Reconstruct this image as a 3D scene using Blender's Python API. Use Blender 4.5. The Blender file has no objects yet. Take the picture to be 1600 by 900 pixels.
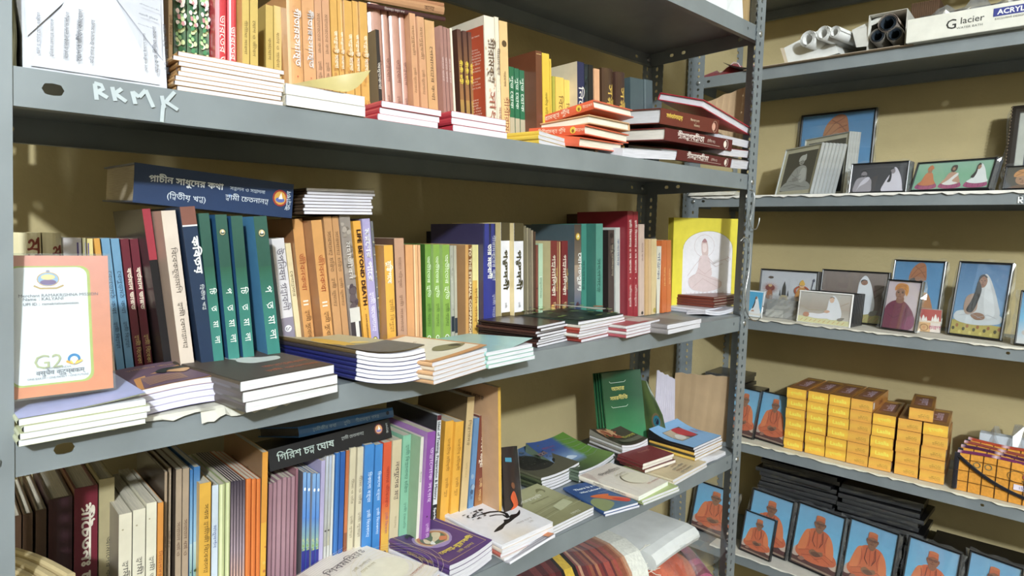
import bpy, math, random
from mathutils import Vector, Matrix, geometry as geom
random.seed(11)
SC = bpy.context.scene
COL = SC.collection

# ------------------------------------------------------------------ camera
F = 983.8
CAM = Vector((-0.05761, -0.71831, 1.35))
def _axes(yaw, pitch, roll):
    cy, sy, cp, sp = math.cos(yaw), math.sin(yaw), math.cos(pitch), math.sin(pitch)
    fw = Vector((sy*cp, cy*cp, sp)); rt = Vector((cy, -sy, 0)); up = rt.cross(fw)
    c, s = math.cos(roll), math.sin(roll)
    return c*rt + s*up, c*up - s*rt, fw
AR, AU, AW = _axes(0.75233, -0.07325, 0.02191)
cd = bpy.data.cameras.new('camera'); cam = bpy.data.objects.new('camera', cd); COL.objects.link(cam)
cd.sensor_fit = 'HORIZONTAL'; cd.sensor_width = 36.0; cd.lens = F*36.0/1600.0
cd.clip_start = 0.02; cd.clip_end = 50
cam.matrix_world = Matrix(((AR.x, AU.x, -AW.x, CAM.x), (AR.y, AU.y, -AW.y, CAM.y), (AR.z, AU.z, -AW.z, CAM.z), (0, 0, 0, 1)))
SC.camera = cam

# ------------------------------------------------------------------ world, lamps, exposure
wd = bpy.data.worlds.new('world'); SC.world = wd; wd.use_nodes = True
wd.node_tree.nodes['Background'].inputs[0].default_value = (0.85, 0.92, 1.0, 1)
wd.node_tree.nodes['Background'].inputs[1].default_value = 0.25
def lamp(name, loc, power, size, col=(0.87, 0.945, 1.0)):
    d = bpy.data.lights.new(name, 'POINT'); d.shadow_soft_size = size; d.energy = power; d.color = col
    o = bpy.data.objects.new(name, d); COL.objects.link(o); o.location = loc
    return o
LAMPS = [((-1.45, -3.10, 2.75), 420, 0.08), ((0.45, -1.20, 2.70), 18, 0.08)]
for l, p, s in LAMPS: lamp('ceiling_bulb_light', l, p, s)
SC.view_settings.view_transform = 'Standard'; SC.view_settings.look = 'None'
SC.view_settings.gamma = 1.0; SC.view_settings.use_curve_mapping = False
SC.view_settings.exposure = 0.8

# ------------------------------------------------------------------ pixel rays and the two rack frames
def ray(px, py):
    return AW + AR*((px-800)/F) - AU*((py-450)/F)
def on_y(px, py, y):
    d = ray(px, py); return CAM + d*((y-CAM.y)/d.y)
LEN, DEP, LIP, SX = 1.40, 0.31, 0.0347, 0.018
ZT = {'T': 1.8635, 'A': 1.5205, 'B': 1.1848, 'C': 0.8502, 'E': 0.500}     # shelf tops at x = LEN
def zs(row, x):
    return ZT[row] + SX*(x-LEN)
def on_shelf(px, py, row, h=0.0):
    d = ray(px, py)
    t = (ZT[row]+h+SX*(CAM.x-LEN)-CAM.z)/(d.z-SX*d.x)
    return CAM + d*t
RX, RK, RSL = 1.8488, -0.09421, 0.01226
_n = math.hypot(1, RK)
E1 = Vector((-RK/_n, -1/_n, 0)); E2 = Vector((1/_n, -RK/_n, 0)); RO = Vector((RX, 0, 0))
RZ = [1.8565+.0347, 1.4727+.0347, 1.0900+.0347, 0.6952+.0347, 0.360, 2.165]      # right rack shelf tops at y = 0
def R(s, d, z):
    p = RO + E1*s + E2*d; return Vector((p.x, p.y, z + RSL*p.y))
def rz(i, p):
    return RZ[i] + RSL*p.y
def on_d(px, py, d):
    w = ray(px, py); return CAM + w*((d-(CAM-RO).dot(E2))/w.dot(E2))
def on_rshelf(px, py, i, h=0.0):
    w = ray(px, py); t = (RZ[i]+h+RSL*CAM.y-CAM.z)/(w.z-RSL*w.y); return CAM + w*t
WALL_Y, WALL_D = 0.44, 0.325

# ------------------------------------------------------------------ colours and materials
def lin(c):
    c = c/255.0
    return c/12.92 if c <= 0.04045 else ((c+0.055)/1.055)**2.4
def rgb(h):
    if isinstance(h, tuple): return h
    h = h.lstrip('#'); c = [lin(int(h[i:i+2], 16)) for i in (0, 2, 4)]; g = 0.3*c[0]+0.6*c[1]+0.1*c[2]
    return tuple(0.9*v+0.1*g for v in c)      # print inks are a little dull
def mix(a, b, t):
    a, b = rgb(a), rgb(b); return tuple(a[i]*(1-t)+b[i]*t for i in range(3))
MATS = {}
def mat(name, rough=0.5, base=None, metal=0.0, coat=0.0, noise=(60, 0.10), bump=None, stretch=(1, 1, 1), spec=0.5, sheen=0.0):
    """Colour from the mesh's own 'Col' attribute (or a fixed base) varied by noise; optional relief."""
    m = bpy.data.materials.new(name); m.use_nodes = True; nt = m.node_tree; N, L = nt.nodes, nt.links
    b = N['Principled BSDF']
    tc = N.new('ShaderNodeTexCoord'); mp = N.new('ShaderNodeMapping'); mp.inputs['Scale'].default_value = stretch
    L.new(tc.outputs['Object'], mp.inputs['Vector'])
    nz = N.new('ShaderNodeTexNoise'); nz.inputs['Scale'].default_value = noise[0]; nz.inputs['Detail'].default_value = 4
    L.new(mp.outputs[0], nz.inputs['Vector'])
    mr = N.new('ShaderNodeMapRange'); mr.inputs['From Min'].default_value = 0.3; mr.inputs['From Max'].default_value = 0.7
    mr.inputs['To Min'].default_value = 1-noise[1]; mr.inputs['To Max'].default_value = 1+noise[1]*0.5
    L.new(nz.outputs['Fac'], mr.inputs['Value'])
    mx = N.new('ShaderNodeMix'); mx.data_type = 'RGBA'; mx.blend_type = 'MULTIPLY'; mx.inputs['Factor'].default_value = 1.0
    if base is None:
        at = N.new('ShaderNodeVertexColor'); at.layer_name = 'Col'; L.new(at.outputs['Color'], mx.inputs['A'])
    else:
        mx.inputs['A'].default_value = (*rgb(base), 1)
    L.new(mr.outputs[0], mx.inputs['B']); L.new(mx.outputs['Result'], b.inputs['Base Color'])
    b.inputs['Roughness'].default_value = rough; b.inputs['Metallic'].default_value = metal
    b.inputs['Coat Weight'].default_value = coat; b.inputs['Coat Roughness'].default_value = 0.15
    b.inputs['Specular IOR Level'].default_value = spec; b.inputs['Sheen Weight'].default_value = sheen
    if bump:
        bn_ = N.new('ShaderNodeBump'); bn_.inputs['Strength'].default_value = bump[1]; bn_.inputs['Distance'].default_value = bump[2]
        if bump[0] == 'noise':
            t = N.new('ShaderNodeTexNoise'); t.inputs['Scale'].default_value = bump[3]; t.inputs['Detail'].default_value = 3
        else:
            t = N.new('ShaderNodeTexWave'); t.inputs['Scale'].default_value = bump[3]; t.bands_direction = bump[0]
        L.new(tc.outputs['Object'], t.inputs['Vector']); L.new(t.outputs['Fac'], bn_.inputs['Height']); L.new(bn_.outputs[0], b.inputs['Normal'])
    MATS[name] = m; return m
mat('steel', 0.42, '#828a8d', metal=0.15, noise=(9, 0.16), bump=('noise', 0.15, 0.001, 40))
mat('silver', 0.32, '#d4d8d8', metal=0.55)
mat('zinc', 0.28, '#b9bcbc', metal=0.9)
mat('gloss', 0.34, coat=0.25, noise=(45, 0.07))
mat('matte', 0.58, noise=(60, 0.10))
mat('ink', 0.5, noise=(90, 0.05))
mat('paper_up', 0.8, noise=(1.0, 0.22), stretch=(1400, 25, 25), spec=0.2)
mat('paper_flat', 0.8, noise=(1.0, 0.20), stretch=(25, 25, 1400), spec=0.2)
mat('sheet', 0.75, noise=(30, 0.08), spec=0.25, bump=('noise', 0.3, 0.003, 30))
mat('card', 0.85, noise=(14, 0.12), bump=('X', 0.5, 0.0012, 60), spec=0.2)
mat('picture', 0.5, coat=0.35, noise=(50, 0.04))
mat('frame', 0.3, coat=0.3, noise=(40, 0.15))
mat('cloth', 0.9, noise=(160, 0.16), bump=('noise', 0.5, 0.001, 500), spec=0.15, sheen=0.2)
mat('carton', 0.32, coat=0.2, noise=(50, 0.06))
mat('wall', 0.85, '#b9a878', noise=(5, 0.07), bump=('noise', 0.35, 0.004, 60), spec=0.2)
mat('wall_far', 0.85, '#857d68', noise=(5, 0.07), spec=0.2)
mat('floor', 0.5, '#3d3a36', noise=(4, 0.15))
mat('ceiling', 0.9, '#a8a59d', noise=(4, 0.04))
def plastic(name, amt=0.16, rough=0.08):
    m = bpy.data.materials.new(name); m.use_nodes = True; nt = m.node_tree; N, L = nt.nodes, nt.links
    N.remove(N['Principled BSDF']); out = N['Material Output']
    tr = N.new('ShaderNodeBsdfTransparent'); tr.inputs[0].default_value = (0.97, 0.98, 0.98, 1)
    gl = N.new('ShaderNodeBsdfGlossy'); gl.inputs['Roughness'].default_value = rough
    df = N.new('ShaderNodeBsdfDiffuse'); df.inputs[0].default_value = (0.8, 0.82, 0.84, 1)
    m1 = N.new('ShaderNodeMixShader'); m1.inputs[0].default_value = 0.35
    L.new(gl.outputs[0], m1.inputs[1]); L.new(df.outputs[0], m1.inputs[2])
    m2 = N.new('ShaderNodeMixShader'); m2.inputs[0].default_value = amt
    L.new(tr.outputs[0], m2.inputs[1]); L.new(m1.outputs[0], m2.inputs[2]); L.new(m2.outputs[0], out.inputs[0])
    MATS[name] = m; return m
plastic('film', 0.14); plastic('film_thick', 0.42, 0.2); plastic('glass', 0.07, 0.03)

# ------------------------------------------------------------------ mesh collecting
class MB:
    def __init__(s): s.v, s.f, s.c = [], [], []
    def add(s, vs, fs, col):
        o = len(s.v); s.v += [tuple(p) for p in vs]
        for f in fs: s.f.append(tuple(i+o for i in f)); s.c.append(col)
    def box(s, x0, x1, y0, y1, z0, z1, col):
        s.add([(x0,y0,z0),(x1,y0,z0),(x1,y1,z0),(x0,y1,z0),(x0,y0,z1),(x1,y0,z1),(x1,y1,z1),(x0,y1,z1)],
              [(0,3,2,1),(4,5,6,7),(0,1,5,4),(1,2,6,5),(2,3,7,6),(3,0,4,7)], col)
    def prism(s, poly, z0, z1, col):
        n = len(poly)
        s.add([(x,y,z0) for x,y in poly]+[(x,y,z1) for x,y in poly],
              [tuple(range(n-1,-1,-1)), tuple(range(n,2*n))]+[(i,(i+1)%n,n+(i+1)%n,n+i) for i in range(n)], col)
    def grid(s, pts, nu, nv, col):
        """pts: (nu+1)*(nv+1) points, row by row in v; col a colour or f(u,v)"""
        o = len(s.v); s.v += [tuple(p) for p in pts]
        for j in range(nv):
            for i in range(nu):
                a = o+j*(nu+1)+i
                s.f.append((a, a+1, a+nu+2, a+nu+1))
                if callable(col):
                    s.c.append([col(x/nu, y/nv) for x, y in ((i,j),(i+1,j),(i+1,j+1),(i,j+1))])
                else: s.c.append(col)
    def tube(s, path, r, n, col, closed=False):
        P = [Vector(p) for p in path]; o = len(s.v); up = Vector((0.123, 0.31, 0.94))
        for i, p in enumerate(P):
            t = (P[min(i+1, len(P)-1)]-P[max(i-1, 0)]).normalized(); a = t.cross(up).normalized(); b = t.cross(a)
            rr = r(i/(len(P)-1)) if callable(r) else r
            for k in range(n):
                q = p + a*(rr*math.cos(2*math.pi*k/n)) + b*(rr*math.sin(2*math.pi*k/n)); s.v.append(tuple(q))
        for i in range(len(P)-1):
            for k in range(n):
                s.f.append((o+i*n+k, o+i*n+(k+1)%n, o+(i+1)*n+(k+1)%n, o+(i+1)*n+k)); s.c.append(col)
        s.f.append(tuple(o+k for k in range(n-1,-1,-1))); s.c.append(col)
        s.f.append(tuple(o+(len(P)-1)*n+k for k in range(n))); s.c.append(col)
    def build(s, name, mname, parent=None, smooth=False, kind=None):
        me = bpy.data.meshes.new(name); me.from_pydata(s.v, [], s.f)
        at = me.color_attributes.new('Col', 'FLOAT_COLOR', 'CORNER'); buf = []
        for f, c in zip(s.f, s.c):
            if isinstance(c, list):
                for q in c: q = rgb(q); buf += [q[0], q[1], q[2], 1.0]
            else:
                q = rgb(c); buf += [q[0], q[1], q[2], 1.0]*len(f)
        if len(buf) == 4*len(me.loops): at.data.foreach_set('color', buf)
        me.materials.append(MATS[mname])
        if smooth: me.polygons.foreach_set('use_smooth', [True]*len(me.polygons))
        o = bpy.data.objects.new(name, me); COL.objects.link(o)
        if parent is not None: o.parent = parent
        if kind: o['kind'] = kind
        return o
def thing(name, label, cat, M=None, group=None):
    o = bpy.data.objects.new(name, None); COL.objects.link(o); o.empty_display_size = 0.02
    o['label'] = label; o['category'] = cat
    if group: o['group'] = group
    if M is not None: o.matrix_world = M
    return o
def tag(o, label, cat, group=None):
    o['label'] = label; o['category'] = cat
    if group: o['group'] = group
    return o
def basis(o, x, y, z):
    x, y, z = Vector(x).normalized(), Vector(y), Vector(z); y = (y-x*y.dot(x)).normalized(); q = x.cross(y); z = q if q.dot(z) > 0 else -q
    return Matrix(((x.x,y.x,z.x,o[0]),(x.y,y.y,z.y,o[1]),(x.z,y.z,z.z,o[2]),(0,0,0,1)))

# ------------------------------------------------------------------ lettering
_G = {}
def _mesh_of(s):
    """outline loops of the letters, filled by winding number (letters here have overlapping strokes)"""
    cu = bpy.data.curves.new('t', 'FONT'); cu.body = s; cu.size = 1.0; cu.resolution_u = 2; cu.fill_mode = 'NONE'
    o = bpy.data.objects.new('t', cu); me = o.to_mesh()
    P = [Vector((p.co.x, p.co.y)) for p in me.vertices]; nb = {}
    for e in me.edges:
        nb.setdefault(e.vertices[0], []).append(e.vertices[1]); nb.setdefault(e.vertices[1], []).append(e.vertices[0])
    o.to_mesh_clear(); bpy.data.objects.remove(o); bpy.data.curves.remove(cu)
    loops, seen = [], set()
    for i in sorted(nb):
        if i in seen: continue
        lp, c = [], i
        while c is not None and c not in seen:
            seen.add(c); lp.append(c); c = next((k for k in (sorted(nb[c]) if len(lp) == 1 else nb[c]) if k not in seen), None)
        if len(lp) > 2: loops.append(lp)
    if not loops: return [], []
    E_ = [(lp[k], lp[(k+1) % len(lp)]) for lp in loops for k in range(len(lp))]
    r = geom.delaunay_2d_cdt(P, E_, [], 0, 1e-6)
    v = [(p.x, p.y) for p in r[0]]; f = []
    for q in r[2]:
        x, y = sum(v[k][0] for k in q)/len(q), sum(v[k][1] for k in q)/len(q); wn = 0
        for a, b in E_:
            a, b = P[a], P[b]
            if (a.y > y) != (b.y > y) and a.x+(y-a.y)/(b.y-a.y)*(b.x-a.x) > x: wn += 1 if b.y > a.y else -1
        if wn: f.append(tuple(q))
    return v, f
def glyph(ch):
    if ch not in _G:
        v, f = _mesh_of(ch) if ch != ' ' else ([], [])
        k = '\u0995' if ord(ch) > 0x900 else 'n'
        w = lambda q: max(p[0] for p in _mesh_of(q)[0])
        _G[ch] = (v, f, w(k+ch+k)-w(k+k))
    return _G[ch]
PRE, SPLIT = '\u09bf\u09c7\u09c8', {'\u09cb': '\u09be', '\u09cc': '\u09d7'}
def _cons(c): return '\u0995' <= c <= '\u09b9' or c in '\u09dc\u09dd\u09df\u09ce'
def layout(s):
    """[(glyph, x, y, sx, sy)], width: vowel signs that stand before go before, conjuncts are stacked."""
    out, x, i = [], 0.0, 0
    def put(c, sx=1.0, sy=1.0, dy=0.0, back=0.0, adv=True):
        nonlocal x
        out.append((c, x-back, dy, sx, sy))
        if adv: x += glyph(c)[2]*sx
    while i < len(s):
        c = s[i]
        if _cons(c):
            cl = [c]; i += 1
            while i+1 < len(s) and s[i] == '\u09cd' and _cons(s[i+1]): cl.append(s[i+1]); i += 2
            nxt = s[i] if i < len(s) else ''
            if nxt in PRE and nxt: put(nxt); i += 1
            elif nxt in SPLIT and nxt: put('\u09c7')
            reph = len(cl) > 1 and cl[0] == '\u09b0'
            if reph: cl = cl[1:]
            if len(cl) == 1: put(cl[0])
            elif cl[1] == '\u09b0':
                put(cl[0]); a = glyph(cl[0])[2]; out.append(('/', x-a*0.75, -0.03, 1.0, 0.24))
            elif cl[1] == '\u09af':
                put(cl[0]); put('\u0983', 0.8)
            else:
                x0 = x; put(cl[0], 0.95, 0.60, 0.27); put(cl[1], 0.72, 0.55, -0.14, back=glyph(cl[0])[2]*0.85, adv=False)
            if reph: out.append(('/', x-0.26, 0.62, 0.8, 0.3))
            if nxt in SPLIT and nxt: put(SPLIT[nxt]); i += 1
        else:
            put(c); i += 1
    return out, x

class Print(MB):
    """Flat print on a face: mp(u, v, k) takes metres on the face and a layer height to a local point."""
    def __init__(s, mp, step=0.00012): MB.__init__(s); s.mp, s.k, s.step = mp, 1, step
    def lay(s): s.k += 1; return s.k*s.step
    def poly(s, pts, col):
        h = s.lay(); s.add([s.mp(u, v, h) for u, v in pts], [tuple(range(len(pts)))], col)
    def rect(s, u0, v0, u1, v1, col, n=1, m=1):
        h = s.lay()
        s.grid([s.mp(u0+(u1-u0)*i/n, v0+(v1-v0)*j/m, h) for j in range(m+1) for i in range(n+1)], n, m, col)
    def ell(s, u, v, a, b, col, n=18, a0=0.0, a1=2*math.pi, rot=0.0):
        cr, sr = math.cos(rot), math.sin(rot); pts = []
        for i in range(n):
            t = a0+(a1-a0)*i/(n if a1-a0 > 6.28 else n-1); x, y = a*math.cos(t), b*math.sin(t)
            pts.append((u+x*cr-y*sr, v+x*sr+y*cr))
        s.poly(pts, col)
    def ring(s, u, v, a, b, w, col, n=20):
        h = s.lay(); P = []
        for i in range(n):
            t = 2*math.pi*i/n; c, q = math.cos(t), math.sin(t)
            P += [s.mp(u+a*c, v+b*q, h), s.mp(u+(a-w)*c, v+(b-w)*q, h)]
        s.add(P, [(2*i, (2*i+2) % (2*n), (2*i+3) % (2*n), 2*i+1) for i in range(n)], col)
    def line(s, pts, w, col):
        h = s.lay(); P = [Vector(p) for p in pts]; V = []
        for i, p in enumerate(P):
            t = (P[min(i+1, len(P)-1)]-P[max(i-1, 0)]); t = t.normalized() if t.length > 0 else Vector((1, 0))
            q = Vector((-t.y, t.x))*(w/2); V += [s.mp(p.x+q.x, p.y+q.y, h), s.mp(p.x-q.x, p.y-q.y, h)]
        s.add(V, [(2*i, 2*i+2, 2*i+3, 2*i+1) for i in range(len(P)-1)], col)
    def blob(s, pts, col, n=4):
        """closed smooth outline through the points"""
        m = len(pts); o = []
        for i in range(m):
            a, b, c, d = (Vector(pts[(i+k-1) % m]) for k in range(4))
            for j in range(n):
                t = j/n
                o.append(tuple(0.5*((2*b)+(c-a)*t+(2*a-5*b+4*c-d)*t*t+(3*b-a-3*c+d)*t**3)))
        s.poly(o, col)
    def text(s, body, u, v, size, col, ang=0.0, align='c', fit=None, hmax=None, bold=0.0):
        """centre (u,v); fit: length to stretch to; glyph height = size"""
        gl, w = layout(body)
        if w <= 0: return
        size = size/0.72
        if fit:
            size = fit/w
            if hmax and size*0.72 > hmax: size = hmax/0.72
        x0 = {'c': -w/2, 'l': 0.0, 'r': -w}[align]; ca, sa = math.cos(ang), math.sin(ang); h = s.lay()
        sxx = 1.0
        if fit and hmax: sxx = min(1.6, fit/(w*size))
        j = 0
        offs = ((0, 0),) if not bold else ((-bold, 0), (bold, 0), (0, bold), (0, -bold))
        for c, gx, gy, kx, ky in gl:
            vs, fs, _ = glyph(c)
            for bx, by in offs:
                for f in fs:
                    P = []
                    for i in f:
                        x = (x0+gx+vs[i][0]*kx)*size*sxx+bx; y = (gy+vs[i][1]*ky-0.33)*size+by
                        P.append(s.mp(u+x*ca-y*sa, v+x*sa+y*ca, h+(j % 5)*s.step*0.12))
                    j += 1; s.add(P, [tuple(range(len(P)))], col)
# ================================================================== the room
def struct(name, mb, m):
    o = mb.build(name, m); o['kind'] = 'structure'; return o
X0, Y0, ZC = -3.2, -4.4, 3.05
_c = RO + E2*WALL_D
def wall_line(y): return _c.x + RK*y + (WALL_D*(_n-1))
w = MB(); w.box(X0-.1, 2.6, WALL_Y, WALL_Y+.12, 0, ZC, '#ffffff'); struct('wall_back', w, 'wall')
w = MB(); w.prism([(wall_line(WALL_Y), WALL_Y), (wall_line(Y0), Y0), (wall_line(Y0)+.12, Y0), (wall_line(WALL_Y)+.12, WALL_Y)], 0, ZC, '#ffffff'); struct('wall_right', w, 'wall')
w = MB(); w.box(X0-.1, X0, Y0, WALL_Y, 0, ZC, '#ffffff'); struct('wall_left', w, 'wall_far')
w = MB(); w.box(X0-.1, 2.7, Y0-.1, Y0, 0, ZC, '#ffffff'); struct('wall_front', w, 'wall_far')
w = MB(); w.box(X0-.1, 2.7, Y0-.1, WALL_Y+.12, -.08, 0, '#ffffff'); struct('floor', w, 'floor')
w = MB(); w.box(X0-.1, 2.7, Y0-.1, WALL_Y+.12, ZC, ZC+.08, '#ffffff'); struct('ceiling', w, 'ceiling')

# ================================================================== slotted steel racks
def perf(mb, org, ax, up, length, width, holes, col, th=0.0016, nrm=None):
    """a strip of sheet steel with real oval holes: holes = [(centre along, centre across, half along, half across)]"""
    org, ax, up = Vector(org), Vector(ax).normalized(), Vector(up).normalized()
    nr = (ax.cross(up)).normalized()*th if nrm is None else Vector(nrm).normalized()*th
    pt = lambda a, b: org+ax*a+up*b
    hs = sorted(holes); cuts = [0.0]
    for i, h in enumerate(hs):
        lo = h[0]-h[2]*1.25; hi = h[0]+h[2]*1.25
        cuts += [lo, hi]
    cuts.append(length)
    def quad(a0, a1):
        if a1-a0 < 1e-6: return
        p = [pt(a0, 0), pt(a1, 0), pt(a1, width), pt(a0, width)]
        mb.add(p+[q+nr for q in p], [(0,1,2,3), (7,6,5,4), (0,4,5,1), (3,2,6,7)], col)
    for i in range(0, len(cuts), 2): quad(cuts[i], cuts[i+1])
    for h in hs:
        a0, a1 = h[0]-h[2]*1.25, h[0]+h[2]*1.25
        hx, hy = (a1-a0)/2, None; ring, box = [], []
        cs = [math.atan2(b-h[1], a-h[0]) for a, b in ((a1, 0), (a1, width), (a0, width), (a0, 0))]
        an = sorted([c % (2*math.pi) for c in cs]+[k*math.pi/4 for k in range(8)])
        for t in an:
            c, q = math.cos(t), math.sin(t)
            ring.append((h[0]+h[2]*math.copysign(abs(c)**0.8, c), h[1]+h[3]*math.copysign(abs(q)**0.8, q)))
            k = 1e9
            if abs(c) > 1e-9: k = min(k, hx/abs(c))
            if q > 1e-9: k = min(k, (width-h[1])/q)
            if q < -1e-9: k = min(k, h[1]/-q)
            box.append((h[0]+c*k, h[1]+q*k))
        n = len(an); V = [pt(*p) for p in ring]+[pt(*p) for p in box]
        V += [p+nr for p in V]
        Fs = []
        for i in range(n):
            j = (i+1) % n
            Fs += [(i, n+i, n+j, j), (2*n+j, 3*n+j, 3*n+i, 2*n+i), (i, j, 2*n+j, 2*n+i)]
        mb.add(V, Fs, col)
GREY = '#ffffff'
def post(root, base, top, a, b, wa=0.038, wb=0.038, pitch=0.0195):
    """L-shaped slotted angle from base to top; flanges along a and b"""
    mb = MB(); base, top = Vector(base), Vector(top); up = (top-base); L = up.length; n = int(L/pitch)
    for fl, wd in ((a, wa), (b, wb)):
        fl = Vector(fl)
        hs = [((i+.5)*pitch, wd*0.5, 0.0058 if i % 2 else 0.0042, 0.0034 if i % 2 else 0.0042) for i in range(n)]
        perf(mb, base, up, fl, L, wd, hs, GREY)
    return mb.build('post', 'steel', root)
def shelf(root, P, length, depth, ax, dp, front, back, side0, side1):
    """tray: sheet with four turned-down lips; P front corner, ax along, dp into the rack"""
    mb = MB(); P, ax, dp = Vector(P), Vector(ax), Vector(dp); dn = ax.cross(dp).normalized(); dn = dn if dn.z < 0 else -dn
    up = -dn
    a, b, c, d = P, P+ax*length, P+ax*length+dp*depth, P+dp*depth
    t = dn*0.0012
    mb.add([a, b, c, d, a+t, b+t, c+t, d+t], [(0,1,2,3), (7,6,5,4)], GREY)
    perf(mb, a+dn*LIP, ax, up, length, LIP, front, GREY, nrm=dp)
    perf(mb, d+dn*LIP, ax, up, length, LIP, back, GREY, nrm=-dp)
    perf(mb, a+dn*LIP, dp, up, depth, LIP, side0, GREY, nrm=ax)
    perf(mb, b+dn*LIP, dp, up, depth, LIP, side1, GREY, nrm=-ax)
    # folded return along the lower edge of front and back lip
    for q, s in ((a, dp), (d, -dp)):
        e = q+dn*LIP
        mb.add([e, e+ax*length, e+ax*length+s*0.012, e+s*0.012], [(0,1,2,3)], GREY)
    return mb.build('shelf', 'steel', root)
def bolt(parent, p, n):
    mb = MB(); n = Vector(n).normalized(); a = n.orthogonal().normalized(); b = n.cross(a); P = []
    for z, r in ((0, .0070), (.0022, .0070), (.0040, .0048), (.0048, .0018)):
        for k in range(10):
            t = k*math.pi/5; P.append(Vector(p)+n*z+a*(r*math.cos(t))+b*(r*math.sin(t)))
    Fs = [(i*10+k, i*10+(k+1) % 10, i*10+10+(k+1) % 10, i*10+10+k) for i in range(3) for k in range(10)]+[tuple(range(30, 40))]
    mb.add(P, Fs, '#ffffff'); return mb.build('bolt', 'zinc', parent, smooth=True)

rack = thing('slotted_steel_rack', 'grey slotted steel rack filled with rows of books along the back wall', 'rack')
pl = lambda z: 0.024*(z-1.3)
pr = lambda z: LEN+0.0144*(z-1.3)
for fx, sx, y, sy in ((pl, 1, -0.0018, 1), (pr, -1, -0.0018, 1), (pl, 1, DEP+.0018, -1), (pr, -1, DEP+.0018, -1)):
    x0, x1 = fx(0), fx(2.15)
    if fx is pl: x0 -= .0375; x1 -= .0375
    post(rack, (x0, y, 0.0), (x1, y, 2.15), (sx, 0, 0), (0, sy, 0))
XS = Vector((1, 0, SX)).normalized()
shelves = {}
for row, ztop in ZT.items():
    P = Vector((-0.034, 0.0, zs(row, -0.034)))
    ll = LEN+0.030
    so = [(0.068, .0185, .0085, .0055), (ll-.062, .019, .003, .0036)]
    sd = [(0.205, .018, .006, .0042), (0.240, .018, .006, .0042), (.05, .018, .006, .0042)]
    shelves[row] = shelf(rack, P, ll, DEP, XS, (0, 1, 0), so, [(.06, .018, .006, .004), (ll-.06, .018, .006, .004)], sd, sd)
    for x, y, n in ((pl(ztop)-.0172, -.0018, (0, -1, 0)), (pr(ztop)-.019, -.0018, (0, -1, 0)), (pr(ztop)-.021, DEP-.002, (0, -1, 0))):
        bolt(shelves[row], (x, y, zs(row, x)-.017), n)
# hand-painted letters on the lip of the upper book shelf
hp = Print(lambda u, v, h: Vector((0, 0, 0)))
def on_lip(row, y=-0.0004):
    return lambda u, v, h: Vector((u, y-h, zs(row, u)-LIP+v))
Q = Print(on_lip('A'))
def stroke(pts, w=0.0036):
    Q.line([(on_y(px, py, 0).x, on_y(px, py, 0).z-zs('A', on_y(px, py, 0).x)+LIP) for px, py in pts], w, '#aeb8ba')
for st in ([(148,131),(151,156)], [(147,130),(158,133),(161,139),(152,144)], [(153,144),(168,153)],
           [(175,136),(180,158)], [(190,139),(178,147)], [(180,147),(197,159)],
           [(206,143),(211,163)], [(207,144),(217,152)], [(217,152),(227,141)], [(227,141),(239,168)],
           [(252,150),(256,169)], [(272,144),(258,160)], [(256,158),(277,172)], [(254,165),(252,191)]):
    stroke(st)
Q.build('painted_lettering', 'ink', shelves['A'])

# ------------------------------------------------------------------ the second rack, along the wall at the end
rack2 = thing('slotted_steel_rack', 'grey slotted steel rack of framed pictures and boxes on the end wall', 'rack')
S0, S1, D2 = -0.430, 0.95, 0.305
for s, d, a, b in ((S0, 0, E1, -E2), (S1, 0, -E1, E2), (S0, D2, E1, -E2), (S1, D2, -E1, -E2)):
    p0, p1 = R(s, d, 0), R(s, d, 2.3); p0.z = 0.0
    post(rack2, p0, p1, a, b, pitch=0.021)
AX2 = (R(1, 0, 0)-R(0, 0, 0)).normalized()
shelves2 = []
for i in range(6):
    P = R(S0+.003, 0.002, RZ[i])
    ll = S1-S0-.006
    fh = [(.05, .019, .006, .0042)]+[(k, .018, .0042, .0036) for k in ((.862,) if i != 3 else (.835,))]+[(ll-.05, .019, .006, .0042)]
    shelves2.append(shelf(rack2, P, ll, D2-.004, AX2, E2, fh, [(.05, .018, .006, .004)], [(.05, .018, .006, .004), (.2, .018, .006, .004)], [(.05, .018, .006, .004)]))
    q = R(S0+.02, -.0005, RZ[i]-.017); bolt(shelves2[-1], q, -E2)
    if i == 1:
        Q = Print(lambda u, v, h: R(u, -h-.0004, RZ[1]-LIP+v))
        u0 = (on_d(1592, 308, 0)-RO).dot(E1)
        Q.line([(u0, .003), (u0, .018), (u0+.006, .018), (u0+.007, .011), (u0+.001, .010)], .003, '#e6eaea')
        Q.line([(u0+.002, .010), (u0+.008, .003)], .003, '#e6eaea')
        Q.build('painted_lettering', 'ink', shelves2[-1])

# ------------------------------------------------------------------ steel wire hooks on the post
def hook(pts, r, label, y=-0.004):
    t = thing('wire_hook', label, 'hook', Matrix.Translation(on_y(*pts[0], y)))
    P = [on_y(px, py, y-dy)-on_y(*pts[0], y) for (px, py), dy in zip(pts, [0.004*min(i, 3) for i in range(len(pts))])]
    S = []
    for i in range(len(P)-1):
        a, b, c, d = P[max(i-1, 0)], P[i], P[i+1], P[min(i+2, len(P)-1)]
        for j in range(5):
            q = j/5; S.append(0.5*((2*b)+(c-a)*q+(2*a-5*b+4*c-d)*q*q+(3*b-a-3*c+d)*q**3))
    S.append(P[-1]); mb = MB(); mb.tube(S, r, 8, '#ffffff'); mb.build('wire', 'zinc', t, smooth=True)
hook([(1171, 296), (1177, 299), (1179, 310), (1176, 330), (1172, 345), (1175, 356), (1181, 358), (1185, 350), (1187, 340)], .0013, 'short J-shaped steel wire hook hanging high on the perforated corner post')
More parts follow.
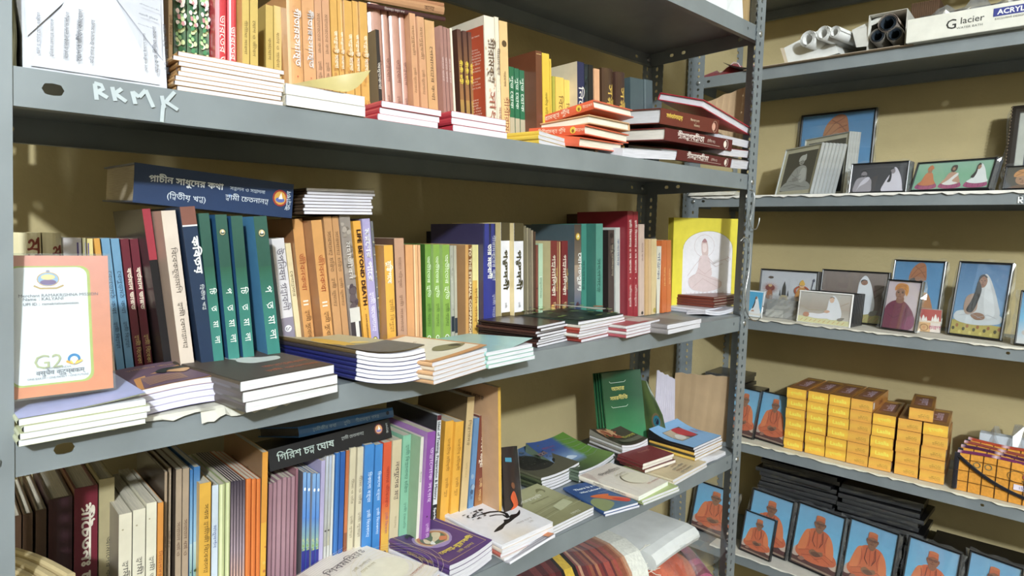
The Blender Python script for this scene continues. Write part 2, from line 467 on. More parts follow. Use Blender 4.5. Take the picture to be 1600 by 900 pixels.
hook([(1157, 377), (1163, 371), (1170, 374), (1173, 390), (1170, 425), (1165, 455), (1165, 480), (1171, 496), (1180, 501), (1188, 496), (1192, 478)], .0014, 'long S-shaped steel wire hook hanging lower on the perforated corner post')
# ================================================================== standing books
PAGE = '#d9d0bb'
POOL = ['স্বামী বিবেকানন্দ', 'শ্রীশ্রীমা সারদা', 'যোগ ও জীবন', 'কর্মযোগ', 'ধ্যান ও প্রার্থনা', 'আত্মকথা', 'পত্রাবলী', 'ভক্তিপ্রসঙ্গ', 'বেদান্তের আলোকে', 'জ্ঞানযোগ', 'স্মৃতিকথা', 'উপদেশ সংগ্রহ']
_pool = [0]
def emblem(P, u, v, r, c1='#e8d9a0', c2='#8a2a20', c3='#3c6a9c'):
    P.ell(u, v, r, r*1.1, c1, 14); P.ring(u, v, r, r*1.1, r*.22, c2, 14)
    P.ell(u, v-r*.25, r*.62, r*.34, c3, 10); P.poly([(u-r*.25, v-r*.15), (u+r*.1, v+r*.75), (u+r*.35, v-r*.1)], '#f4efe2')
def spine_print(P, t, H, ops):
    for op in ops:
        k = op[0]
        if k == 'T':                       # text running down the spine between two heights
            _, s, v1, v0, col = op[:5]; u = op[5] if len(op) > 5 else .5; hm = op[6] if len(op) > 6 else .62
            b = op[7] if len(op) > 7 else 0
            if s is None: s = POOL[_pool[0] % len(POOL)]; _pool[0] += 1
            P.text(s, t*u, H*(v1+v0)/2, 1, col, -math.pi/2, 'c', fit=H*(v1-v0), hmax=t*hm, bold=b)
        elif k == 'U': P.text(op[1], t*(op[5] if len(op) > 5 else .5), H*op[2], op[3]*t, op[4], op[6] if len(op) > 6 else 0.0)
        elif k == 'B': P.rect(t*(op[4] if len(op) > 4 else 0.0), H*op[1], t*(op[5] if len(op) > 5 else 1.0), H*op[2], op[3], 2, 1)
        elif k == 'G':
            h = P.lay(); n = 8
            P.grid([P.mp(t*i/2, H*(op[1]+(op[2]-op[1])*j/n), h) for j in range(n+1) for i in range(3)], 2, n, (lambda c0, c1: (lambda x, y: mix(c0, c1, y)))(op[3], op[4]))
        elif k == 'E': emblem(P, t*op[1], H*op[2], t*op[3], *op[4:])
        elif k == 'D': P.ell(t*op[1], H*op[2], t*op[3], t*op[3]*(op[5] if len(op) > 5 else 1), op[4], 14)
        elif k == 'L': P.rect(t*op[2], H*op[1]-.0006, t*op[3], H*op[1]+.0006, op[4])
        elif k == 'S':                     # speckled picture of irregular patches: v0, v1, colours, count, size
            rr = random.Random(op[4]*7+len(ops))
            for i in range(op[4]):
                u, v = rr.uniform(.04, .96), op[1]+(op[2]-op[1])*rr.random(); a = op[5]*rr.uniform(.5, 1.2)
                a = min(a, .45); u = min(max(u, a), 1-a)
                P.blob([(t*u+t*a*math.cos(q)*rr.uniform(.5, 1), H*v+t*a*1.3*math.sin(q)*rr.uniform(.5, 1)) for q in [x*1.257 for x in range(5)]], op[3][i % len(op[3])], 3)
def book(M, t, H, w, col, ops, label, cat='book', group=None, side=None, round_=0.0, hard=False, page=PAGE, sideops=None, name='book', m='gloss'):
    """upright book: spine faces -y, thickness along x; origin at the foot of the spine's edge"""
    T = thing(name, label, cat, M, group)
    tb = 0.0022 if hard else 0.0006; tb = min(tb, t*.2); rec = 0.003 if hard else 0.0004
    n = 6 if round_ else 2
    sp = [(t*i/n, -round_*(1-(2*i/n-1)**2)) for i in range(n+1)]
    mb = MB(); outer = [(0, w)]+sp+[(t, w), (t-tb, w), (t-tb, tb)]+[(tb, tb)]+[(tb, w)]
    mb.prism(outer, 0, H, col)
    if side:
        for i, f in enumerate(mb.f):
            a, b = mb.v[f[0]], mb.v[f[1]]
            if len(f) == 4 and abs(a[0]-b[0]) < 1e-6 and (a[0] < 1e-6 or a[0] > t-1e-6): mb.c[i] = side
    mb.build('cover', m, T)
    pg = MB(); pg.box(tb, t-tb, tb, w-(.004 if hard else .0006), rec, H-rec, page); pg.build('page_block', 'paper_up', T)
    if ops:
        mp = lambda u, v, h: (u, -h-(round_*(1-(2*u/t-1)**2) if round_ else 0), v)
        k = 1
        parts = [('spine_pattern', [o for o in ops if o[0] in 'GSL'])]+[('spine_band', [o]) for o in ops if o[0] == 'B']
        if any(o[0] in 'GS' for o in ops) or all(o[0] != 'G' for o in ops): pass
        for nm, sel in parts+[('spine_emblem', [o]) for o in ops if o[0] in 'ED']+[('spine_lettering', [o for o in ops if o[0] in 'TU'])]:
            P = Print(mp); P.k = k; spine_print(P, t, H, sel); k = P.k
            if P.f: P.build(nm, 'ink', T)
    if sideops:
        P = Print(lambda u, v, h: (-h, w-u, v)); sideops(P, w, H); P.build('cover_lettering', 'ink', T)
    return T
GROUPS = {'A': 'books standing on the upper shelf', 'B': 'books standing on the middle shelf', 'C': 'books standing on the lower shelf'}
class Row:
    def __init__(s, row, y, dy=0.0): s.row, s.y, s.X = row, y, None; s.py = 100; s.s = 0.0; s.dy = dy
    def at(s, py, slope): s.py, s.s = py, slope; return s
    def __call__(s, xl, xr, ytop, col, ops, label, y=None, s_=None, w=0.148, gap=True, **kw):
        sl = s.s if s_ is None else s_
        if y is None and s.X is not None and gap:
            # protruding cover: the face x = X of the neighbour, met by the ray through the spine's edge
            d = ray(xl, s.py); q = CAM + d*((s.X-CAM.x)/d.x)
            y = min(max(q.y, 0.03+s.dy), 0.21)
        elif y is None: y = s.y
        else: y += s.dy
        s.y = y
        a, b = on_y(xl, s.py, y), on_y(xl+sl*40, s.py+40, y)
        dx = (b.x-a.x)/(b.z-a.z)
        zz = zs(s.row, a.x)+0.0006
        foot = Vector((a.x+dx*(zz-a.z), y, 0)); foot.z = zs(s.row, foot.x)+0.0006
        tp = on_y(xl+sl*(ytop-s.py), ytop, y)
        up = Vector((dx, 0, 1)).normalized()
        H = (tp-foot).dot(up); r = on_y(xr, s.py, y); t = max(0.002, (r-a).dot(Vector((up.z, 0, -up.x))))
        s.X = r.x
        if dx < 0: foot.z += 0.0        # leaning away from the post: heel edge on the shelf
        foot.z += max(0.0, t*dx)+SX*t+.0002
        foot += Vector((.0004, 0, 0)); t = max(.0019, t-.0009)
        M = basis(foot, (up.z, 0, -up.x), (0, 1, 0), up)
        w = min(w, WALL_Y-.01-y)
        return book(M, t, H, w, col, ops, label, kw.pop('cat', 'book'), GROUPS[s.row], **kw)

# ------------------------------------------------------------------ upper shelf
A = Row('A', 0.15); TAN, TAN2, MAUVE, OLIVE = '#c99a63', '#c8956a', '#bd8f7c', '#c3a653'
A.at(70, 0.005)
A(263, 270.3, -12, '#d2b184', [('T', None, .9, .45, '#6a5130'), ('D', .5, .18, .3, '#6a4a28')], 'thin sandy booklet wedged beside the newsprint parcel on the upper shelf', y=.10, cat='booklet')
FL = [('S', .3, 1, ['#3f8a52', '#cfe0a0', '#2f6b45', '#8fbf78', '#e9ecc4'], 46, .30), ('S', .68, 1, ['#e6cfc8', '#c9878a', '#f1e3dc'], 14, .2), ('B', .0, .3, '#4b6c55'), ('T', 'পুষ্পাঞ্জলি', .40, .22, '#eef1e4', .45, .7)]
for i, (a, b) in enumerate(((270.6, 291), (291.5, 309.5), (310, 327.5))):
    A(a, b, -14+3*i, '#5c7a5a', FL, ('first', 'second', 'third')[i]+' of three green floral spines beside the newsprint parcel', y=.105+.004*i)
A(336, 354, -16, '#c9353f', [('T', 'ভারতের ভগিনী', .80, .22, '#f6e9df', .62, .55)], 'thicker crimson spine beside the green floral spines', round_=.002)
A(355, 370, -12, '#c9353f', [('T', 'ভারতের ভগিনী', .72, .2, '#f6e9df', .55, .6)], 'thinner crimson spine beside the mustard booklets', round_=.002)
OT = lambda: [('T', None, .78, .48, '#6b5420', .5, .4), ('T', 'স্বামী প্রেমেশ', .36, .15, '#6b5420', .5, .45)]
A(378, 390, -12, OLIVE, OT(), 'tall mustard yellow spine next to the crimson book')
A(390.5, 403.7, -10, OLIVE, OT(), 'second tall mustard yellow spine before the gap')
A(415, 427.3, 7, OLIVE, OT(), 'shorter mustard spine just past the dark gap', y=.125)
A(427.7, 440.5, 8.5, OLIVE, OT(), 'shorter mustard spine touching the wide tan volume')
A.at(84.5, 0.035)
BIG = [('S', 0, 1, ['#c8915a', '#cc9a63', '#c4895a'], 10, .3), ('T', 'গীতারহস্যামৃত', .88, .44, '#e0d6d0', .6, .40, .0003), ('D', .55, .36, .05, '#c05038'), ('T', 'স্বামী শ্রী', .30, .02, '#3c2a1c', .6, .42)]
A(449.5, 473.3, -14, '#cf975c', BIG, 'wider tan volume with large white title and dark author lettering', round_=.002)
A(473.6, 493.2, -12, '#cd9763', BIG, 'second tan volume with large white title next to pinkish tan pair', gap=False)
PT = lambda: [('T', 'মহাভারতের কথা', .86, .56, '#7a5a40', .5, .45), ('T', 'স্বামী গম্ভীরানন্দ', .5, .28, '#7a5a40', .5, .4)]
A(493.6, 505, -10, '#c7946c', PT(), 'pinkish tan spine beside the white-titled tan volumes', gap=False)
A(505.3, 517, -8, '#c7946c', PT(), 'pinkish tan spine beside the golden mottled spines', gap=False)
GM = [('S', 0, .62, ['#c78f35', '#a96e28', '#d4a24a', '#b98138'], 26, .28), ('S', .02, .2, ['#f2e6c8'], 6, .06), ('T', 'জগজ্জননী সারদা', .74, .46, '#f0ead8', .5, .55)]
for i, (a, b, yt) in enumerate(((518, 529, -6), (529.3, 537, -4), (539.8, 552.4, 0), (552.7, 561.5, 1), (563.5, 575.8, 2.5))):
    A(a, b, yt, '#cb9a45', GM, ('first', 'second', 'third', 'fourth', 'fifth')[i]+' of the golden mottled spines counted from the tan volumes', gap=(i in (2, 4)))
A.at(88.9, 0.05)
A(588.3, 594.5, 46, '#2f2a2a', [('T', 'অমৃতকথা', .92, .2, '#e6dfd2', .5, .75)], 'short thin black spine with white title standing before the mauve volumes', y=.10, side='#8d7a58', cat='booklet', w=.034)
MV = [('T', 'ভক্তিযোগ', .62, .44, '#6b3f36', .65, .55), ('T', 'স্বামী বিরজানন্দ', .34, .12, '#7a5348', .55, .35)]
A.X = None
A(577, 598, 4.5, MAUVE, MV, 'thick mauve pink volume behind the short black spine', y=.135, round_=.004)
A(598.4, 608.3, 11.5, MAUVE, MV, 'slimmer mauve pink spine next to the thickest mauve one', gap=False, round_=.002)
A(610.5, 625.3, 14, MAUVE, MV, 'broad mauve pink spine third in the mauve run', gap=False, round_=.003)
A(625.6, 634.6, 20, MAUVE, MV, 'slim mauve pink spine beside the tan trio', gap=False, round_=.002)
TT = lambda: [('T', 'মহাপুরুষজী', .92, .66, '#7d5a38', .5, .42), ('T', 'স্বামী ভূতেশানন্দ', .58, .38, '#7d5a38', .5, .4)]
A(642.5, 652, 20, TAN2, TT(), 'tan spine standing forward beside the mauve run')
A(654.5, 665.3, 25.5, TAN2, TT(), 'middle tan spine of the trio beside the mauve run')
A(665.8, 681, 31, TAN, [('T', 'প্রেমানন্দের কথা', .80, .34, '#4a3420', .55, .34)], 'broad flat-topped tan spine with dark lettering', gap=False)
BT = [('T', 'জাগ্রত ভারত', .75, .52, '#cdb6b0', .5, .6)]
A(689, 694, 40, '#9c7167', BT, 'thin brownish mauve booklet next to the broad tan spine', cat='booklet')
A(694.3, 699.4, 42, '#9c7167', BT, 'thin brownish mauve booklet in the middle of three', cat='booklet', gap=False)
A(699.8, 704.8, 44, '#9c7167', BT, 'thin brownish mauve booklet beside the cream leaflet', cat='booklet', gap=False)
A(705.2, 708.4, 44, '#e8dcc0', [], 'cream leaflet standing between brownish mauve and dark gradient booklets', cat='booklet', gap=False)
DG = [('G', 0, .12, '#2d3a30', '#6c5a34'), ('G', .12, .42, '#6c5a34', '#b48a3c'), ('G', .42, 1, '#9a6a36', '#55352a'), ('T', 'শ্রীশ্রী চণ্ডী', .82, .48, '#f0d22a', .55, .62, .0003), ('D', .5, .03, .25, '#dfe6e2')]
for i, (a, b, yt) in enumerate(((715.4, 721.8, 45.5), (724.4, 730.6, 48), (732.5, 738, 50))):
    A(a, b, yt, '#55352a', DG, ('first', 'second', 'third')[i]+' dark brown spine shading to gold with yellow lettering', y=.15 if i == 0 else None)
def back_text(P, w, H):
    P.rect(w*.0, 0, w*.985, H*.93, '#b5451d', 1, 1); P.k += 1
    rr = random.Random(4)
    for g in ((.86, 1), (.76, 6), (.62, 2), (.54, 3), (.47, 1), (.38, 6), (.08, 1)):
        for i in range(g[1]):
            l = w*rr.uniform(.5, .66)
            P.text(POOL[rr.randrange(12)], w*.80, H*(g[0]-.022*i), H*.010, '#f3e3d2', 0.0, 'c', fit=w*.27, hmax=H*.012)
A.at(97.8, 0.03)
CR = [('T', 'শ্রীরামকৃষ্ণ', .84, .50, '#5a4030', .55, .6), ('T', 'সাধনা', .44, .08, '#a05a48', .55, .66), ('S', .08, .86, ['#c9b08a', '#d9b79a'], 16, .12)]
A(757.8, 774, 24, '#e0d4c0', CR, 'tall cream volume whose orange-red back cover carries white text', side='#d8cdb8', sideops=back_text, w=.14)
A(774.4, 781, 26, '#ddd0b8', CR, 'thinner cream volume with reddish ornament beside the tall cream one', gap=False)
A(781.4, 794.4, 32, '#dcb578', [('D', .55, .83, .3, '#5a4426'), ('T', 'পরমপদ', .62, .5, '#5a4426', .5, .3), ('T', 'শ্রীশ্রীরামকৃষ্ণ', .42, .04, '#8a4a30', .6, .6)], 'yellowish tan spine with small dark swan emblem', gap=False)
GS = [('B', 0, .42, '#b7ab8d'), ('T', 'শুভ হোক', .92, .50, '#e8f0e0', .5, .62)]
A.at(128, 0.02)
for i, (a, b, yt) in enumerate(((795.5, 803.3, 104), (803.7, 811.2, 106.5), (811.6, 819.5, 109.5))):
    A(a, b, yt, '#1f6b45', GS, ('first', 'second', 'third')[i]+' small green and beige spine beside the brown hardcover', y=.13, cat='booklet')
A.at(137.8, 0.015)
A(837.5, 847.3, 79, '#6a3a22', [('L', .97, .1, .9, '#c9a46a')], 'brown hardcover with its plain cover turned toward the small green spines', hard=True, w=.15)
YT = [('T', 'নারদীয় ভক্তিসূত্র', .62, .34, '#4a4010', .5, .6)]
A(847.7, 858.8, 82.7, '#dcb71c', YT, 'tall bright yellow spine touching the brown hardcover', gap=False)
A(859, 862, 92, '#d9b51f', [], 'sliver of a second yellow booklet beside the tall yellow spine', gap=False, cat='booklet')
A(863, 867.5, 119, '#a8a32a', [], 'short yellow-green booklet in front of the cream jacket', y=.12, cat='booklet')
A(868, 881, 120, '#e2bd45', [('T', 'বিবেকবাণী', .78, .2, '#6a4a20', .6, .5)], 'short pale yellow spine in front of the cream jacketed navy book', gap=False)
A(881.4, 891, 124.5, '#e2bd45', [('T', 'বিবেকবাণী', .74, .15, '#6a4a20', .5, .5)], 'second short pale yellow spine in front of the navy book', gap=False)
A.at(137.8, 0.01)
def jacket(P, w, H):
    P.text('ভগিনী প্রসঙ্গে', w*.55, H*.70, H*.05, '#3a3228', 0, 'c', fit=w*.55, hmax=H*.06)
A(901.8, 913, 96, '#20264e', [('T', 'নিবেদিতা', .86, .06, '#e6e2d4', .5, .66)], 'navy spine with white lettering and a wide cream cover', side='#cfc2a2', sideops=jacket, y=.10, w=.15, hard=True)
A(913.4, 919, 100, '#202a30', [('S', .4, 1, ['#33504a', '#151c20'], 8, .3)], 'thin dark green-black spine next to the navy one', gap=False)
A(919.4, 927, 101, '#16181c', [('T', 'অখণ্ডানন্দ', .84, .1, '#c9b88a', .5, .5)], 'thin black spine beside the peach one', gap=False)
A(928.4, 937, 107, '#d9a477', [('T', 'বিজ্ঞান', .7, .3, '#a04a28', .5, .5)], 'peach spine between the black and dark brown ones', gap=False)
GB = [('T', 'সঙ্গীতসংগ্রহ', .84, .02, '#d9b445', .66, .5, .0003)]
A(940, 957.8, 106, '#4c3422', GB, 'thicker dark brown volume with golden lettering', round_=.004, y=.125)
A(961.5, 976, 112, '#432a20', GB, 'thinner dark brown volume with golden lettering', round_=.003)
A(984.5, 1005.3, 121, '#46565a', [('S', .0, .5, ['#3f6a64', '#55666a'], 10, .3)], 'dull blue-grey plastic wrapped spine beside the brown volumes', y=.13)
A(1005.8, 1019.5, 124, '#4a595e', [('B', 0, 1, '#66767a', .1, .2)], 'second blue-grey plastic wrapped spine at the end of the row', gap=False)

# ------------------------------------------------------------------ middle shelf
B = Row('B', 0.185, 0.048)
B.at(385, 0.04)
MT = [('T', 'মালঞ্চ', .97, .60, '#8a3a28', .72, .5, .0004)]
B(20, 65, 364, '#d6cba0', MT, 'thick cream volume with red lettering behind the payment card', round_=.006, y=.13)
B(65.8, 97, 364, '#d6cba0', MT, 'second cream volume with red lettering behind the payment card', round_=.005, gap=False)
WP = [('B', .7, .97, '#5a4c8c', .74, .84), ('B', .7, .97, '#d6d2e0', .84, .98)]
B(98.5, 128, 372, '#c9c4c6', WP, 'greyish white book edged with a violet frame pattern', y=.12)
B(128.5, 135, 372, '#dcd7a4', WP, 'narrow cream and violet spine next to the greyish white book', gap=False)
B(135.5, 146, 373, '#dccb80', [('B', .6, .97, '#544690', .1, .3)], 'pale yellow and violet spine beside the orange one', gap=False)
B.at(413, 0.12)
B(151, 161, 373, '#d99a33', [('T', 'স্বামীজীর জীবনী', .93, .6, '#5a3a18', .5, .5), ('T', 'স্বামী সারদা', .36, .14, '#5a3a18', .5, .4)], 'orange-yellow spine beside the two sky blue ones', y=.115)
BL = [('T', 'বেলুড়মঠ কথা', .80, .48, '#2c4458', .55, .5), ('T', 'স্বামী বিশ্বাত্মা', .44, .26, '#2c4458', .55, .42), ('D', .5, .055, .22, '#1c3248')]
B(162, 176.3, 373, '#6d9cbc', BL, 'first sky blue spine beside the orange-yellow one', gap=False)
B(177, 191, 373.5, '#6d9cbc', BL, 'second sky blue spine beside the maroon pair', gap=False)
MR = [('T', 'বর্তমান ভারত', .82, .50, '#ead9c0', .6, .5, .0003), ('T', 'স্বামী বিবেকা', .34, .14, '#d9bf6a', .6, .5)]
B(192, 206, 374, '#6c2230', MR, 'first maroon spine beside the sky blue pair', gap=False)
B(206.7, 220.7, 374, '#6c2230', MR, 'second maroon spine beside the black and red book', gap=False)
B(233.5, 247.5, 327, '#17161a', [('B', .72, 1, '#9c2434')], 'tall black book with a red top band on its spine', s_=.145, side='#241b1d', hard=True, w=.155)
B(261.5, 285, 330, '#cfbfae', [('T', 'বিবেকচূড়ামণি', .80, .55, '#4a3c34', .52, .36), ('T', 'স্বামী বেদান্তানন্দ', .50, .24, '#4a3c34', .52, .32), ('D', .6, .045, .22, '#2c2826')], 'tall pale pinkish spine with small dark lettering', s_=.128, side='#a88f7c')
B(292.5, 317, 324, '#22344e', [('B', .90, 1, '#7a4a3c'), ('B', .895, .903, '#d8dcdc'), ('T', 'কবিত্রয়', .84, .64, '#f0f0ea', .70, .46, .0004), ('T', 'দ্বিতীয় খণ্ড', .58, .44, '#d8dcd8', .72, .22), ('D', .7, .02, .12, '#e4e4de')], 'navy spine with white title and a picture band on top', s_=.14)
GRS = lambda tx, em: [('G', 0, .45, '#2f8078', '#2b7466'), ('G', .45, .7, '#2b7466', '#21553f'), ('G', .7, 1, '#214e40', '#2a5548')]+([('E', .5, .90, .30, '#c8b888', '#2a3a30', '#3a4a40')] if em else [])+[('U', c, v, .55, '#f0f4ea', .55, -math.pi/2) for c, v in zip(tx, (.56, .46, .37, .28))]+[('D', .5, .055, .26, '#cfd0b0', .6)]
BK = ['চি', 'ত্র', 'মা', 'লা']; BJ = ['প', 'ত্র', 'মা', 'লা']
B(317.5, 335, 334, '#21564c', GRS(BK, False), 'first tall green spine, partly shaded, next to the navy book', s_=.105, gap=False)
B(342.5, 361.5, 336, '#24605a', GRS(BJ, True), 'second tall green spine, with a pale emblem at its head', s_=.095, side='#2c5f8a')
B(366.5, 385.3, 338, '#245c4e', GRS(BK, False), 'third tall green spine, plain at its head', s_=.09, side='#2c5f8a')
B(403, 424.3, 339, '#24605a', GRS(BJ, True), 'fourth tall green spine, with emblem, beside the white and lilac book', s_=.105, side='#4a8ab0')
B.at(427, 0.12)
B(430, 450.3, 374, '#d8d4d6', [('B', 0, .36, '#8c8494'), ('T', 'উপনিষদ গ্রন্থাবলী', .92, .42, '#6a6470', .52, .6), ('D', .5, .27, .28, '#e6e4e6'), ('T', '১', .29, .25, '#6a6470'), ('E', .5, .06, .26, '#d8c840', '#2c2c1c', '#b0a020')], 'white and lilac spine with a numbered disc', y=.125)
B(450.8, 460, 381, '#e2cfa0', [('T', 'বেদান্তসার', .82, .50, '#4a3a20', .5, .55), ('T', 'উদ্বোধন', .14, .02, '#6a5a30', .5, .5)], 'narrow cream spine beside the white and lilac book', gap=False)
OS = [('T', 'জীবনকথা', .76, .50, '#a0481c', .5, .5), ('B', .42, .43, '#efe0cc', .25, .75), ('B', .395, .405, '#efe0cc', .25, .75), ('T', 'স্বামী সুবোধানন্দ', .36, .10, '#6a4420', .55, .42), ('E', .55, .04, .3, '#d8d4c4', '#5a5a52', '#8a8a80')]
B.at(427, 0.105)
B(464.7, 481.3, 343, '#cf944f', OS, 'tan-orange spine with red title beside the narrow cream one', side='#a06a3c')
B(494.2, 511, 345, '#cf944f', OS, 'second tan-orange spine with red title beside the plain tan pair', side='#b0784a')
PL = [('T', 'সারদানন্দ চরিত', .90, .62, '#6b4a2c', .5, .5), ('T', 'স্বামী ভূমানন্দ', .58, .38, '#6b4a2c', .5, .42), ('D', .5, .04, .28, '#5c2c1c')]
B.at(427, 0.095)
B(513.2, 526, 339, '#bf8c58', PL, 'first plain tan spine with a small dark seal at its foot', gap=False)
B(526.4, 536.8, 339, '#bf8c58', PL, 'second plain tan spine beside the grey photographic one', gap=False)
B(538.3, 555, 337, '#8c8078', [('G', .6, 1, '#9a8c80', '#8a8078'), ('S', .5, 1, ['#a89c90', '#74685e', '#968a7c'], 22, .25), ('S', .36, .5, ['#4a3c44', '#5a4c50'], 8, .4), ('B', 0, .36, '#3c3438'), ('B', .0, .30, '#d8d4cc', .45, .8), ('B', .26, .36, '#c8c4bc'), ('T', 'মহাজীবন', .88, .5, '#d8d0c8', .45, .4)], 'grey spine printed with an old photograph')
B(558.5, 571, 346, '#e0a02c', [('T', 'LIFE BEYOND DEATH', .94, .38, '#3c1c14', .58, .52, .0005), ('D', .5, .355, .06, '#3c1c14'), ('T', 'SWAMI ABHEDANANDA', .32, .10, '#3c2418', .55, .36), ('S', 0, .1, ['#5a4a80', '#3c6aa0', '#7a4a7a'], 8, .35)], 'orange spine with dark English title beside the lilac one', gap=False)
B.at(427, 0.08)
B(571.6, 584.6, 342.5, '#a59cc8', [('T', 'মরণের পারে', .93, .55, '#f0eef4', .5, .62, .0004), ('T', 'স্বামী অভেদানন্দ', .47, .18, '#eceaf4', .5, .5), ('E', .5, .12, .3, '#d8c840', '#2c2c1c', '#a09020')], 'lilac spine with white lettering beside the orange English title', gap=False)
B(585, 589.3, 346, '#6a6a70', [('S', 0, 1, ['#8a8c60', '#4a4a58', '#c0b890'], 20, .4)], 'thin multicoloured booklet beside the lilac spine', gap=False, cat='booklet')
B.at(427.8, 0.04)
B(601, 615.5, 384, '#dca22c', [('T', 'মুক্তিপথে', .86, .66, '#f2ead0', .5, .5, .0004), ('T', 'স্বামী বিশুদ্ধা', .52, .22, '#8a6420', .6, .4), ('D', .6, .04, .22, '#8a6a2c')], 'warm yellow spine with white title standing forward', side='#b07a1c')
B(617.5, 633, 373, '#b88c70', [('T', 'ভারতে শক্তিপূজা', .84, .58, '#7a5640', .5, .32), ('T', 'স্বামী সারদানন্দ', .52, .2, '#7a5640', .5, .3), ('D', .6, .03, .2, '#6a4634')], 'dusty pink-brown spine beside the warm yellow one', gap=False, side='#6a4c3c')
B.at(427.8, 0.025)
B(634, 646, 383, '#d3955c', [], 'plain peach-tan booklet beside the dusty pink-brown spine', gap=False, cat='booklet', side='#b07040')
B(646.4, 653.3, 383, '#d9a26c', [('B', 0, 1, '#e6bc8c', .05, .4)], 'striped peach-tan booklet in the middle of three', gap=False, cat='booklet')
B(653.7, 658, 383, '#d8a272', [], 'narrow peach-tan booklet beside the green trio', gap=False, cat='booklet')
GN = [('T', 'অতীতের স্মৃতি', .90, .44, '#e8f0d8', .55, .48), ('T', 'স্বামী শ্রদ্ধানন্দ', .40, .16, '#3c5a20', .55, .42), ('D', .5, .05, .3, '#d8dcd0'), ('D', .5, .05, .18, '#7a9a40')]
B.at(427.8, 0.015)
B(664.2, 674, 382, '#6d9a34', GN, 'first lime green spine, darker along its edge', y=.13, side='#3c6a24')
B(677.5, 687.3, 382.5, '#82a83e', GN, 'second lime green spine in the trio', side='#9ab86a')
B(691.5, 703, 383, '#82a83e', GN, 'third lime green spine beside the silvery photographic one', side='#9ab86a')
B(703.6, 709, 384, '#a8a898', [('B', .1, .26, '#26303a'), ('S', .3, .9, ['#b8b8a8', '#989888'], 8, .4)], 'silvery grey booklet with a dark blotch near its foot', gap=False, cat='booklet')
B(709.4, 714, 384, '#b0ac98', [('B', .08, .24, '#2c3640')], 'second silvery grey booklet beside the tan one', gap=False, cat='booklet')
B.at(427.8, 0.005)
B(729, 733, 362, '#1c2038', [], 'dark navy booklet rising behind the tan English title', y=.235, side='#10142a', w=.14)
B.X = None
B(727, 737.6, 383, '#cf9a50', [('B', 0, 1, '#7a4a22', .45, 1), ('T', 'TO THE ETERNAL COMPANION', .97, .02, '#f0dcb0', .72, .36, .0004)], 'tan and brown spine with pale English title', y=.115, side='#b88a58')
B(738, 747.5, 383, '#e0d48c', [('B', 0, .62, '#d8a83c'), ('T', 'দর্শন প্রসঙ্গ', .6, .1, '#8a5a20', .6, .5), ('B', 0, 1, '#e8dc8c', .8, 1)], 'cream and yellow spine beside the tan English title', gap=False)
B(755, 774.5, 350, '#2c3384', [('G', .72, 1, '#28306a', '#1c1c34'), ('T', 'তার মহাবাণী', .82, .52, '#eceae0', .45, .38, .0004), ('T', 'শ্রীরামকৃষ্ণের কথা', .90, .5, '#d8d8d8', .82, .3), ('T', 'স্বামী সন্তোষ', .38, .14, '#c8c8d8', .8, .22)], 'tall deep blue volume with white lettering', side='#3c3658', hard=True, round_=.002, w=.16)
PN = [('B', .84, 1, '#4a4024'), ('L', .94, 0, 1, '#b09a50'), ('L', .91, 0, 1, '#b09a50'), ('L', .88, 0, 1, '#b09a50'), ('B', .0, .2, '#5a4c28'), ('L', .17, 0, 1, '#b09a50'), ('L', .14, 0, 1, '#b09a50'), ('T', 'পঞ্চদশী', .76, .40, '#4a4424', .48, .5, .0006), ('T', 'স্বামী', .29, .24, '#5a5a50', .5, .3), ('D', .55, .05, .2, '#c8c4a0')]
B(782.5, 796.6, 348, '#e6e4ea', PN, 'first white spine with dark gold bands at head and foot', side='#e6d090', y=.108)
B(803, 818, 349, '#e6e4ea', PN, 'second white spine with dark gold bands beside thin grey booklets', side='#e6cf94')
for i, (a, b, yt, c) in enumerate(((818.3, 822.4, 353, '#6e6650'), (822.7, 826.2, 356, '#8a8068'), (826.5, 829.9, 357, '#746a58'), (830.2, 833.6, 360, '#8c7e68'))):
    B(a, b, yt, c, [], ('first', 'second', 'third', 'fourth')[i]+' thin grey-brown booklet beside the gold banded white spines', gap=False, cat='booklet')
B.at(415, 0.0)
B(834, 837, 362, '#4c3428', [], 'thin dark brown booklet beside the grey-brown booklets', gap=False, cat='booklet')
B(837.4, 841, 383, '#7c4034', [('D', .5, .5, .3, '#3a2018')], 'thin reddish brown booklet beside the mint one', gap=False, cat='booklet')
B(841.4, 848.4, 381, '#a8c4a4', [('T', 'মাতৃসান্নিধ্যে', .7, .3, '#4a6450', .5, .35), ('L', .62, .2, .8, '#e8f0e0'), ('L', .2, .2, .8, '#e8f0e0')], 'narrow mint green spine beside the cream-sided maroon ones', gap=False)
GR = [('G', 0, .3, '#8a4030', '#7a2c28'), ('S', .14, .24, ['#d8a850'], 5, .3), ('T', 'গল্পমালিকা', .84, .36, '#f0e4d0', .42, .52, .0004), ('T', 'নিবেদন', .3, .05, '#e0c890', .5, .3), ('T', 'স্বামী প্রভানন্দ', .8, .3, '#d8b860', .84, .22)]
B(860, 871, 377, '#7a2626', GR, 'first maroon spine with white lettering and gold sash', side='#cfc08c', y=.118)
B(871.4, 875.8, 378, '#c8a870', [('B', 0, 1, '#7a2c28', .0, .45)], 'narrow tan and maroon booklet between maroon spines', gap=False, cat='booklet')
B(877.5, 887.3, 377, '#7a2626', GR, 'second maroon spine with white lettering and gold sash', gap=False)
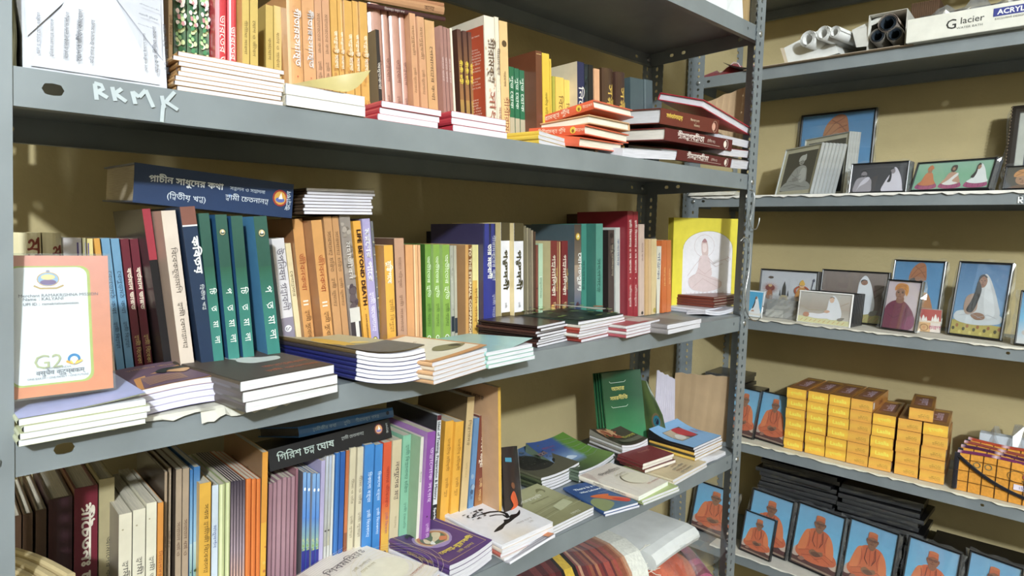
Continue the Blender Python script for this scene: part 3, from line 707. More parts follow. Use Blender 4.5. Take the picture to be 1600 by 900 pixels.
B(897.2, 908, 351, '#5a5c6c', [('G', .6, 1, '#7a6a5a', '#4a3c34'), ('G', .2, .6, '#50607a', '#a8927a'), ('S', .0, .2, ['#4a2c38', '#2c3c5c'], 8, .4), ('E', .45, .88, .36, '#d8b030', '#8a6a20', '#c8c060'), ('T', 'যোগচতুষ্টয়', .72, .34, '#f2f0ea', .72, .5, .0004)], 'multicoloured spine with a yellow badge and white title', side='#4a5a60')
TE = [('T', 'সৎপ্রসঙ্গে', .66, .32, '#1c4a40', .4, .5), ('D', .5, .06, .22, '#16302c'), ('D', .55, .05, .1, '#e8f0ea')]
B(908.4, 916.5, 350, '#3c8474', TE, 'first teal spine beside the multicoloured one', gap=False)
B(931, 942, 350, '#4a8e7e', TE, 'second teal spine standing forward of the first', side='#326e62')
B.X = None
B(941, 962, 334, '#b98d62', [], 'tall tan volume set back behind the dark spines', y=.26, side='#4c3426', w=.14)
B(950.3, 959.8, 360, '#483c38', [('S', .5, 1, ['#2c2624', '#5c4c44'], 10, .4), ('T', 'সাধু নাগমহাশয়', .84, .48, '#b0a890', .62, .3), ('D', .5, .05, .3, '#8a6a40')], 'dark charcoal brown spine before the tall tan volume', y=.125, side='#302826')
B(961.5, 968.8, 356, '#c4c8c0', [('T', 'কথাপ্রসঙ্গ', .9, .55, '#3c4c78', .6, .45)], 'pale bluish white spine beside the tall crimson pair', gap=False)
RD = [('T', 'স্বামী বিবেকানন্দ ও নব জাগরণ', .92, .42, '#f0e2d8', .5, .34, .0003), ('D', .5, .37, .08, '#f0e2d8'), ('T', 'অসিতকুমার', .31, .1, '#f0e2d8', .5, .34)]
B(980.3, 989, 330, '#9c2430', RD, 'taller crimson spine with white lettering beside the pale bluish one', side='#8a1c2c', hard=True, w=.15)
B(989.4, 997, 331, '#9c2430', RD, 'second crimson spine with white lettering beside the blush one', gap=False, hard=True, w=.15)
B(998.5, 1006.8, 351, '#cfb4a4', [('T', 'মনের কথা', .8, .6, '#8a6a64', .6, .3), ('D', .6, .03, .2, '#3c3430')], 'blush pink spine between crimson and tan ones', gap=False)
B(1008.3, 1013, 374, '#cfa770', [], 'thin tan booklet beside the blush spine', gap=False, cat='booklet')
B(1013.4, 1017.6, 374, '#d4b080', [], 'second thin tan booklet beside the cream one', gap=False, cat='booklet')
B(1018, 1026, 374, '#d9c08c', [('D', .6, .05, .3, '#b09a40')], 'cream spine beside the white programme booklet', gap=False)
B(1026.4, 1032.8, 385, '#dcd6c4', [('T', 'পঞ্জিকা', .92, .5, '#3c4468', .4, .6)], 'white programme booklet with blue print beside the orange pair', gap=False, cat='booklet', s_=-.03)
OG = [('T', None, .8, .2, '#f0c070', .6, .3)]
B(1034, 1041.6, 376, '#cf6a26', OG, 'first bright orange spine near the corner post', gap=False)
B(1042, 1048.8, 376, '#d2722c', OG, 'second bright orange spine beside the yellow picture book', gap=False)

# ------------------------------------------------------------------ lower shelf
C = Row('C', 0.155, 0.05)
C.at(860, -0.005)
MM = [('T', 'যুগাচার্য বিবেকানন্দ', .70, .05, '#dcd4c4', .62, .38)]
C(17, 34, 809, '#4a3424', MM, 'dark brown volume half hidden by the corner post', y=.12, hard=True)
C(35, 51.6, 805, '#4a3424', MM, 'second dark brown volume beside the corner post', gap=False, hard=True)
C(55, 73, 799, '#4a3424', MM, 'third dark brown volume, pale inside cover showing', gap=False, hard=True)
C(75, 113.5, 783, '#3c2028', [('T', 'যুগাচার্য বিবেকানন্দ', .64, .04, '#d4ccc0', .58, .24, .0003)], 'very thick dark plum volume beside the dark brown trio', gap=False, hard=True, round_=.002)
C(115, 152.8, 766, '#6e1c2c', [('T', 'শ্রীচৈতন্য চরিত', .92, .28, '#eadfca', .52, .42, .0006), ('T', 'গীতা', .24, .16, '#eadfca', .52, .36, .0006), ('S', .02, .12, ['#d8a030', '#e0b848'], 6, .14)], 'thick wine red volume with large cream lettering', gap=False, hard=True, side='#8a5a3c')
C(153.8, 179, 751, '#a3966e', [('G', 0, .55, '#b0a27c', '#9a8e68'), ('T', 'আমাদের কথা', .70, .36, '#3c382c', .62, .3), ('T', 'স্মরণে', .24, .06, '#a0503c', .6, .26)], 'khaki volume with dark lettering beside the wine red one', gap=False, hard=True)
WT = [('T', 'স্বামী তুরীয়ানন্দ', .82, .20, '#3c3834', .55, .42), ('D', .3, .9, .08, '#9a9070')]
C.at(841.7, -0.01)
C(185, 206.5, 806, '#d4ccb4', WT, 'lowest off-white volume with black lettering beside the khaki one', y=.07, hard=False, side='#7c7468')
C(207, 227.6, 799, '#d4cdb6', WT, 'middle off-white volume with black lettering', gap=False)
C(228, 245, 788, '#d6d0b8', WT, 'tallest off-white volume with a small rosette beside the orange booklet', gap=False)
C(245.6, 255.6, 787, '#d0872c', [('T', 'নিত্যপ্রসঙ্গ', .78, .42, '#8a3a1c', .5, .6)], 'short orange booklet beside the off-white volumes', gap=False, cat='booklet')
KT = [('T', 'সনাতন ধর্ম ও', .78, .40, '#5a3c2c', .5, .55), ('D', .5, .22, .22, '#4a2c20')]
C(255.8, 261, 738, '#a08a70', KT, 'first thin fawn spine with a brown dot near its foot', y=.085, side='#4c4034', w=.14)
C(261.4, 267, 732, '#a8937a', KT, 'second thin fawn spine behind the first, slightly taller', y=.095, w=.14)
C(273.5, 283.8, 735, '#a8937a', KT, 'wider fawn spine with a brown dot past the dark gap', y=.09, side='#5a4c40', w=.14)
C(284.2, 295, 733.5, '#a8937a', KT, 'wider fawn spine with a brown dot beside the blue photographic pair', gap=False, w=.14)
BS = [('G', .55, 1, '#8ab4cc', '#2f6ca6'), ('G', .3, .55, '#6a948c', '#a8c4c8'), ('G', 0, .3, '#4c6440', '#5a7860'), ('S', 0, .42, ['#3c5034', '#587048', '#7c9080'], 14, .3)]
C(295.6, 301, 735, '#3c78ac', BS, 'narrow blue and green landscape spine beside the fawn ones', gap=False, cat='booklet')
C(301.4, 312, 731, '#3c78ac', BS, 'wider blue and green landscape spine beside the mustard one', gap=False)
C(310.5, 329.3, 757.5, '#d6a228', [('T', 'সবার স্বামীজী বিবেকানন্দ', .86, .40, '#4a3410', .62, .36), ('D', .5, .36, .05, '#f0e0b0'), ('T', 'স্বামী লোকেশ্বরা', .32, .04, '#7a5a1c', .55, .26)], 'mustard spine with brown lettering beside the landscape pair', y=.078)
C(330, 341, 760, '#c4d0dc', [('B', 0, .1, '#a8b850'), ('B', .13, .28, '#1c2430'), ('T', 'মাতৃদর্শন', .78, .5, '#2c4c8a', .5, .5)], 'pale blue booklet with dark block near its foot', y=.085, cat='booklet')
C(341.4, 351.2, 758, '#b9c088', [('B', 0, 1, '#d4d8a8', .2, .5)], 'pale lime spine beside the pale blue booklet', gap=False, cat='booklet', round_=.001)
C(351.6, 359.5, 755, '#b9c088', [('B', 0, .25, '#2c3430'), ('B', .25, 1, '#d4d8a8', .3, .6)], 'second pale lime spine with darker foot', gap=False, cat='booklet', round_=.001)
PP = [('G', .5, 1, '#a08c94', '#3c3440'), ('G', .28, .5, '#c49a88', '#a08c94'), ('S', 0, .28, ['#1c1a20', '#2c2830'], 8, .4)]
for i, (a, b) in enumerate(((359.9, 364.2), (364.5, 368.8), (369.1, 373.4), (373.7, 378), (378.3, 382.6))):
    C(a, b, 753-.6*i, '#5a4c58', PP, ('first', 'second', 'third', 'fourth', 'fifth')[i]+' thin dusky pink booklet with a dark treeline at its foot', gap=False, cat='booklet')
for i, (a, b) in enumerate(((383.2, 391.5), (392, 399.3), (399.8, 406.6))):
    C(a, b, 749.5, '#d0691c', [('B', 0, 1, '#dc8030', .2, .45)], ('first', 'second', 'third')[i]+' plain deep orange booklet beside the tall yellow spine', gap=False, cat='booklet')
def tan_cover(P, w, H):
    P.text('বিবেকানন্দ সাহিত্য', w*.5, H*.82, H*.03, '#3c2a18', 0, 'c', fit=w*.55, hmax=H*.04)
    P.text('প্রসঙ্গ', w*.5, H*.72, H*.03, '#3c2a18', 0, 'c', fit=w*.2, hmax=H*.03)
C.at(828, -0.02)
C(407.3, 416.8, 708, '#d9a01c', [('G', .55, 1, '#d08a1c', '#d8921c'), ('S', .0, .4, ['#b86a28', '#7a4a1c', '#d8b040'], 8, .35)], 'tall yellow-orange spine of a book with a tan cover', side='#8a6844', sideops=tan_cover, w=.15)
for i, (a, b, yt, c) in enumerate(((418.5, 424.8, 757, '#96707a'), (425.1, 431, 755, '#a07a84'), (431.3, 439, 751, '#a27c86'), (439.5, 446.6, 747, '#a27c86'), (446.9, 453, 747, '#9c7680'), (453.4, 459.6, 745.5, '#a27c86'), (460, 464.5, 733, '#94646e'))):
    C(a, b, yt, c, [('B', 0, 1, mix(c, '#5a3840', .5), 0, .12)], ('first', 'second', 'third', 'fourth', 'fifth', 'sixth', 'seventh')[i]+' thin mauve booklet counted from the tall yellow-orange spine', gap=False, cat='booklet', y=.095 if i == 0 else None)
BP = [('G', .36, .62, '#8fae88', '#4a7cc0'), ('G', .62, 1, '#4a80c4', '#7aa4d0'), ('B', 0, .34, '#2c2c84'), ('S', .34, .44, ['#7c9c58', '#a8b480'], 6, .35), ('D', .55, .86, .32, '#e8ecee', 1.6)]
C.at(800, -0.02)
C(472, 478, 739, '#3c6cb0', BP, 'first blue lake photograph booklet beside the mauve run', y=.085, cat='booklet', side='#5c5a5e')
C(478.5, 484.3, 740, '#3c6cb0', BP, 'second blue lake photograph booklet', gap=False, cat='booklet')
C(487, 493, 741, '#3c6cb0', BP, 'third blue lake photograph booklet past a grey edge', cat='booklet', side='#8a8a90')
C(493.4, 499, 741, '#3c6cb0', BP, 'fourth blue lake photograph booklet beside the lavender one', gap=False, cat='booklet')
C(499.6, 506.5, 721, '#a8a0c4', [], 'plain lavender booklet beside the blue lake photographs', gap=False, cat='booklet', s_=-.03)
C(507, 511.5, 714, '#b8b8b4', [('G', .3, 1, '#9c9a8c', '#b4bccc'), ('D', .5, .42, .4, '#3c3834')], 'silver-white booklet with a dark fleck, next to the lavender one', gap=False, cat='booklet', s_=-.03)
C(512, 516.3, 713, '#c0c0bc', [('G', .3, 1, '#a8a48c', '#a8b4cc'), ('D', .5, .42, .4, '#3c3834')], 'silver-white booklet with a dark fleck in the middle', gap=False, cat='booklet', s_=-.03)
C(516.8, 521, 712, '#c8c8c4', [], 'plain silver-white booklet beside the deep blue pair', gap=False, cat='booklet', s_=-.03)
C(521.5, 529, 709, '#2a64a8', [('B', 0, 1, '#3c7cc0', .3, .5)], 'first deep blue booklet under the black book', gap=False, cat='booklet', s_=-.03)
C(529.5, 537.3, 707, '#2458a0', [], 'second deep blue booklet under the black book', gap=False, cat='booklet', s_=-.03)
C(538, 543.5, 705, '#8c5030', [('G', .35, 1, '#c07040', '#b06030'), ('S', 0, .35, ['#4c3028', '#8c4c2c'], 6, .4)], 'thin brown-orange sunset booklet beside the cream pair', gap=False, cat='booklet', s_=-.03)
CC = [('T', 'শ্রীমা ও তাঁর', .80, .52, '#6a5a44', .55, .4), ('T', 'স্বামী পূর্ণাত্মা', .48, .28, '#6a5a44', .55, .36), ('D', .5, .08, .28, '#4c4434'), ('D', .5, .08, .14, '#cfc4a4')]
C(543.9, 553.3, 701.5, '#cabf9f', CC, 'first cream spine with a round seal at its foot', gap=False, s_=-.035)
C(555.5, 566, 700.5, '#cdc2a4', CC, 'second cream spine with a round seal at its foot', gap=False, s_=-.035)
LB = [('T', 'চিকাগো বক্তৃতা', .78, .54, '#dce8f4', .6, .36), ('T', 'স্বামী বিবেকানন্দ', .48, .26, '#dce8f4', .6, .3), ('D', .6, .06, .2, '#123048')]
C.at(742, -0.03)
C(568.5, 583.5, 697, '#3880c4', LB, 'first bright blue spine beside the cream pair', s_=-.035, side='#26609c')
C(585, 597, 696.5, '#3880c4', LB, 'second bright blue spine beside the red and yellow one', s_=-.035, gap=False)
C(598, 610.5, 693, '#cf5028', [('G', .25, .5, '#d8a030', '#cf5028'), ('B', 0, .25, '#dca830'), ('T', 'আমার জীবনব্রত', .80, .46, '#8a1c14', .6, .36), ('T', 'স্বামী বিবেকা', .42, .24, '#8a3a7a', .6, .3), ('D', .5, .08, .26, '#5c3424'), ('D', .5, .08, .14, '#e8d890')], 'spine fading from red to yellow beside the bright blue pair', gap=False, s_=-.035)
C(611.5, 626, 690, '#c8b894', [('T', 'নবযুগের মন্ত্র', .82, .50, '#3c2430', .6, .44), ('T', 'সত্যানন্দ', .36, .26, '#8a7a5a', .6, .24), ('E', .5, .07, .36, '#e0c050', '#3c4c8a', '#c08030')], 'beige spine with plum lettering beside the red and yellow one', gap=False, s_=-.04)
C(627, 640, 682, '#7cb294', [('T', 'স্বামী বিজ্ঞানানন্দ চরিত', .92, .52, '#2c5a48', .6, .36), ('T', 'স্বামী জ্যোতি', .46, .2, '#3c6a58', .6, .26), ('D', .5, .09, .22, '#dce8dc'), ('D', .5, .09, .12, '#4a7a60')], 'sea green spine beside the beige one', gap=False, s_=-.045)
C(654.5, 659.8, 684, '#d0d0bc', [('T', 'গীতাসার', .85, .5, '#5a6a5a', .5, .4), ('D', .5, .05, .3, '#2c342c')], 'thin whitish spine with a sage green cover', s_=-.05, side='#8aa584')
PU = [('T', 'তত্ত্বালোক সংগ্রহ', .90, .42, '#e0cce4', .64, .4), ('D', .55, .33, .1, '#4a1c50'), ('T', 'স্বামী নিত্য', .28, .12, '#d8c0dc', .6, .3), ('E', .5, .05, .28, '#d8a88a', '#6a2c5c', '#a04c6c')]
C(664, 677, 677, '#86469a', PU, 'violet spine leaning beside the black lettered white one', s_=-.06, side='#a070b0')
C(678.5, 685.5, 650, '#cfd2d4', [('B', .0, .28, '#1c1c20'), ('B', .96, 1, '#5a1c2c'), ('T', 'Ideal of Training, Preparation & Ministry', .95, .32, '#26262c', .5, .6, .0002), ('T', 'Spiritual Life', .27, .02, '#e8e8e8', .5, .5, .0003)], 'tall white and black spine with English lettering and a dark cover', s_=-.05, side='#3a3a3c', gap=False, y=.085, hard=True, w=.16)
YL = [('T', 'ভারতীয় মহীয়সী', .84, .54, '#8a5a14', .55, .32), ('T', 'স্বামী শুদ্ধ', .48, .3, '#8a5a14', .55, .28), ('E', .5, .05, .24, '#e0d0c8', '#8a2c2c', '#5c3c8a')]
C(691, 704, 660, '#e0a41e', YL, 'first golden yellow spine beside the white and black one', s_=-.06, y=.10, side='#c48c1c')
C(707, 720, 661, '#e0a41e', YL, 'second golden yellow spine beside the tall beige one', s_=-.06)
C(722, 733.5, 622, '#c8ad78', [('T', 'শিক্ষাপ্রসঙ্গ', .82, .62, '#5a4628', .55, .36), ('T', None, .5, .36, '#a08a58', .5, .2), ('D', .5, .07, .22, '#6a5630')], 'tall beige spine with a small seal at its foot', s_=-.07, side='#6e5a3c', hard=False, w=.15)
C(735, 743.3, 655, '#5884ae', [('S', 0, .45, ['#4c6a8c', '#8aa0b4', '#3c5470'], 8, .4)], 'narrow blue spine between the beige and brown ones', s_=-.07, gap=False)
C(743.8, 756, 651, '#743c2e', [('G', 0, .35, '#b07a2c', '#743c2e'), ('T', 'উপনিষদ মাধুরী', .86, .50, '#e8dcc8', .6, .5, .0004), ('T', 'স্বামী প্রসন্না', .4, .18, '#e0c080', .6, .28), ('D', .5, .05, .22, '#d8b050')], 'russet and gold spine with white lettering beside the violet one', s_=-.06, gap=False)
C(756.5, 767, 646, '#8c3c90', [('T', 'শ্রীরামকৃষ্ণের শেষ দিন', .93, .46, '#e4cce0', .55, .34), ('D', .5, .38, .1, '#3c1040'), ('T', 'চেতন', .32, .16, '#d8c0d8', .5, .3), ('E', .5, .06, .3, '#e8d0b0', '#7a1c3c', '#8a8a3c')], 'second violet spine beside the big tan cover with a barcode', s_=-.05, gap=False)
def barcode(P, w, H):
    P.rect(w*.10, H*.20, w*.52, H*.34, '#d8c4b0'); rr = random.Random(2); x = w*.14
    while x < w*.48:
        q = rr.choice((.0008, .0014, .002)); P.rect(x, H*.225, x+q, H*.325, '#5a4c78'); x += q+rr.choice((.0010, .0016))
    P.text('₹ ২০.০০', w*.3, H*.10, H*.02, '#4a3a30'); P.text('মহাপুরুষ প্রসঙ্গ', w*.5, H*.90, H*.03, '#3c3428', 0, 'c', fit=w*.55, hmax=H*.03)
C(779, 783.8, 606, '#d8a838', [], 'tall tan book showing its back cover with a barcode', s_=.01, y=.045, side='#c49a70', sideops=barcode, w=.155)
# ================================================================== books and booklets lying down
ORD = ['lowest', 'second', 'third', 'fourth', 'fifth', 'sixth', 'seventh', 'eighth', 'ninth', 'tenth', 'eleventh', 'twelfth', 'thirteenth', 'fourteenth', 'fifteenth', 'sixteenth', 'seventeenth', 'eighteenth', 'nineteenth', 'twentieth', 'twenty-first', 'twenty-second']
WHITE = '#d6d4da'
def leaflet(M, W, D, th, col, page, spine, label, cat='booklet', group=None, bend=None, curl=None, art=None, name='booklet', hard=False, nu=6, nv=6, m='gloss', inside='#e8e4dc', spart=None, sh=0.0):
    """lying booklet: W along x, D along y, th up; spine at 'l', 'r', 'f' or 'b'; bend lifts the whole, curl only the upper cover"""
    T = thing(name, label, cat, M, group)
    bd = bend or (lambda u, v: 0.0); cu = curl or (lambda u, v: 0.0)
    if not bend and not curl: nu = nv = 1
    c = 0.002 if hard else 0.0003
    lip = 0.003 if hard else 0.0
    G = lambda f: [(W*i/nu+sh*D*j/nv, D*j/nv, f(i/nu, j/nv)) for j in range(nv+1) for i in range(nu+1)]
    mb = MB()
    mb.grid(G(lambda u, v: th+bd(u, v)+cu(u, v)), nu, nv, col)
    mb.grid(G(lambda u, v: th-c+bd(u, v)+cu(u, v)), nu, nv, inside if curl else col)
    mb.grid(G(lambda u, v: c+bd(u, v)), nu, nv, col); mb.grid(G(lambda u, v: bd(u, v)), nu, nv, col)
    for k, (a, b) in enumerate((((0, 0), (1, 0)), ((1, 0), (1, 1)), ((1, 1), (0, 1)), ((0, 1), (0, 0)))):
        side = 'frbl'[k]; n = nu if k % 2 == 0 else nv
        e = [(a[0]+(b[0]-a[0])*i/n, a[1]+(b[1]-a[1])*i/n) for i in range(n+1)]
        out = {'f': (0, -1), 'b': (0, 1), 'l': (-1, 0), 'r': (1, 0)}[side]
        if side == spine:
            rows = [(0, 0)]+([(.0012, .3), (.0012, .7)] if th > .0025 else [])+[(0, 1)]
            pts = [(W*u+out[0]*o+sh*D*v, D*v+out[1]*o, th*z+bd(u, v)+(cu(u, v) if z == 1 else 0)) for o, z in rows for u, v in e]
            mb.grid(pts, n, len(rows)-1, col)
        else:
            for z0, z1, f in ((th-c, th, cu), (0, c, lambda u, v: 0)):
                mb.grid([(W*u+sh*D*v, D*v, z+bd(u, v)+f(u, v)) for z in (z0, z1) for u, v in e], n, 1, col)
    mb.build('cover', m, T)
    x0, x1 = (0.0003 if spine == 'l' else lip+.0003), W-(0.0003 if spine == 'r' else lip+.0003)
    y0, y1 = (0.0003 if spine == 'f' else lip+.0003), D-(0.0003 if spine == 'b' else lip+.0003)
    H = lambda u, v, z: (x0+(x1-x0)*u+sh*(y0+(y1-y0)*v), y0+(y1-y0)*v, z+bd(u, v))
    pg = MB()
    for z in (c, th-c): pg.grid([H(i/nu, j/nv, z) for j in range(nv+1) for i in range(nu+1)], nu, nv, page)
    for a, b, n in (((0, 0), (1, 0), nu), ((1, 0), (1, 1), nv), ((1, 1), (0, 1), nu), ((0, 1), (0, 0), nv)):
        e = [(a[0]+(b[0]-a[0])*i/n, a[1]+(b[1]-a[1])*i/n) for i in range(n+1)]
        pg.grid([H(u, v, z) for z in (c, th-c) for u, v in e], n, 1, page)
    pg.build('page_block', 'paper_flat', T)
    if art:
        P = Print(lambda u, v, h: (u+sh*v, v, th+bd(u/W, v/D)+cu(u/W, v/D)+h)); P.k = 2
        if bend or curl: P.step = 0.00022
        art(P, W, D)
        if P.f: P.build('cover_print', 'ink', T)
    if spart:
        P = {'l': Print(lambda u, v, h: (-h-.0013, D-u, v)), 'f': Print(lambda u, v, h: (u, -h-.0013, v))}[spine]
        spart(P, D if spine == 'l' else W, th); P.build('spine_lettering', 'ink', T)
    return T
def plane_at(row, FL, FR, BL, h, ycap=None):
    a, b, c = on_shelf(*FL, row, h), on_shelf(*FR, row, h), on_shelf(*BL, row, h)
    x = b-a; W = x.length; x = x.normalized(); n = Vector((-SX, 0, 1)).normalized(); y = n.cross(x).normalized(); D = abs((c-a).dot(y))
    if ycap is not None:
        top = max(a.y, b.y); D = min(D, max(.03, (ycap-top)/max(y.y, .3)))
    return a-n*h, x, y, n, W, D, max(-.9, min(.9, (c-a).dot(x)/max(.01, abs((c-a).dot(y)))))
def pile(row, FL, FR, BL, hs, cols, what, top, spine='l', page=WHITE, art=None, h0=0.0, ycap=None, jit=.003, group=None, bend=None, curl=None, cat='booklet', name='booklet', hard=False, arts=None, seed=0, single=None, m='gloss', sparts=None, skew=False):
    """hs: thicknesses from the bottom up; the pixel corners are those of the uppermost cover"""
    h = h0+sum(hs); o, x, y, n, W, D, sh = plane_at(row, FL, FR, BL, h, ycap)
    if bend: jit *= .3
    rr = random.Random(seed+int(FL[0])); z = h0+.0006; k = len(hs); out = []
    for i, th in enumerate(hs):
        last = i == k-1; a = 0 if last else rr.uniform(-jit, jit)*4; ca, sa = math.cos(a), math.sin(a)
        X, Y = x*ca+y*sa, y*ca-x*sa
        p = o+n*z+(Vector((0, 0, 0)) if last else x*rr.uniform(-jit, jit)+y*rr.uniform(-jit, jit*.3))
        lab = top if last else ((ORD[i]+(' from the bottom of ' if i else ' of ')) + what)
        cl = cols[i % len(cols)] if isinstance(cols, list) else cols
        out.append(leaflet(basis(p, X, Y, n), W, D, th-.0003, cl, page, spine, lab, cat, group or 'pile: '+what, bend, curl if last else None, art if last else (arts[i] if arts else None), name, hard, m=m, spart=sparts[i] if sparts else None, sh=sh if skew else 0.0))
        z += th
    return out

# ---------------- upper shelf, along the edge (seen from below: only their front edges show)
def pile_edge(row, x0p, x1p, yb, hs, cols, what, top, spine, page=WHITE, y=0.002, D=.135, rot=0.0, **kw):
    a, b = on_y(x0p, yb, y), on_y(x1p, yb, y)
    W = (b.x-a.x); n = Vector((-SX, 0, 1)).normalized(); X = Vector((1, 0, SX)).normalized()
    c, s = math.cos(rot), math.sin(rot); Yv = Vector((0, 1, 0)); X2, Y2 = X*c+Yv*s, Yv*c-X*s
    z = kw.pop('h0', 0.0)+.0006; rr = random.Random(int(x0p)); jit = kw.pop('jit', .003); out = []
    art, curl, grp = kw.pop('art', None), kw.pop('curl', None), kw.pop('group', None)
    for i, th in enumerate(hs):
        last = i == len(hs)-1
        p = Vector((a.x, y, zs(row, a.x)))+n*z+X2*rr.uniform(-jit, jit)+Y2*rr.uniform(0, jit*.5)
        lab = top if last else (ORD[i]+(' from the bottom of ' if i else ' of ')+what)
        out.append(leaflet(basis(p, X2, Y2, n), W, D, th-.0003, cols if not isinstance(cols, list) else cols[i % len(cols)], page, spine, lab, kw.get('cat', 'booklet'), grp or 'pile: '+what, kw.get('bend'), curl if last else None, art if last else None, kw.get('name', 'booklet'), kw.get('hard', False)))
        z += th
    return out
pile_edge('A', 279, 444, 138, [.0050]*8, '#c99a5c', 'the tan-spined pile beside the newsprint parcel', 'topmost booklet of the tan-spined pile beside the newsprint parcel', 'l', D=.10, jit=.0035)
two = pile_edge('A', 446, 570, 170, [.0125, .0125], '#cfc8b0', 'the two white-edged books with an olive cover', 'upper white-edged book whose olive cover curls upward', 'l', D=.125, y=-.004)
def loose_cover():
    mb = MB(); n = 14; zt = lambda u: .0125+.004+.030*u; zb = lambda u: .0126+.0345*max(0, (u-.55)/.45)**2
    f = lambda u, v: (.014+.098*u, .003+.020*v*(1-u)-.006*math.sin(3.1*u), zb(u)+(zt(u)-zb(u))*v)
    for k in (0, .0006): mb.grid([(p[0], p[1]+k, p[2]) for p in [f(i/n, j/4) for j in range(5) for i in range(n+1)]], n, 4, '#b5a566')
    mb.build('loose_cover', 'gloss', two[-1], smooth=True)
loose_cover()
pile_edge('A', 597, 690, 194, [.0085]*3, '#c22f3f', 'the red-spined pile below the mauve volumes', 'topmost book of the red-spined pile below the mauve volumes', 'l', D=.125, jit=.007)
pile_edge('A', 712, 796, 206, [.0095, .0095, .009], '#c22f3f', 'the red-spined pile below the dark gradient spines', 'topmost book of the red-spined pile below the dark gradient spines', 'l', D=.12, jit=.007)
pile_edge('A', 842, 905, 222, [.0068]*3, '#d9b428', 'the yellow-spined pile under the orange hardcovers', 'topmost booklet of the yellow-spined pile under the orange hardcovers', 'l', D=.105, rot=.28, y=.0, jit=.004)
def tiltbook(pFL, pFR, pBL, yF, dB, th, col, page, spine, label, **kw):
    """hardcover given by front corners on the plane y = yF and its back corner on the plane y = dB"""
    a, b, c = on_y(*pFL, yF[0]), on_y(*pFR, yF[1]), on_y(*pBL, dB)
    x = (b-a); W = x.length; x = x.normalized(); y = (c-a)-x*((c-a).dot(x)); D = y.length; y = y.normalized(); n = x.cross(y)
    return leaflet(basis(a, x, y, n), W, D, th, col, page, spine, label, kw.pop('cat', 'book'), kw.pop('group', None), name=kw.pop('name', 'book'), hard=kw.pop('hard', True), **kw)
def otext(P, L, t):
    P.text('শ্রীশ্রীরামকৃষ্ণ পুঁথি', L*.42, t*.52, 1, '#f2e4cc', 0, 'c', fit=L*.5, hmax=t*.5); P.ell(L*.80, t*.5, t*.36, t*.36, '#dcc020', 12); P.ell(L*.80, t*.42, t*.16, t*.2, '#8a5a18', 8)
    P.text('উদ্বোধন', L*.92, t*.5, t*.3, '#f0d8b8')
OB = '#d9582c'
a0 = dict(group='orange hardcovers piled on the upper shelf')
tiltbook((905, 229.5), (972, 238.5), (838, 224), (.0, .03), .11, .0165, OB, '#e9e2cf', 'l', 'lowest orange hardcover of the slanting pile', **a0)
tiltbook((914, 210), (982, 224), (826, 215), (.0, .03), .115, .0165, OB, '#e9e2cf', 'l', 'second orange hardcover of the slanting pile, yellow badge on its spine', spart=otext, **a0)
tiltbook((921, 193), (984, 205), (812, 208), (.0, .03), .12, .0155, '#cfa070', '#e9e2cf', 'r', 'third hardcover of the slanting pile, its page edges turned to the spines', **a0)
tiltbook((929, 169.5), (990, 184), (798, 199.5), (.0, .03), .135, .0155, OB, '#e9e2cf', 'l', 'topmost orange hardcover of the slanting pile with white title', spart=otext, **a0)
def rtext(title, sub):
    def f(P, L, t):
        P.rect(0, 0, L, t, '#5c1c1a'); P.text(title, L*.36, t*.58, 1, '#efe4da', 0, 'c', fit=L*.38, hmax=t*.5, bold=.0003); P.text(sub, L*.66, t*.55, t*.2, '#e0cfc0')
        P.line([(L*.3, t*.3), (L*.8, t*.22)], .0006, '#d8c8b8'); P.ell(L*.88, t*.5, t*.26, t*.3, '#e8dccb', 14); P.ring(L*.90, t*.5, t*.32, t*.42, .0010, '#efe4da', 16)
    return f
def stext(P, L, t):
    P.rect(0, 0, L, t, '#6a2a1c'); P.text('সর্বধর্মসমন্বয়', L*.22, t*.6, 1, '#e8c83c', 0, 'c', fit=L*.26, hmax=t*.36, bold=.0003)
    P.text('শ্রীরামকৃষ্ণ স্মরণে', L*.56, t*.62, t*.13, '#e8d8b0'); P.text('ও', L*.58, t*.45, t*.1, '#e8d8b0'); P.text('বিবেকানন্দ', L*.60, t*.28, t*.13, '#e8d8b0')
    P.ell(L*.90, t*.45, t*.24, t*.28, '#d8a088', 14); P.ring(L*.92, t*.47, t*.34, t*.40, .0009, '#c9a890', 16)
d0 = dict(group='dark red thick books piled by the corner post', page='#dcdbd6')
tiltbook((972, 246), (1057, 250), (960, 243), (.004, .004), .06, .016, '#c9cdd6', WHITE, 'b', 'white paperback lying under the dark red thick books', hard=False, cat='book')
tiltbook((1055, 249.5), (1140, 262), (1013, 245), (.004, .004), .13, .0205, '#6a2420', '#dcdbd6', 'f', 'lowest dark red thick book with white title on its spine', spart=rtext('শ্রীমদ্ভগবদ্গীতা', '(দ্বিতীয় খণ্ড)'), group=d0['group'])
tiltbook((1037, 219), (1142, 236), (985, 226), (.008, .004), .14, .0245, '#6a2420', '#e4ddd0', 'f', 'middle dark red thick book with white title, orange headband showing', spart=rtext('শ্রীমদ্ভগবদ্গীতা', '(দ্বিতীয় খণ্ড)'), group=d0['group'])
tiltbook((1030, 193), (1121, 209.5), (985, 203), (.014, .010), .15, .030, '#6a2a1c', '#d4d4d6', 'f', 'topmost dark red thick book with yellow title on its spine', spart=stext, group=d0['group'])
tiltbook((1143, 262.5), (1173, 265), (1128, 250), (.006, .006), .12, .018, '#cfc8c4', WHITE, 'b', 'white paperback with a red label, bottom of the pile against the post', hard=False,
         art=None)
tiltbook((1130, 243), (1172, 247), (1118, 235), (.008, .008), .12, .016, '#a83c48', WHITE, 'b', 'red covered paperback second in the pile against the post', hard=False)
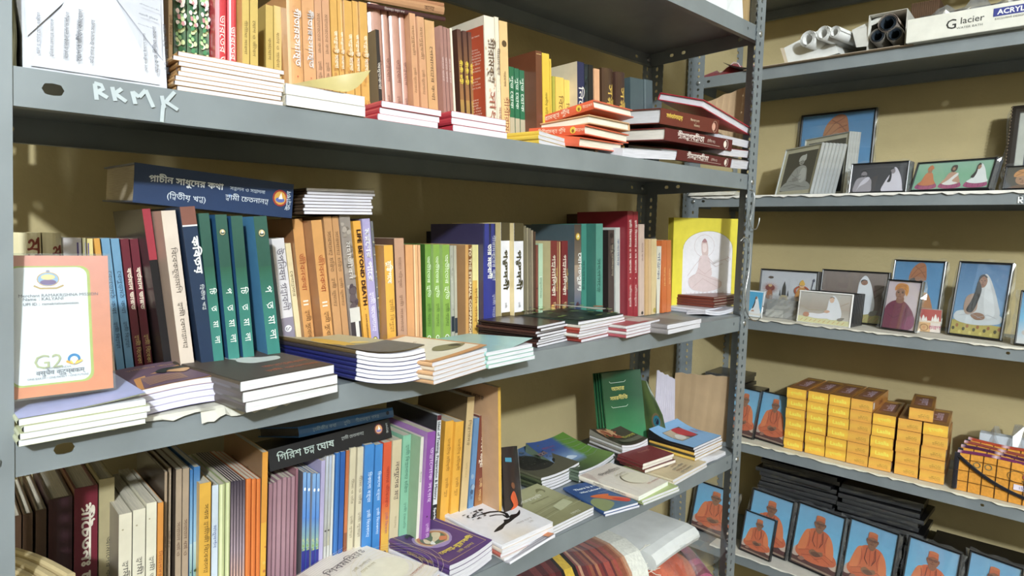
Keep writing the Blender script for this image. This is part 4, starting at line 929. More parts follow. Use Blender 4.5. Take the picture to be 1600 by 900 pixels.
tiltbook((1126, 222), (1171, 232), (1112, 218), (.01, .01), .12, .016, '#d8d6d8', WHITE, 'b', 'white paperback third in the pile against the post', hard=False)
tiltbook((1096, 168), (1172, 212), (1068, 178), (.015, .012), .13, .017, '#b01c30', WHITE, 'b', 'crimson hardcover lying askew on top against the post')
# ---------------- newsprint parcel and what stands beside it
def parcel():
    a, b = on_y(37, 104, .004), on_y(264, 135, .004); X = Vector((1, 0, SX)).normalized(); n = Vector((-SX, 0, 1)).normalized()
    W, H, D = (b-a).dot(X), .303, .285; T = thing('wrapped_parcel', 'parcel wrapped in white printed newsprint with folded triangular ends', 'parcel', basis((a.x, .004, zs('A', a.x)+.0008), X, (0, 1, 0), n))
    rr = random.Random(5); mb = MB(); nx, nz = 10, 10
    bulge = lambda u, v: .010*math.sin(math.pi*u)*math.sin(math.pi*min(v*1.2, 1))
    jit = {}
    def fp(i, j):
        if (i, j) not in jit: jit[(i, j)] = (rr.uniform(-.002, .002) if 0 < i < nx else rr.uniform(-.0015, .0015), rr.uniform(-.0005, .0005), rr.uniform(-.0015, .0015) if j else abs(rr.uniform(0, .0006)))
        q = jit[(i, j)]; return (W*i/nx+q[0], .012-bulge(i/nx, j/nz)+q[1], H*j/nz+q[2])
    mb.grid([fp(i, j) for j in range(nz+1) for i in range(nx+1)], nx, nz, '#c6c8d0')
    mb.grid([(p[0], D, p[2]) if k else p for k in (0, 1) for p in [fp(0, j) for j in range(nz+1)]], nz, 1, '#bcbec4')
    mb.grid([(p[0], D, p[2]) if k else p for k in (0, 1) for p in [fp(nx, j) for j in range(nz+1)]], nz, 1, '#bcbec4')
    mb.grid([(p[0], D, p[2]) if k else p for k in (0, 1) for p in [fp(i, 0) for i in range(nx+1)]], nx, 1, '#bcbec4')
    mb.grid([(p[0], D, p[2]) if k else p for k in (0, 1) for p in [fp(i, nz) for i in range(nx+1)]], nx, 1, '#bcbec4')
    mb.grid([(W*i/nx, D, H*j/nz) for j in range(nz+1) for i in range(nx+1)], nx, nz, '#bcbec4')
    mb.build('wrapping', 'sheet', T, smooth=False)
    c = (W*.42, H*.31)
    def flap(name, tri, lift, col, n=8):
        f = MB(); (ax, ay), (bx, by), (cx_, cy_) = tri; V, idx = [], {}
        for i in range(n+1):
            for j in range(n+1-i):
                u, v = ax+(bx-ax)*i/n+(cx_-ax)*j/n, ay+(by-ay)*i/n+(cy_-ay)*j/n; t = (i/n)*(1-i/n)*2+j/n
                idx[i, j] = len(V); V.append((u, .012-bulge(u/W, v/H)-.0016-lift*j/n, v))
        Fs = [(idx[i, j], idx[i+1, j], idx[i, j+1]) for i in range(n) for j in range(n-i)]+[(idx[i+1, j], idx[i+1, j+1], idx[i, j+1]) for i in range(n-1) for j in range(n-1-i)]
        f.add(V, Fs, col); f.build(name, 'sheet', T)
    flap('folded_flap', [(W*.02, H*.98), (W*.04, H*.10), (c[0]+.016, c[1]+.012)], .0004, '#c9cbd3')
    flap('folded_flap', [(W*.98, H*.10), (W*.98, H*.96), (c[0]+.004, c[1]+.010)], .0007, '#c4c6d0')
    flap('folded_flap', [(W*.05, H*.015), (W*.95, H*.015), (c[0]+.006, c[1]+.022)], .0010, '#ccced6')
    flap('folded_flap', [(W*.05, H*.985), (W*.95, H*.985), (c[0]+.010, c[1]-.004)], .0009, '#c2c5ce')
    P = Print(lambda u, v, h: (u, .012-bulge(u/W, v/H)-.0036-h, v))
    def column(u0, v0, ang, rows, ln, sz=.0052):
        for r in range(rows):
            a_ = ang-math.pi/2; uu, vv = u0+math.cos(a_)*r*sz*1.9, v0+math.sin(a_)*r*sz*1.9
            P.text(POOL[rr.randrange(12)]+' '+POOL[rr.randrange(12)], uu, vv, sz, '#474b55', ang, 'l', fit=ln*rr.uniform(.7, 1), hmax=sz)
    column(W*.04, H*.50, .28, 5, W*.24); column(W*.06, H*.30, .3, 2, W*.18)
    column(W*.10, H*.05, 1.52, 4, H*.14); column(W*.28, H*.05, 1.52, 3, H*.16)
    column(W*.84, H*.05, 1.60, 4, H*.17); column(W*.76, H*.42, .85, 3, W*.2); column(W*.80, H*.26, -.1, 3, W*.16)
    P.rect(c[0]+.018, c[1]-.002, c[0]+.058, c[1]+.020, '#cdced6')
    P.text('পরমানন্দ প্রভা', c[0]+.038, c[1]+.015, .006, '#3c4048'); P.text('পাবলি ১২ টি', c[0]+.038, c[1]+.005, .006, '#3c4048')
    P.build('newsprint_lettering', 'ink', T)
parcel()
def side_wad():
    a, b = on_y(16.5, 98, .02), on_y(27, 98, .02); T = thing('paper_bundle', 'dirty cream paper bundle squeezed between corner post and newsprint parcel', 'paper bundle', Matrix.Translation((a.x, .02, zs('A', a.x)+.0006)))
    mb = MB(); rr = random.Random(3); n = 12; W = b.x-a.x
    mb.grid([(W*i/3+rr.uniform(-.0012, .0012), rr.uniform(0, .004), .30*j/n) for j in range(n+1) for i in range(4)], 3, n, lambda u, v: mix('#c9c39e', '#8a8460', (math.sin(v*40)+1)/3))
    mb.box(0, W, .006, .28, 0, .30, '#b8b28c'); mb.build('paper_sheets', 'sheet', T)
side_wad()
# ---------------- cardboard leaning in the end of the upper shelf
def board(row, quad, ys, th, label, m='card', col='#b99b74', name='cardboard_sheet', cat='cardboard', print_=None):
    P = [on_y(px, py, y) for (px, py), y in zip(quad, ys)]      # BL BR TR TL
    z0 = min(P[0].z, P[1].z); o = P[0]; x = P[1]-P[0]; nrm = x.cross(P[3]-P[0]).normalized()
    T = thing(name, label, cat, Matrix.Translation(o)); mb = MB(); rr = random.Random(8); n = 10
    top = [P[3].lerp(P[2], i/n)-o+Vector((0, 0, rr.uniform(-.002, .002))) for i in range(n+1)]; bot = [P[0].lerp(P[1], i/n)-o for i in range(n+1)]
    mb.grid(bot+top, n, 1, col); mb.grid([p+nrm*th for p in bot+top], n, 1, mix(col, '#000000', .12))
    for e in (bot, top): mb.grid(e+[p+nrm*th for p in e], n, 1, mix(col, '#f0dcc0', .35))
    for i in (0, n): mb.add([bot[i], top[i], top[i]+nrm*th, bot[i]+nrm*th], [(0, 1, 2, 3)], mix(col, '#f0dcc0', .35))
    mb.build('corrugated_board' if m == 'card' else 'sheet', m, T); return T
board('A', [(1060, 215), (1166, 246), (1173, 134), (1072, 172)], [.20, .06, .05, .20], .004, 'torn brown cardboard sheet leaning behind the dark red books')
def lyingtops():
    g = 'books laid on the standing row of the upper shelf'
    tiltbook((556, 8.5), (695, 33.5), (540, 6), (.125, .125), .24, .0062, '#4a2a2c', '#c9a890', 'f', 'dark maroon book laid on the mauve volumes', spart=lambda P, L, t: P.text('শ্রীরামকৃষ্ণ অমৃত কথা', L*.4, t*.5, t*.5, '#d8c8c0'), group=g)
    tiltbook((548, -4), (693, 23), (532, -6), (.13, .13), .25, .012, '#bf8c60', '#d9b488', 'f', 'tan book laid over the dark maroon one on the mauve volumes', spart=lambda P, L, t: P.text('আনন্দ', L*.82, t*.5, t*.5, '#4a2a20'), group=g)
    tiltbook((535, -12), (693, 11), (522, -16), (.128, .128), .25, .006, '#b98058', '#d9b488', 'f', 'thin brown book topmost on the mauve volumes', group=g)
lyingtops()
def topshelf():
    a, b = on_y(930, -14, .01), on_y(1162, 27, .01); n = Vector((-SX, 0, 1)); T = thing('wrapped_packet', 'packet in cloudy white plastic on the top shelf above the dark red books', 'packet', basis((a.x, .012, zs('T', a.x)+.0008), XS, (0, 1, 0), n))
    W = b.x-a.x; mb = MB(); rr = random.Random(2); nx, nz = 14, 4
    f = [(W*i/nx, rr.uniform(-.003, .003), .20*j/nz+(.0 if j else abs(rr.uniform(0, .001)))) for j in range(nz+1) for i in range(nx+1)]
    mb.grid(f, nx, nz, '#dde0e2'); mb.box(.001, W-.001, .004, .28, .001, .20, '#d4d6d8'); mb.build('plastic_wrapping', 'sheet', T)
    c, d = on_y(1165, 30, .03), on_y(1183, 36, .03); T = thing('cardboard_carton', 'plain tan carton beside the white packet on the top shelf', 'carton', basis((c.x, .035, zs('T', c.x)+.0008), XS, (0, 1, 0), n))
    mb = MB(); mb.box(0, .030, 0, .24, 0, .20, '#b99a66'); mb.build('carton_body', 'card', T); mb = MB(); mb.box(.0, .030, .0, .24, .20, .2015, '#ad8d5c'); mb.build('flap', 'card', T)
    for k, (x0, x1, hh) in enumerate(((.02, .42, .24), (.45, .86, .22))):  # cartons out of view, added to block light behind the top shelf
        T = thing('cardboard_carton', ('plain brown carton added out of view over the newsprint parcel to cast shade', 'second plain brown carton added out of view over the mauve volumes to cast shade')[k], 'carton', basis((x0, .03, zs('T', x0)+.0008), XS, (0, 1, 0), n))
        mb = MB(); mb.box(0, x1-x0, 0, .27, 0, hh, '#b99a66'); mb.build('carton_body', 'card', T); mb = MB(); mb.box(0, x1-x0, 0, .133, hh, hh+.003, '#ad8d5c'); mb.box(0, x1-x0, .137, .27, hh, hh+.003, '#ad8d5c'); mb.build('flap', 'card', T)
topshelf()

# ---------------- middle shelf, along the edge
def lav(P, W, D): P.rect(0, 0, W, D, '#a9b0dc', 6, 4); P.text('শ্রীমদ্ভাগবত', W*.6, D*.35, .006, '#8a8cc0')
pile('B', (29, 656), (228, 624), (12, 611), [.0062]*4, '#c4c7a0', 'the white pile with a lavender cover below the payment card', 'topmost booklet with a lavender cover below the payment card', 'l', page='#d8dade', art=lav, ycap=.11, curl=lambda u, v: .006*u*u)
def twilight(P, W, D):
    P.rect(0, 0, W, D, '#6c5468', 4, 4); P.poly([(0, 0), (W, 0), (W*.98, D*.45), (W*.1, D*.42)], '#c98a48'); P.poly([(W*.1, D*.42), (W*.98, D*.45), (W*.72, D*.74)], '#d39a58')
    P.text('স্বামীজীর জীবনকথা', W*.5, D*.80, .010, '#c8a070', .0, 'c', fit=W*.7, hmax=.012)
    P.blob([(W*.36, D*.52), (W*.46, D*.64), (W*.66, D*.66), (W*.78, D*.55), (W*.74, D*.45), (W*.66, D*.52), (W*.50, D*.54), (W*.44, D*.44)], '#2c3434')
    P.blob([(W*.47, D*.46), (W*.52, D*.53), (W*.66, D*.52), (W*.71, D*.46), (W*.6, D*.36)], '#cfa070')
    for i in range(7): P.line([(W*.12, D*(.06+.04*i)), (W*.3, D*(.10+.035*i)), (W*.52, D*(.08+.03*i))], .0012, '#d8a468')
pile('B', (217, 611), (367, 587), (158, 578), [.007, .007, .007, .0065], ['#a8a4d4', '#c4b8cc', '#a8a4d4', '#c99a60'], 'the lavender-edged pile beside the payment card', 'topmost booklet, plum and ochre cover with a dark turban, beside the payment card', 'l', page='#d6d3e2', art=twilight, ycap=.13, bend=lambda u, v: .003*math.sin(3*u), curl=lambda u, v: .010*v*0+.004*(u > .6)*(u-.6)/.4)
def swan(P, W, D):
    P.rect(0, 0, W, D, '#4f443c', 4, 4)
    P.blob([(W*.42, D*.62), (W*.50, D*.74), (W*.60, D*.74), (W*.70, D*.66), (W*.86, D*.62), (W*.80, D*.50), (W*.60, D*.48), (W*.48, D*.50)], '#c9ccc8'); P.blob([(W*.46, D*.66), (W*.42, D*.82), (W*.50, D*.86), (W*.49, D*.72)], '#c9ccc8')
    P.text('জন্মান্তরবাদ', W*.70, D*.30, .016, '#c8643c', 0, 'c', fit=W*.5, hmax=.018); P.text('স্বামী অভেদানন্দ', W*.66, D*.15, .008, '#c8643c')
pile('B', (376, 597), (522, 570), (308, 560), [.0115, .0115, .011], '#4a4038', 'the thick white pile with a dark brown cover', 'topmost thick booklet, dark brown cover with a pale swan', 'l', page='#dcdcdc', art=swan, ycap=.178, jit=.008)
def gold(P, W, D):
    P.rect(0, 0, W, D, '#b9ac84', 4, 4); P.blob([(W*.1, D*.6), (W*.5, D*.9), (W*.6, D*.5), (W*.3, D*.35)], '#dcb030'); P.rect(0, 0, W, D*.42, '#6c675c', 6, 2); P.blob([(W*.2, D*.5), (W*.34, D*.62), (W*.44, D*.5), (W*.3, D*.42)], '#3a3630'); P.blob([(W*.55, D*.5), (W*.7, D*.58), (W*.8, D*.46)], '#e0c060')
cv = lambda u, v: .007*(1-abs(2*u-1)**2)*-1*(1-v*.7)+.007*(1-v*.7)*0
pile('B', (557, 555), (664, 552), (434, 529), [.0055]*7, ['#232668', '#232668', '#2a2c6c', '#232668', '#2a2c6c', '#3c3440', '#6a5430'], 'the navy-spined pile with curled white edges', 'topmost curled booklet with a gold and grey cover on the navy-spined pile', 'l', art=gold, ycap=.178, bend=lambda u, v: .006*(2*u-1)**2*(1-.4*v), curl=lambda u, v: .004*u*(1-v), jit=.005, skew=True)
def mural(P, W, D):
    P.rect(0, 0, W, D, '#d3975c', 4, 4); P.rect(W*.05, D*.06, W*.95, D*.92, '#e6dcc4', 5, 5)
    P.blob([(W*.12, D*.74), (W*.25, D*.86), (W*.42, D*.80), (W*.36, D*.70), (W*.2, D*.68)], '#a0704c'); P.ell(W*.28, D*.80, W*.05, D*.03, '#6a4430')
    P.text('শ্রীশ্রীমায়ের পদপ্রান্তে', W*.55, D*.58, .009, '#8a5c40', .5, 'c', fit=W*.42, hmax=.011)
    P.blob([(W*.45, D*.28), (W*.62, D*.36), (W*.84, D*.30), (W*.92, D*.2), (W*.7, D*.16), (W*.5, D*.2)], '#8a8058'); P.blob([(W*.72, D*.28), (W*.86, D*.26), (W*.8, D*.18)], '#4c4030')
pile('B', (676, 567), (761, 544), (628, 528), [.0058]*5, ['#cfa070', '#d9c8b0'], 'the cream pile bordered with orange', 'topmost booklet with an orange bordered cream picture cover', 'l', art=mural, ycap=.178, curl=lambda u, v: .004*u*u)
pile('B', (760, 551), (832, 537), (690, 528), [.006]*4, ['#8cc4ac', '#a8ccc8', '#7cb89c', '#9cc8c4'], 'the mint covered pile beside the brown-spined one', 'topmost mint green booklet beside the brown-spined pile', 'l', ycap=.178, curl=lambda u, v: .012*max(0, u-.55)*(1-v)*1.6)
pile('B', (840, 510), (905, 497), (726, 503), [.0046]*8, ['#3a241e', '#4c2c24', '#3a241e', '#2c1c1a'], 'the dark brown-spined pile of magazines', 'topmost magazine of the dark brown-spined pile', 'l', ycap=.178, jit=.005, cat='magazine', name='magazine')
def nature(P, W, D):
    P.rect(0, 0, W, D, '#27352a', 6, 5); rr = random.Random(9)
    for i in range(90):
        u, v = rr.uniform(.04, .96)*W, rr.uniform(.05, .95)*D; q = rr.uniform(.03, .07)*W
        if 6*abs(u/W-.45) < .6 and v < D*.6: continue
        P.blob([(u+q*math.cos(t)*rr.uniform(.5, 1), v+q*.7*math.sin(t)*rr.uniform(.5, 1)) for t in (0, 1.2, 2.5, 3.8, 5)], ['#5a7a34', '#33502c', '#7a9a48', '#2c4c4c', '#8a9c58'][i % 5], 3)
    P.blob([(W*.40, 0), (W*.46, D*.3), (W*.44, D*.7), (W*.52, D*.7), (W*.56, D*.3), (W*.58, 0)], '#b8b4a8'); P.ell(W*.7, D*.2, W*.08, D*.06, '#b8643c')
pile('B', (904, 504), (974, 491), (852, 486), [.0052]*7, ['#8c2c20', '#b8502c', '#c8c4b8', '#8c2c20', '#a84028', '#c8c0b0', '#27352a'], 'the pile under the forest picture cover', 'topmost booklet with a dark green forest picture cover', 'l', art=nature, ycap=.178, curl=lambda u, v: .008*max(0, .45-u)*(1-v), jit=.006)
def rosy(P, W, D): P.rect(0, 0, W, D, '#b09a8c', 4, 3); P.rect(W*.02, D*.0, W*.7, D*.6, '#b04a50', 4, 2); P.rect(W*.5, D*.1, W*.95, D*.5, '#c8b0a8')
pile('B', (978, 510), (1031, 499), (952, 494), [.0056]*4, ['#a84850', '#c8c0bc'], 'the rosy covered pile beside the forest picture one', 'topmost rosy red booklet beside the forest picture pile', 'l', art=rosy, ycap=.178)
def greyc(P, W, D): P.rect(0, 0, W, D, '#8f8a88', 3, 3); P.rect(W*.05, D*.1, W*.6, D*.8, '#7a706c')
pile('B', (1043, 508), (1096, 498), (1016, 496), [.0095, .009], '#8a8482', 'the two grey covered booklets near the post', 'upper grey covered booklet near the post', 'l', art=greyc, ycap=.13, jit=.008)
pile('B', (1100, 484), (1148, 478), (1000, 482), [.0065, .0062], ['#c4c4cc', '#d4d4dc'], 'the two long white catalogues under the maroon diaries', 'upper long white catalogue under the maroon diaries', 'l', page='#dcdce4', ycap=.2, cat='catalogue', name='catalogue', curl=lambda u, v: .003*u)
pile('B', (1102, 489), (1148, 484), (1060, 480), [.005, .005], '#c0c0cc', 'the curling lilac-grey magazines by the post', 'upper curling lilac-grey magazine by the post', 'b', ycap=.10, h0=.0, cat='magazine', name='magazine', bend=lambda u, v: .007*(2*u-1)**2*(1-v), jit=.004)
pile('B', (1116, 464.5), (1153, 459.5), (1050, 459), [.0068]*4, '#6c3024', 'the maroon diaries in front of the yellow picture book', 'topmost maroon diary in front of the yellow picture book', 'l', page='#d8c8b8', h0=.0135, ycap=.19, hard=True, cat='diary', name='diary', jit=.004)
# yellow picture book standing upright with its cover turned to the room
def yellow_book():
    a, b, c = on_y(1049, 480, .175), on_y(1153, 480, .10), on_y(1050, 340, .185)
    x = (b-a); x.z = SX*x.x; W = x.length; x = x.normalized(); n = Vector((-SX, 0, 1)).normalized(); y = n.cross(x)
    a = Vector((a.x, a.y, zs('B', a.x)+.0008)); H = (c-a).dot(n)
    T = thing('picture_book', 'upright yellow book with an arched line drawing of a seated goddess', 'book', basis(a, x, y, n))
    mb = MB(); th = .022; mb.box(0, W, 0, .002, 0, H, '#dccc12'); mb.box(0, W, th-.002, th, 0, H, '#dccc12'); mb.box(0, .002, .002, th-.002, 0, H, '#b8a818'); mb.build('cover', 'gloss', T)
    mb = MB(); mb.box(.003, W-.004, .0025, th-.0025, .003, H-.003, '#dcd8c8'); mb.build('page_block', 'paper_up', T)
    P = Print(lambda u, v, h: (u, -h, v)); x0, x1, y0, y1 = W*.14, W*.88, H*.04, H*.66
    arch = [(x0, y0), (x1, y0)]+[((x0+x1)/2+(x1-x0)/2*math.cos(t), y1+(H*.86-y1)*math.sin(t)) for t in [math.pi*i/16 for i in range(17)]]
    P.poly(arch, '#dcd9de'); P.line(arch[1:], .0012, '#a8a040'); K = '#b89a98'
    g = lambda pts, w=.0009, c=K: P.line([(x0+(x1-x0)*u, y0+(H*.86-y0)*v) for u, v in pts], w, c)
    fl = lambda pts, c: P.blob([(x0+(x1-x0)*u, y0+(H*.86-y0)*v) for u, v in pts], c)
    circ = lambda u, v, r, w=.0007: g([(u+r*math.cos(t*.3927), v+r*.75*math.sin(t*.3927)) for t in range(17)], w)
    circ(.42, .80, .2); fl([(.36, .84), (.42, .88), (.48, .84), (.50, .70), (.46, .64), (.38, .68)], '#c8b0ac'); fl([(.38, .82), (.46, .82), (.46, .73), (.40, .72)], '#dccac8'); fl([(.37, .85), (.42, .90), (.47, .85)], '#a87c80')
    fl([(.34, .66), (.30, .5), (.26, .40), (.44, .36), (.58, .40), (.56, .52), (.50, .66)], '#d0bcbc'); fl([(.12, .34), (.24, .42), (.5, .40), (.74, .34), (.78, .24), (.5, .18), (.2, .22)], '#cfbcbc')
    for s in ([(.36, .64), (.24, .54), (.14, .44), (.1, .40)], [(.5, .64), (.62, .56), (.76, .60), (.92, .64)], [(.5, .60), (.66, .52), (.80, .56)], [(.12, .36), (.3, .44), (.56, .36), (.8, .30)], [(.2, .24), (.4, .36), (.7, .24)], [(.88, .66), (.96, .62), (.9, .58), (.84, .62)], [(.3, .5), (.44, .42), (.58, .5)]): g(s)
    for i in range(11):
        t = .08+.08*i; g([(t, .18), (t+.05, .10+.03*(i % 2)), (t+.10, .18)], .0007); circ(t+.03, .08, .035, .0006)
    P.build('cover_print', 'ink', T)
yellow_book()
# payment card in its clear stand
def pay_card():
    a, b, c = on_y(20, 625, .004), on_y(178, 606, .004), on_y(20, 399, .018)
    zl = zs('B', a.x)+.0255; zr = 0
    x = b-a; x.y = 0; W = x.length; x = x.normalized(); v = c-a; v -= x*v.dot(x); H = v.length; v = v.normalized(); y = v.cross(x)*-1
    y = Vector((-v.y*0, 0, 0))+x.cross(v)*-1; T = thing('payment_card', 'orange bordered payment card in a clear upright stand on the booklets', 'card', basis(a, x, y, v))
    mb = MB(); mb.box(0, W, .0016, .0026, .002, H, '#e9e4de'); mb.build('card', 'matte', T)
    mb = MB(); mb.box(-.002, W+.002, 0, .0012, 0, H+.002, '#ffffff'); mb.box(-.002, W+.002, .003, .0042, 0, H+.002, '#ffffff'); mb.build('clear_stand', 'glass', T)
    mb = MB(); mb.box(-.002, W+.002, .0, .045, -.0016, 0, '#ffffff'); mb.build('stand_foot', 'film', T)
    P = Print(lambda u, q, h: (u, .0016-h, q), .00008)
    h = P.lay(); P.grid([P.mp(W*i/4, H*j/6, h) for j in range(7) for i in range(5)], 4, 6, lambda u, q: mix(mix('#e08a58', '#d9907c', q), '#e8a08c', max(0, q-.6)))
    def rr_(x0, y0, x1, y1, r, col):
        pts = []
        for cx, cy, t0 in ((x1-r, y1-r, 0), (x0+r, y1-r, 1), (x0+r, y0+r, 2), (x1-r, y0+r, 3)):
            pts += [(cx+r*math.cos((t0+i/4)*math.pi/2), cy+r*math.sin((t0+i/4)*math.pi/2)) for i in range(5)]
        P.poly(pts, col)
    rr_(-.001+W*.0, H*.075, W*.80, H*.925, .008, '#b0c060'); rr_(W*.005, H*.088, W*.77, H*.915, .008, '#e4e8ec')
    P.ell(W*.38, H*.83, W*.11, H*.052, '#c9a870'); P.ell(W*.38, H*.83, W*.10, H*.046, '#8fb0d0'); P.ell(W*.38, H*.808, W*.08, H*.02, '#7a6a90'); P.ell(W*.38, H*.845, W*.07, H*.02, '#d8c88c')
    P.line([(W*.24, H*.785), (W*.30, H*.765), (W*.46, H*.765), (W*.53, H*.785)], .0016, '#b8a06c'); P.ell(W*.38, H*.888, W*.02, H*.008, '#9a9aa8')
    T_ = '#6a6e78'
    P.text('Merchant', W*.09, H*.715, .0030, T_, 0, 'l'); P.text(': RAMAKRISHNA MISSION', W*.28, H*.715, .0030, T_, 0, 'l'); P.text('Name', W*.13, H*.690, .0030, T_, 0, 'l'); P.text(': KALYANI', W*.28, H*.690, .0030, T_, 0, 'l')
    P.text('UPI ID :', W*.13, H*.655, .0028, T_, 0, 'l'); P.text('ramakrishnamission', W*.31, H*.655, .0026, T_, 0, 'l')
    P.text('G2', W*.345, H*.242, .0135, '#a8b088', 0); P.ell(W*.60, H*.245, W*.065, H*.040, '#2c80b8'); P.ell(W*.60, H*.240, W*.040, H*.026, '#dce8ee')
    for i in range(5): P.blob([(W*.60, H*.205), (W*(.52+.04*i), H*.225), (W*(.535+.033*i), H*.24)], ['#e0a030', '#e8b850', '#d89030'][i % 3], 2)
    P.text('भारत 2023 INDIA', W*.44, H*.195, .002, '#7a8088'); P.text('वसुधैव कुटुम्बकम्', W*.46, H*.165, .0042, '#5c6470'); P.text('ONE EARTH • ONE FAMILY • ONE FUTURE', W*.44, H*.128, .0022, '#5c6470', 0, 'c', fit=W*.6, hmax=.003)
    P.build('card_print', 'ink', T)
pay_card()
# big blue book and booklets laid on the standing row
g = 'things laid on the standing row of the middle shelf'
def bt(P, L, t):
    P.rect(0, 0, L, t, '#1c355c'); P.text('প্রাচীন সাধুদের কথা', L*.30, t*.66, 1, '#e8ecf0', 0, 'c', fit=L*.44, hmax=t*.34, bold=.0003); P.text('(দ্বিতীয় খণ্ড)', L*.30, t*.26, t*.15, '#dce4ec')
    P.ell(L*.565, t*.45, t*.05, t*.05, '#3c64a0'); P.text('সঙ্কলন ও সম্পাদনা', L*.68, t*.66, t*.10, '#c8d4e0'); P.text('স্বামী চেতনানন্দ', L*.68, t*.40, t*.15, '#dce4ec')
    emblem(P, L*.905, t*.55, t*.22, '#d8a030', '#a03028', '#5a6ab0'); P.text('উদ্বোধন', L*.965, t*.5, t*.13, '#dce4ec', 1.57)
tiltbook((207, 316), (455, 341), (141, 313), (.130, .130), .30, .0465, '#1c355c', '#a8997f', 'f', 'large blue book with white title lying on the standing row', spart=bt, group=g)
def btop(x0, x1, yb, n, th, what, top):
    y = .125; a, b = on_y(x0, yb, y), on_y(x1, yb+1, y); x = (b-a); W = x.length; x = x.normalized(); yv = Vector((0, 1, 0)); nn = x.cross(yv); rr = random.Random(4)
    for i in range(n):
        lab = top if i == n-1 else ORD[i]+(' from the bottom of ' if i else ' of ')+what
        leaflet(basis(a+nn*(th*i+.0004)+x*rr.uniform(-.004, .004), x, yv, nn), W, .14, th-.0003, '#5a4634', '#e0dde6', 'l', lab, 'booklet', 'pile: '+what, curl=(lambda u, v: .010*max(0, u-.7)) if i == n-1 else None)
btop(478, 584, 335, 8, .0046, 'the white-edged pile beside the large blue book', 'topmost booklet of the white-edged pile beside the large blue book')

# ---------------- lower shelf
def lyingC():
    def gt(P, L, t):
        P.rect(0, 0, L, t, '#16161a'); P.text('গিরিশ চন্দ্র ঘোষ', L*.28, t*.52, 1, '#b8c8c0', 0, 'c', fit=L*.44, hmax=t*.36, bold=.0002); P.text('স্বামী চেতনানন্দ', L*.66, t*.62, t*.16, '#a8aca8'); emblem(P, L*.89, t*.6, t*.26, '#d8a060', '#5c2030', '#8a7ab0'); P.text('উদ্বোধন', L*.965, t*.55, t*.12, '#a8aca8', 1.57)
    g = 'books laid on the standing row of the lower shelf'
    tiltbook((422, 737), (612, 683), (386, 725), (.135, .135), .28, .030, '#16161a', '#3c3a38', 'f', 'thick black book with pale lettering lying on the standing row', spart=gt, group=g)
    tiltbook((467, 684), (615, 651.5), (372, 690), (.14, .145), .28, .0155, '#2c68a8', '#55504a', 'f', 'blue book lying on the thick black book', spart=lambda P, L, t: (P.text('স্বামীজীর কথা', L*.25, t*.45, t*.32, '#9cc0e0'), P.text('স্মৃতি', L*.48, t*.45, t*.32, '#9cc0e0'), P.text('শ্রীরামকৃষ্ণ প্রসঙ্গ', L*.7, t*.45, t*.32, '#9cc0e0'), P.ell(L*.93, t*.55, t*.18, t*.2, '#1c3050')), group=g)
lyingC()
def fan():
    for i in range(5):
        dx, dz = -.0088*i, -.0035*i
        p0, p1 = Vector((.006+dx, .115, 1.011+dz)), Vector((.040+dx, -.001, 1.019+dz))
        ax = Vector((p1.x-p0.x, p1.y-p0.y, 0)); L = ax.length; ax = ax.normalized(); sd = Vector((0, 0, 1)).cross(ax); z0 = zs('C', p0.x)+.0012
        T = thing('booklet', ['first', 'second', 'third', 'fourth', 'fifth'][i]+' of the beige booklets propped up edgewise beside the dark brown volumes', 'booklet', basis((p0.x, p0.y, z0), ax, sd, (0, 0, 1)), 'beige booklets propped up edgewise')
        n = 8; th = .0084; top = lambda u: (p0.z+(p1.z-p0.z)*u)-z0+.003*math.sin(3.1*u)
        for nm, r, c, m in (('cover', [(0, 0), (0, 1), (th*.25, 1.010), (th*.75, 1.010), (th, 1), (th, 0)], '#b8a578', 'matte'), ('page_block', [(th*.12, .01), (th*.12, .985), (th*.88, .985), (th*.88, .01)], '#cfc4a4', 'paper_up')):
            mb = MB(); e = .0 if nm == 'cover' else .0004
            mb.grid([(e+(L-2*e)*k/n, -yy, top(k/n)*zz) for yy, zz in r for k in range(n+1)], n, len(r)-1, c)
            for k in (0, n): mb.add([(e+(L-2*e)*k/n, -yy, top(k/n)*zz) for yy, zz in r], [tuple(range(len(r)))], c if nm == 'cover' else '#cfc4a4')
            mb.build(nm, m, T)
fan()
def pat(P, W, D):
    P.rect(0, 0, W, D, '#e2d9cc', 4, 4)
    for i in range(13): P.line([(W*.02+i*W*.012, D*.99-i*D*.0), (W*.02+i*W*.012, D*(.62+.02*i))], .0004, '#c9a8a0')
    for i in range(12): P.line([(W*.01, D*(.985-.026*i)), (W*(.98-.03*i), D*(.985-.026*i))], .0005, '#cdb4ac')
    for i in range(9): P.ring(W*.74, D*.30, W*(.06+.055*i), D*(.05+.045*i), .0004, '#dccf9a', 24)
    P.ell(W*.62, D*.36, W*.27, D*.2, '#e3dbc2'); P.line([(W*.1, D*.06), (W*.1, D*.92), (W*.92, D*.92)], .0005, '#c9b0a0')
def pat_t(title, s1, s2):
    def f(P, W, D):
        pat(P, W, D); P.text(title, W*.52, D*.74, 1, '#4a3c3c', 0, 'c', fit=W*.60, hmax=D*.075); P.text(s1, W*.56, D*.58, D*.030, '#9a8a4c'); P.text(s2, W*.56, D*.51, D*.030, '#9a8a4c'); P.text('স্বামী গোলোকানন্দ', W*.72, D*.10, D*.034, '#b0583c')
    return f
def mid(row, h, BL, BR, FR):
    a, b, c = on_shelf(*BL, row, h), on_shelf(*BR, row, h), on_shelf(*FR, row, h); q = a+c-b; v = q-CAM; z = v.dot(AW)
    return (800+F*v.dot(AR)/z, 450-F*v.dot(AU)/z)
fl = mid('C', .034, (489, 891), (578, 831), (684, 889))
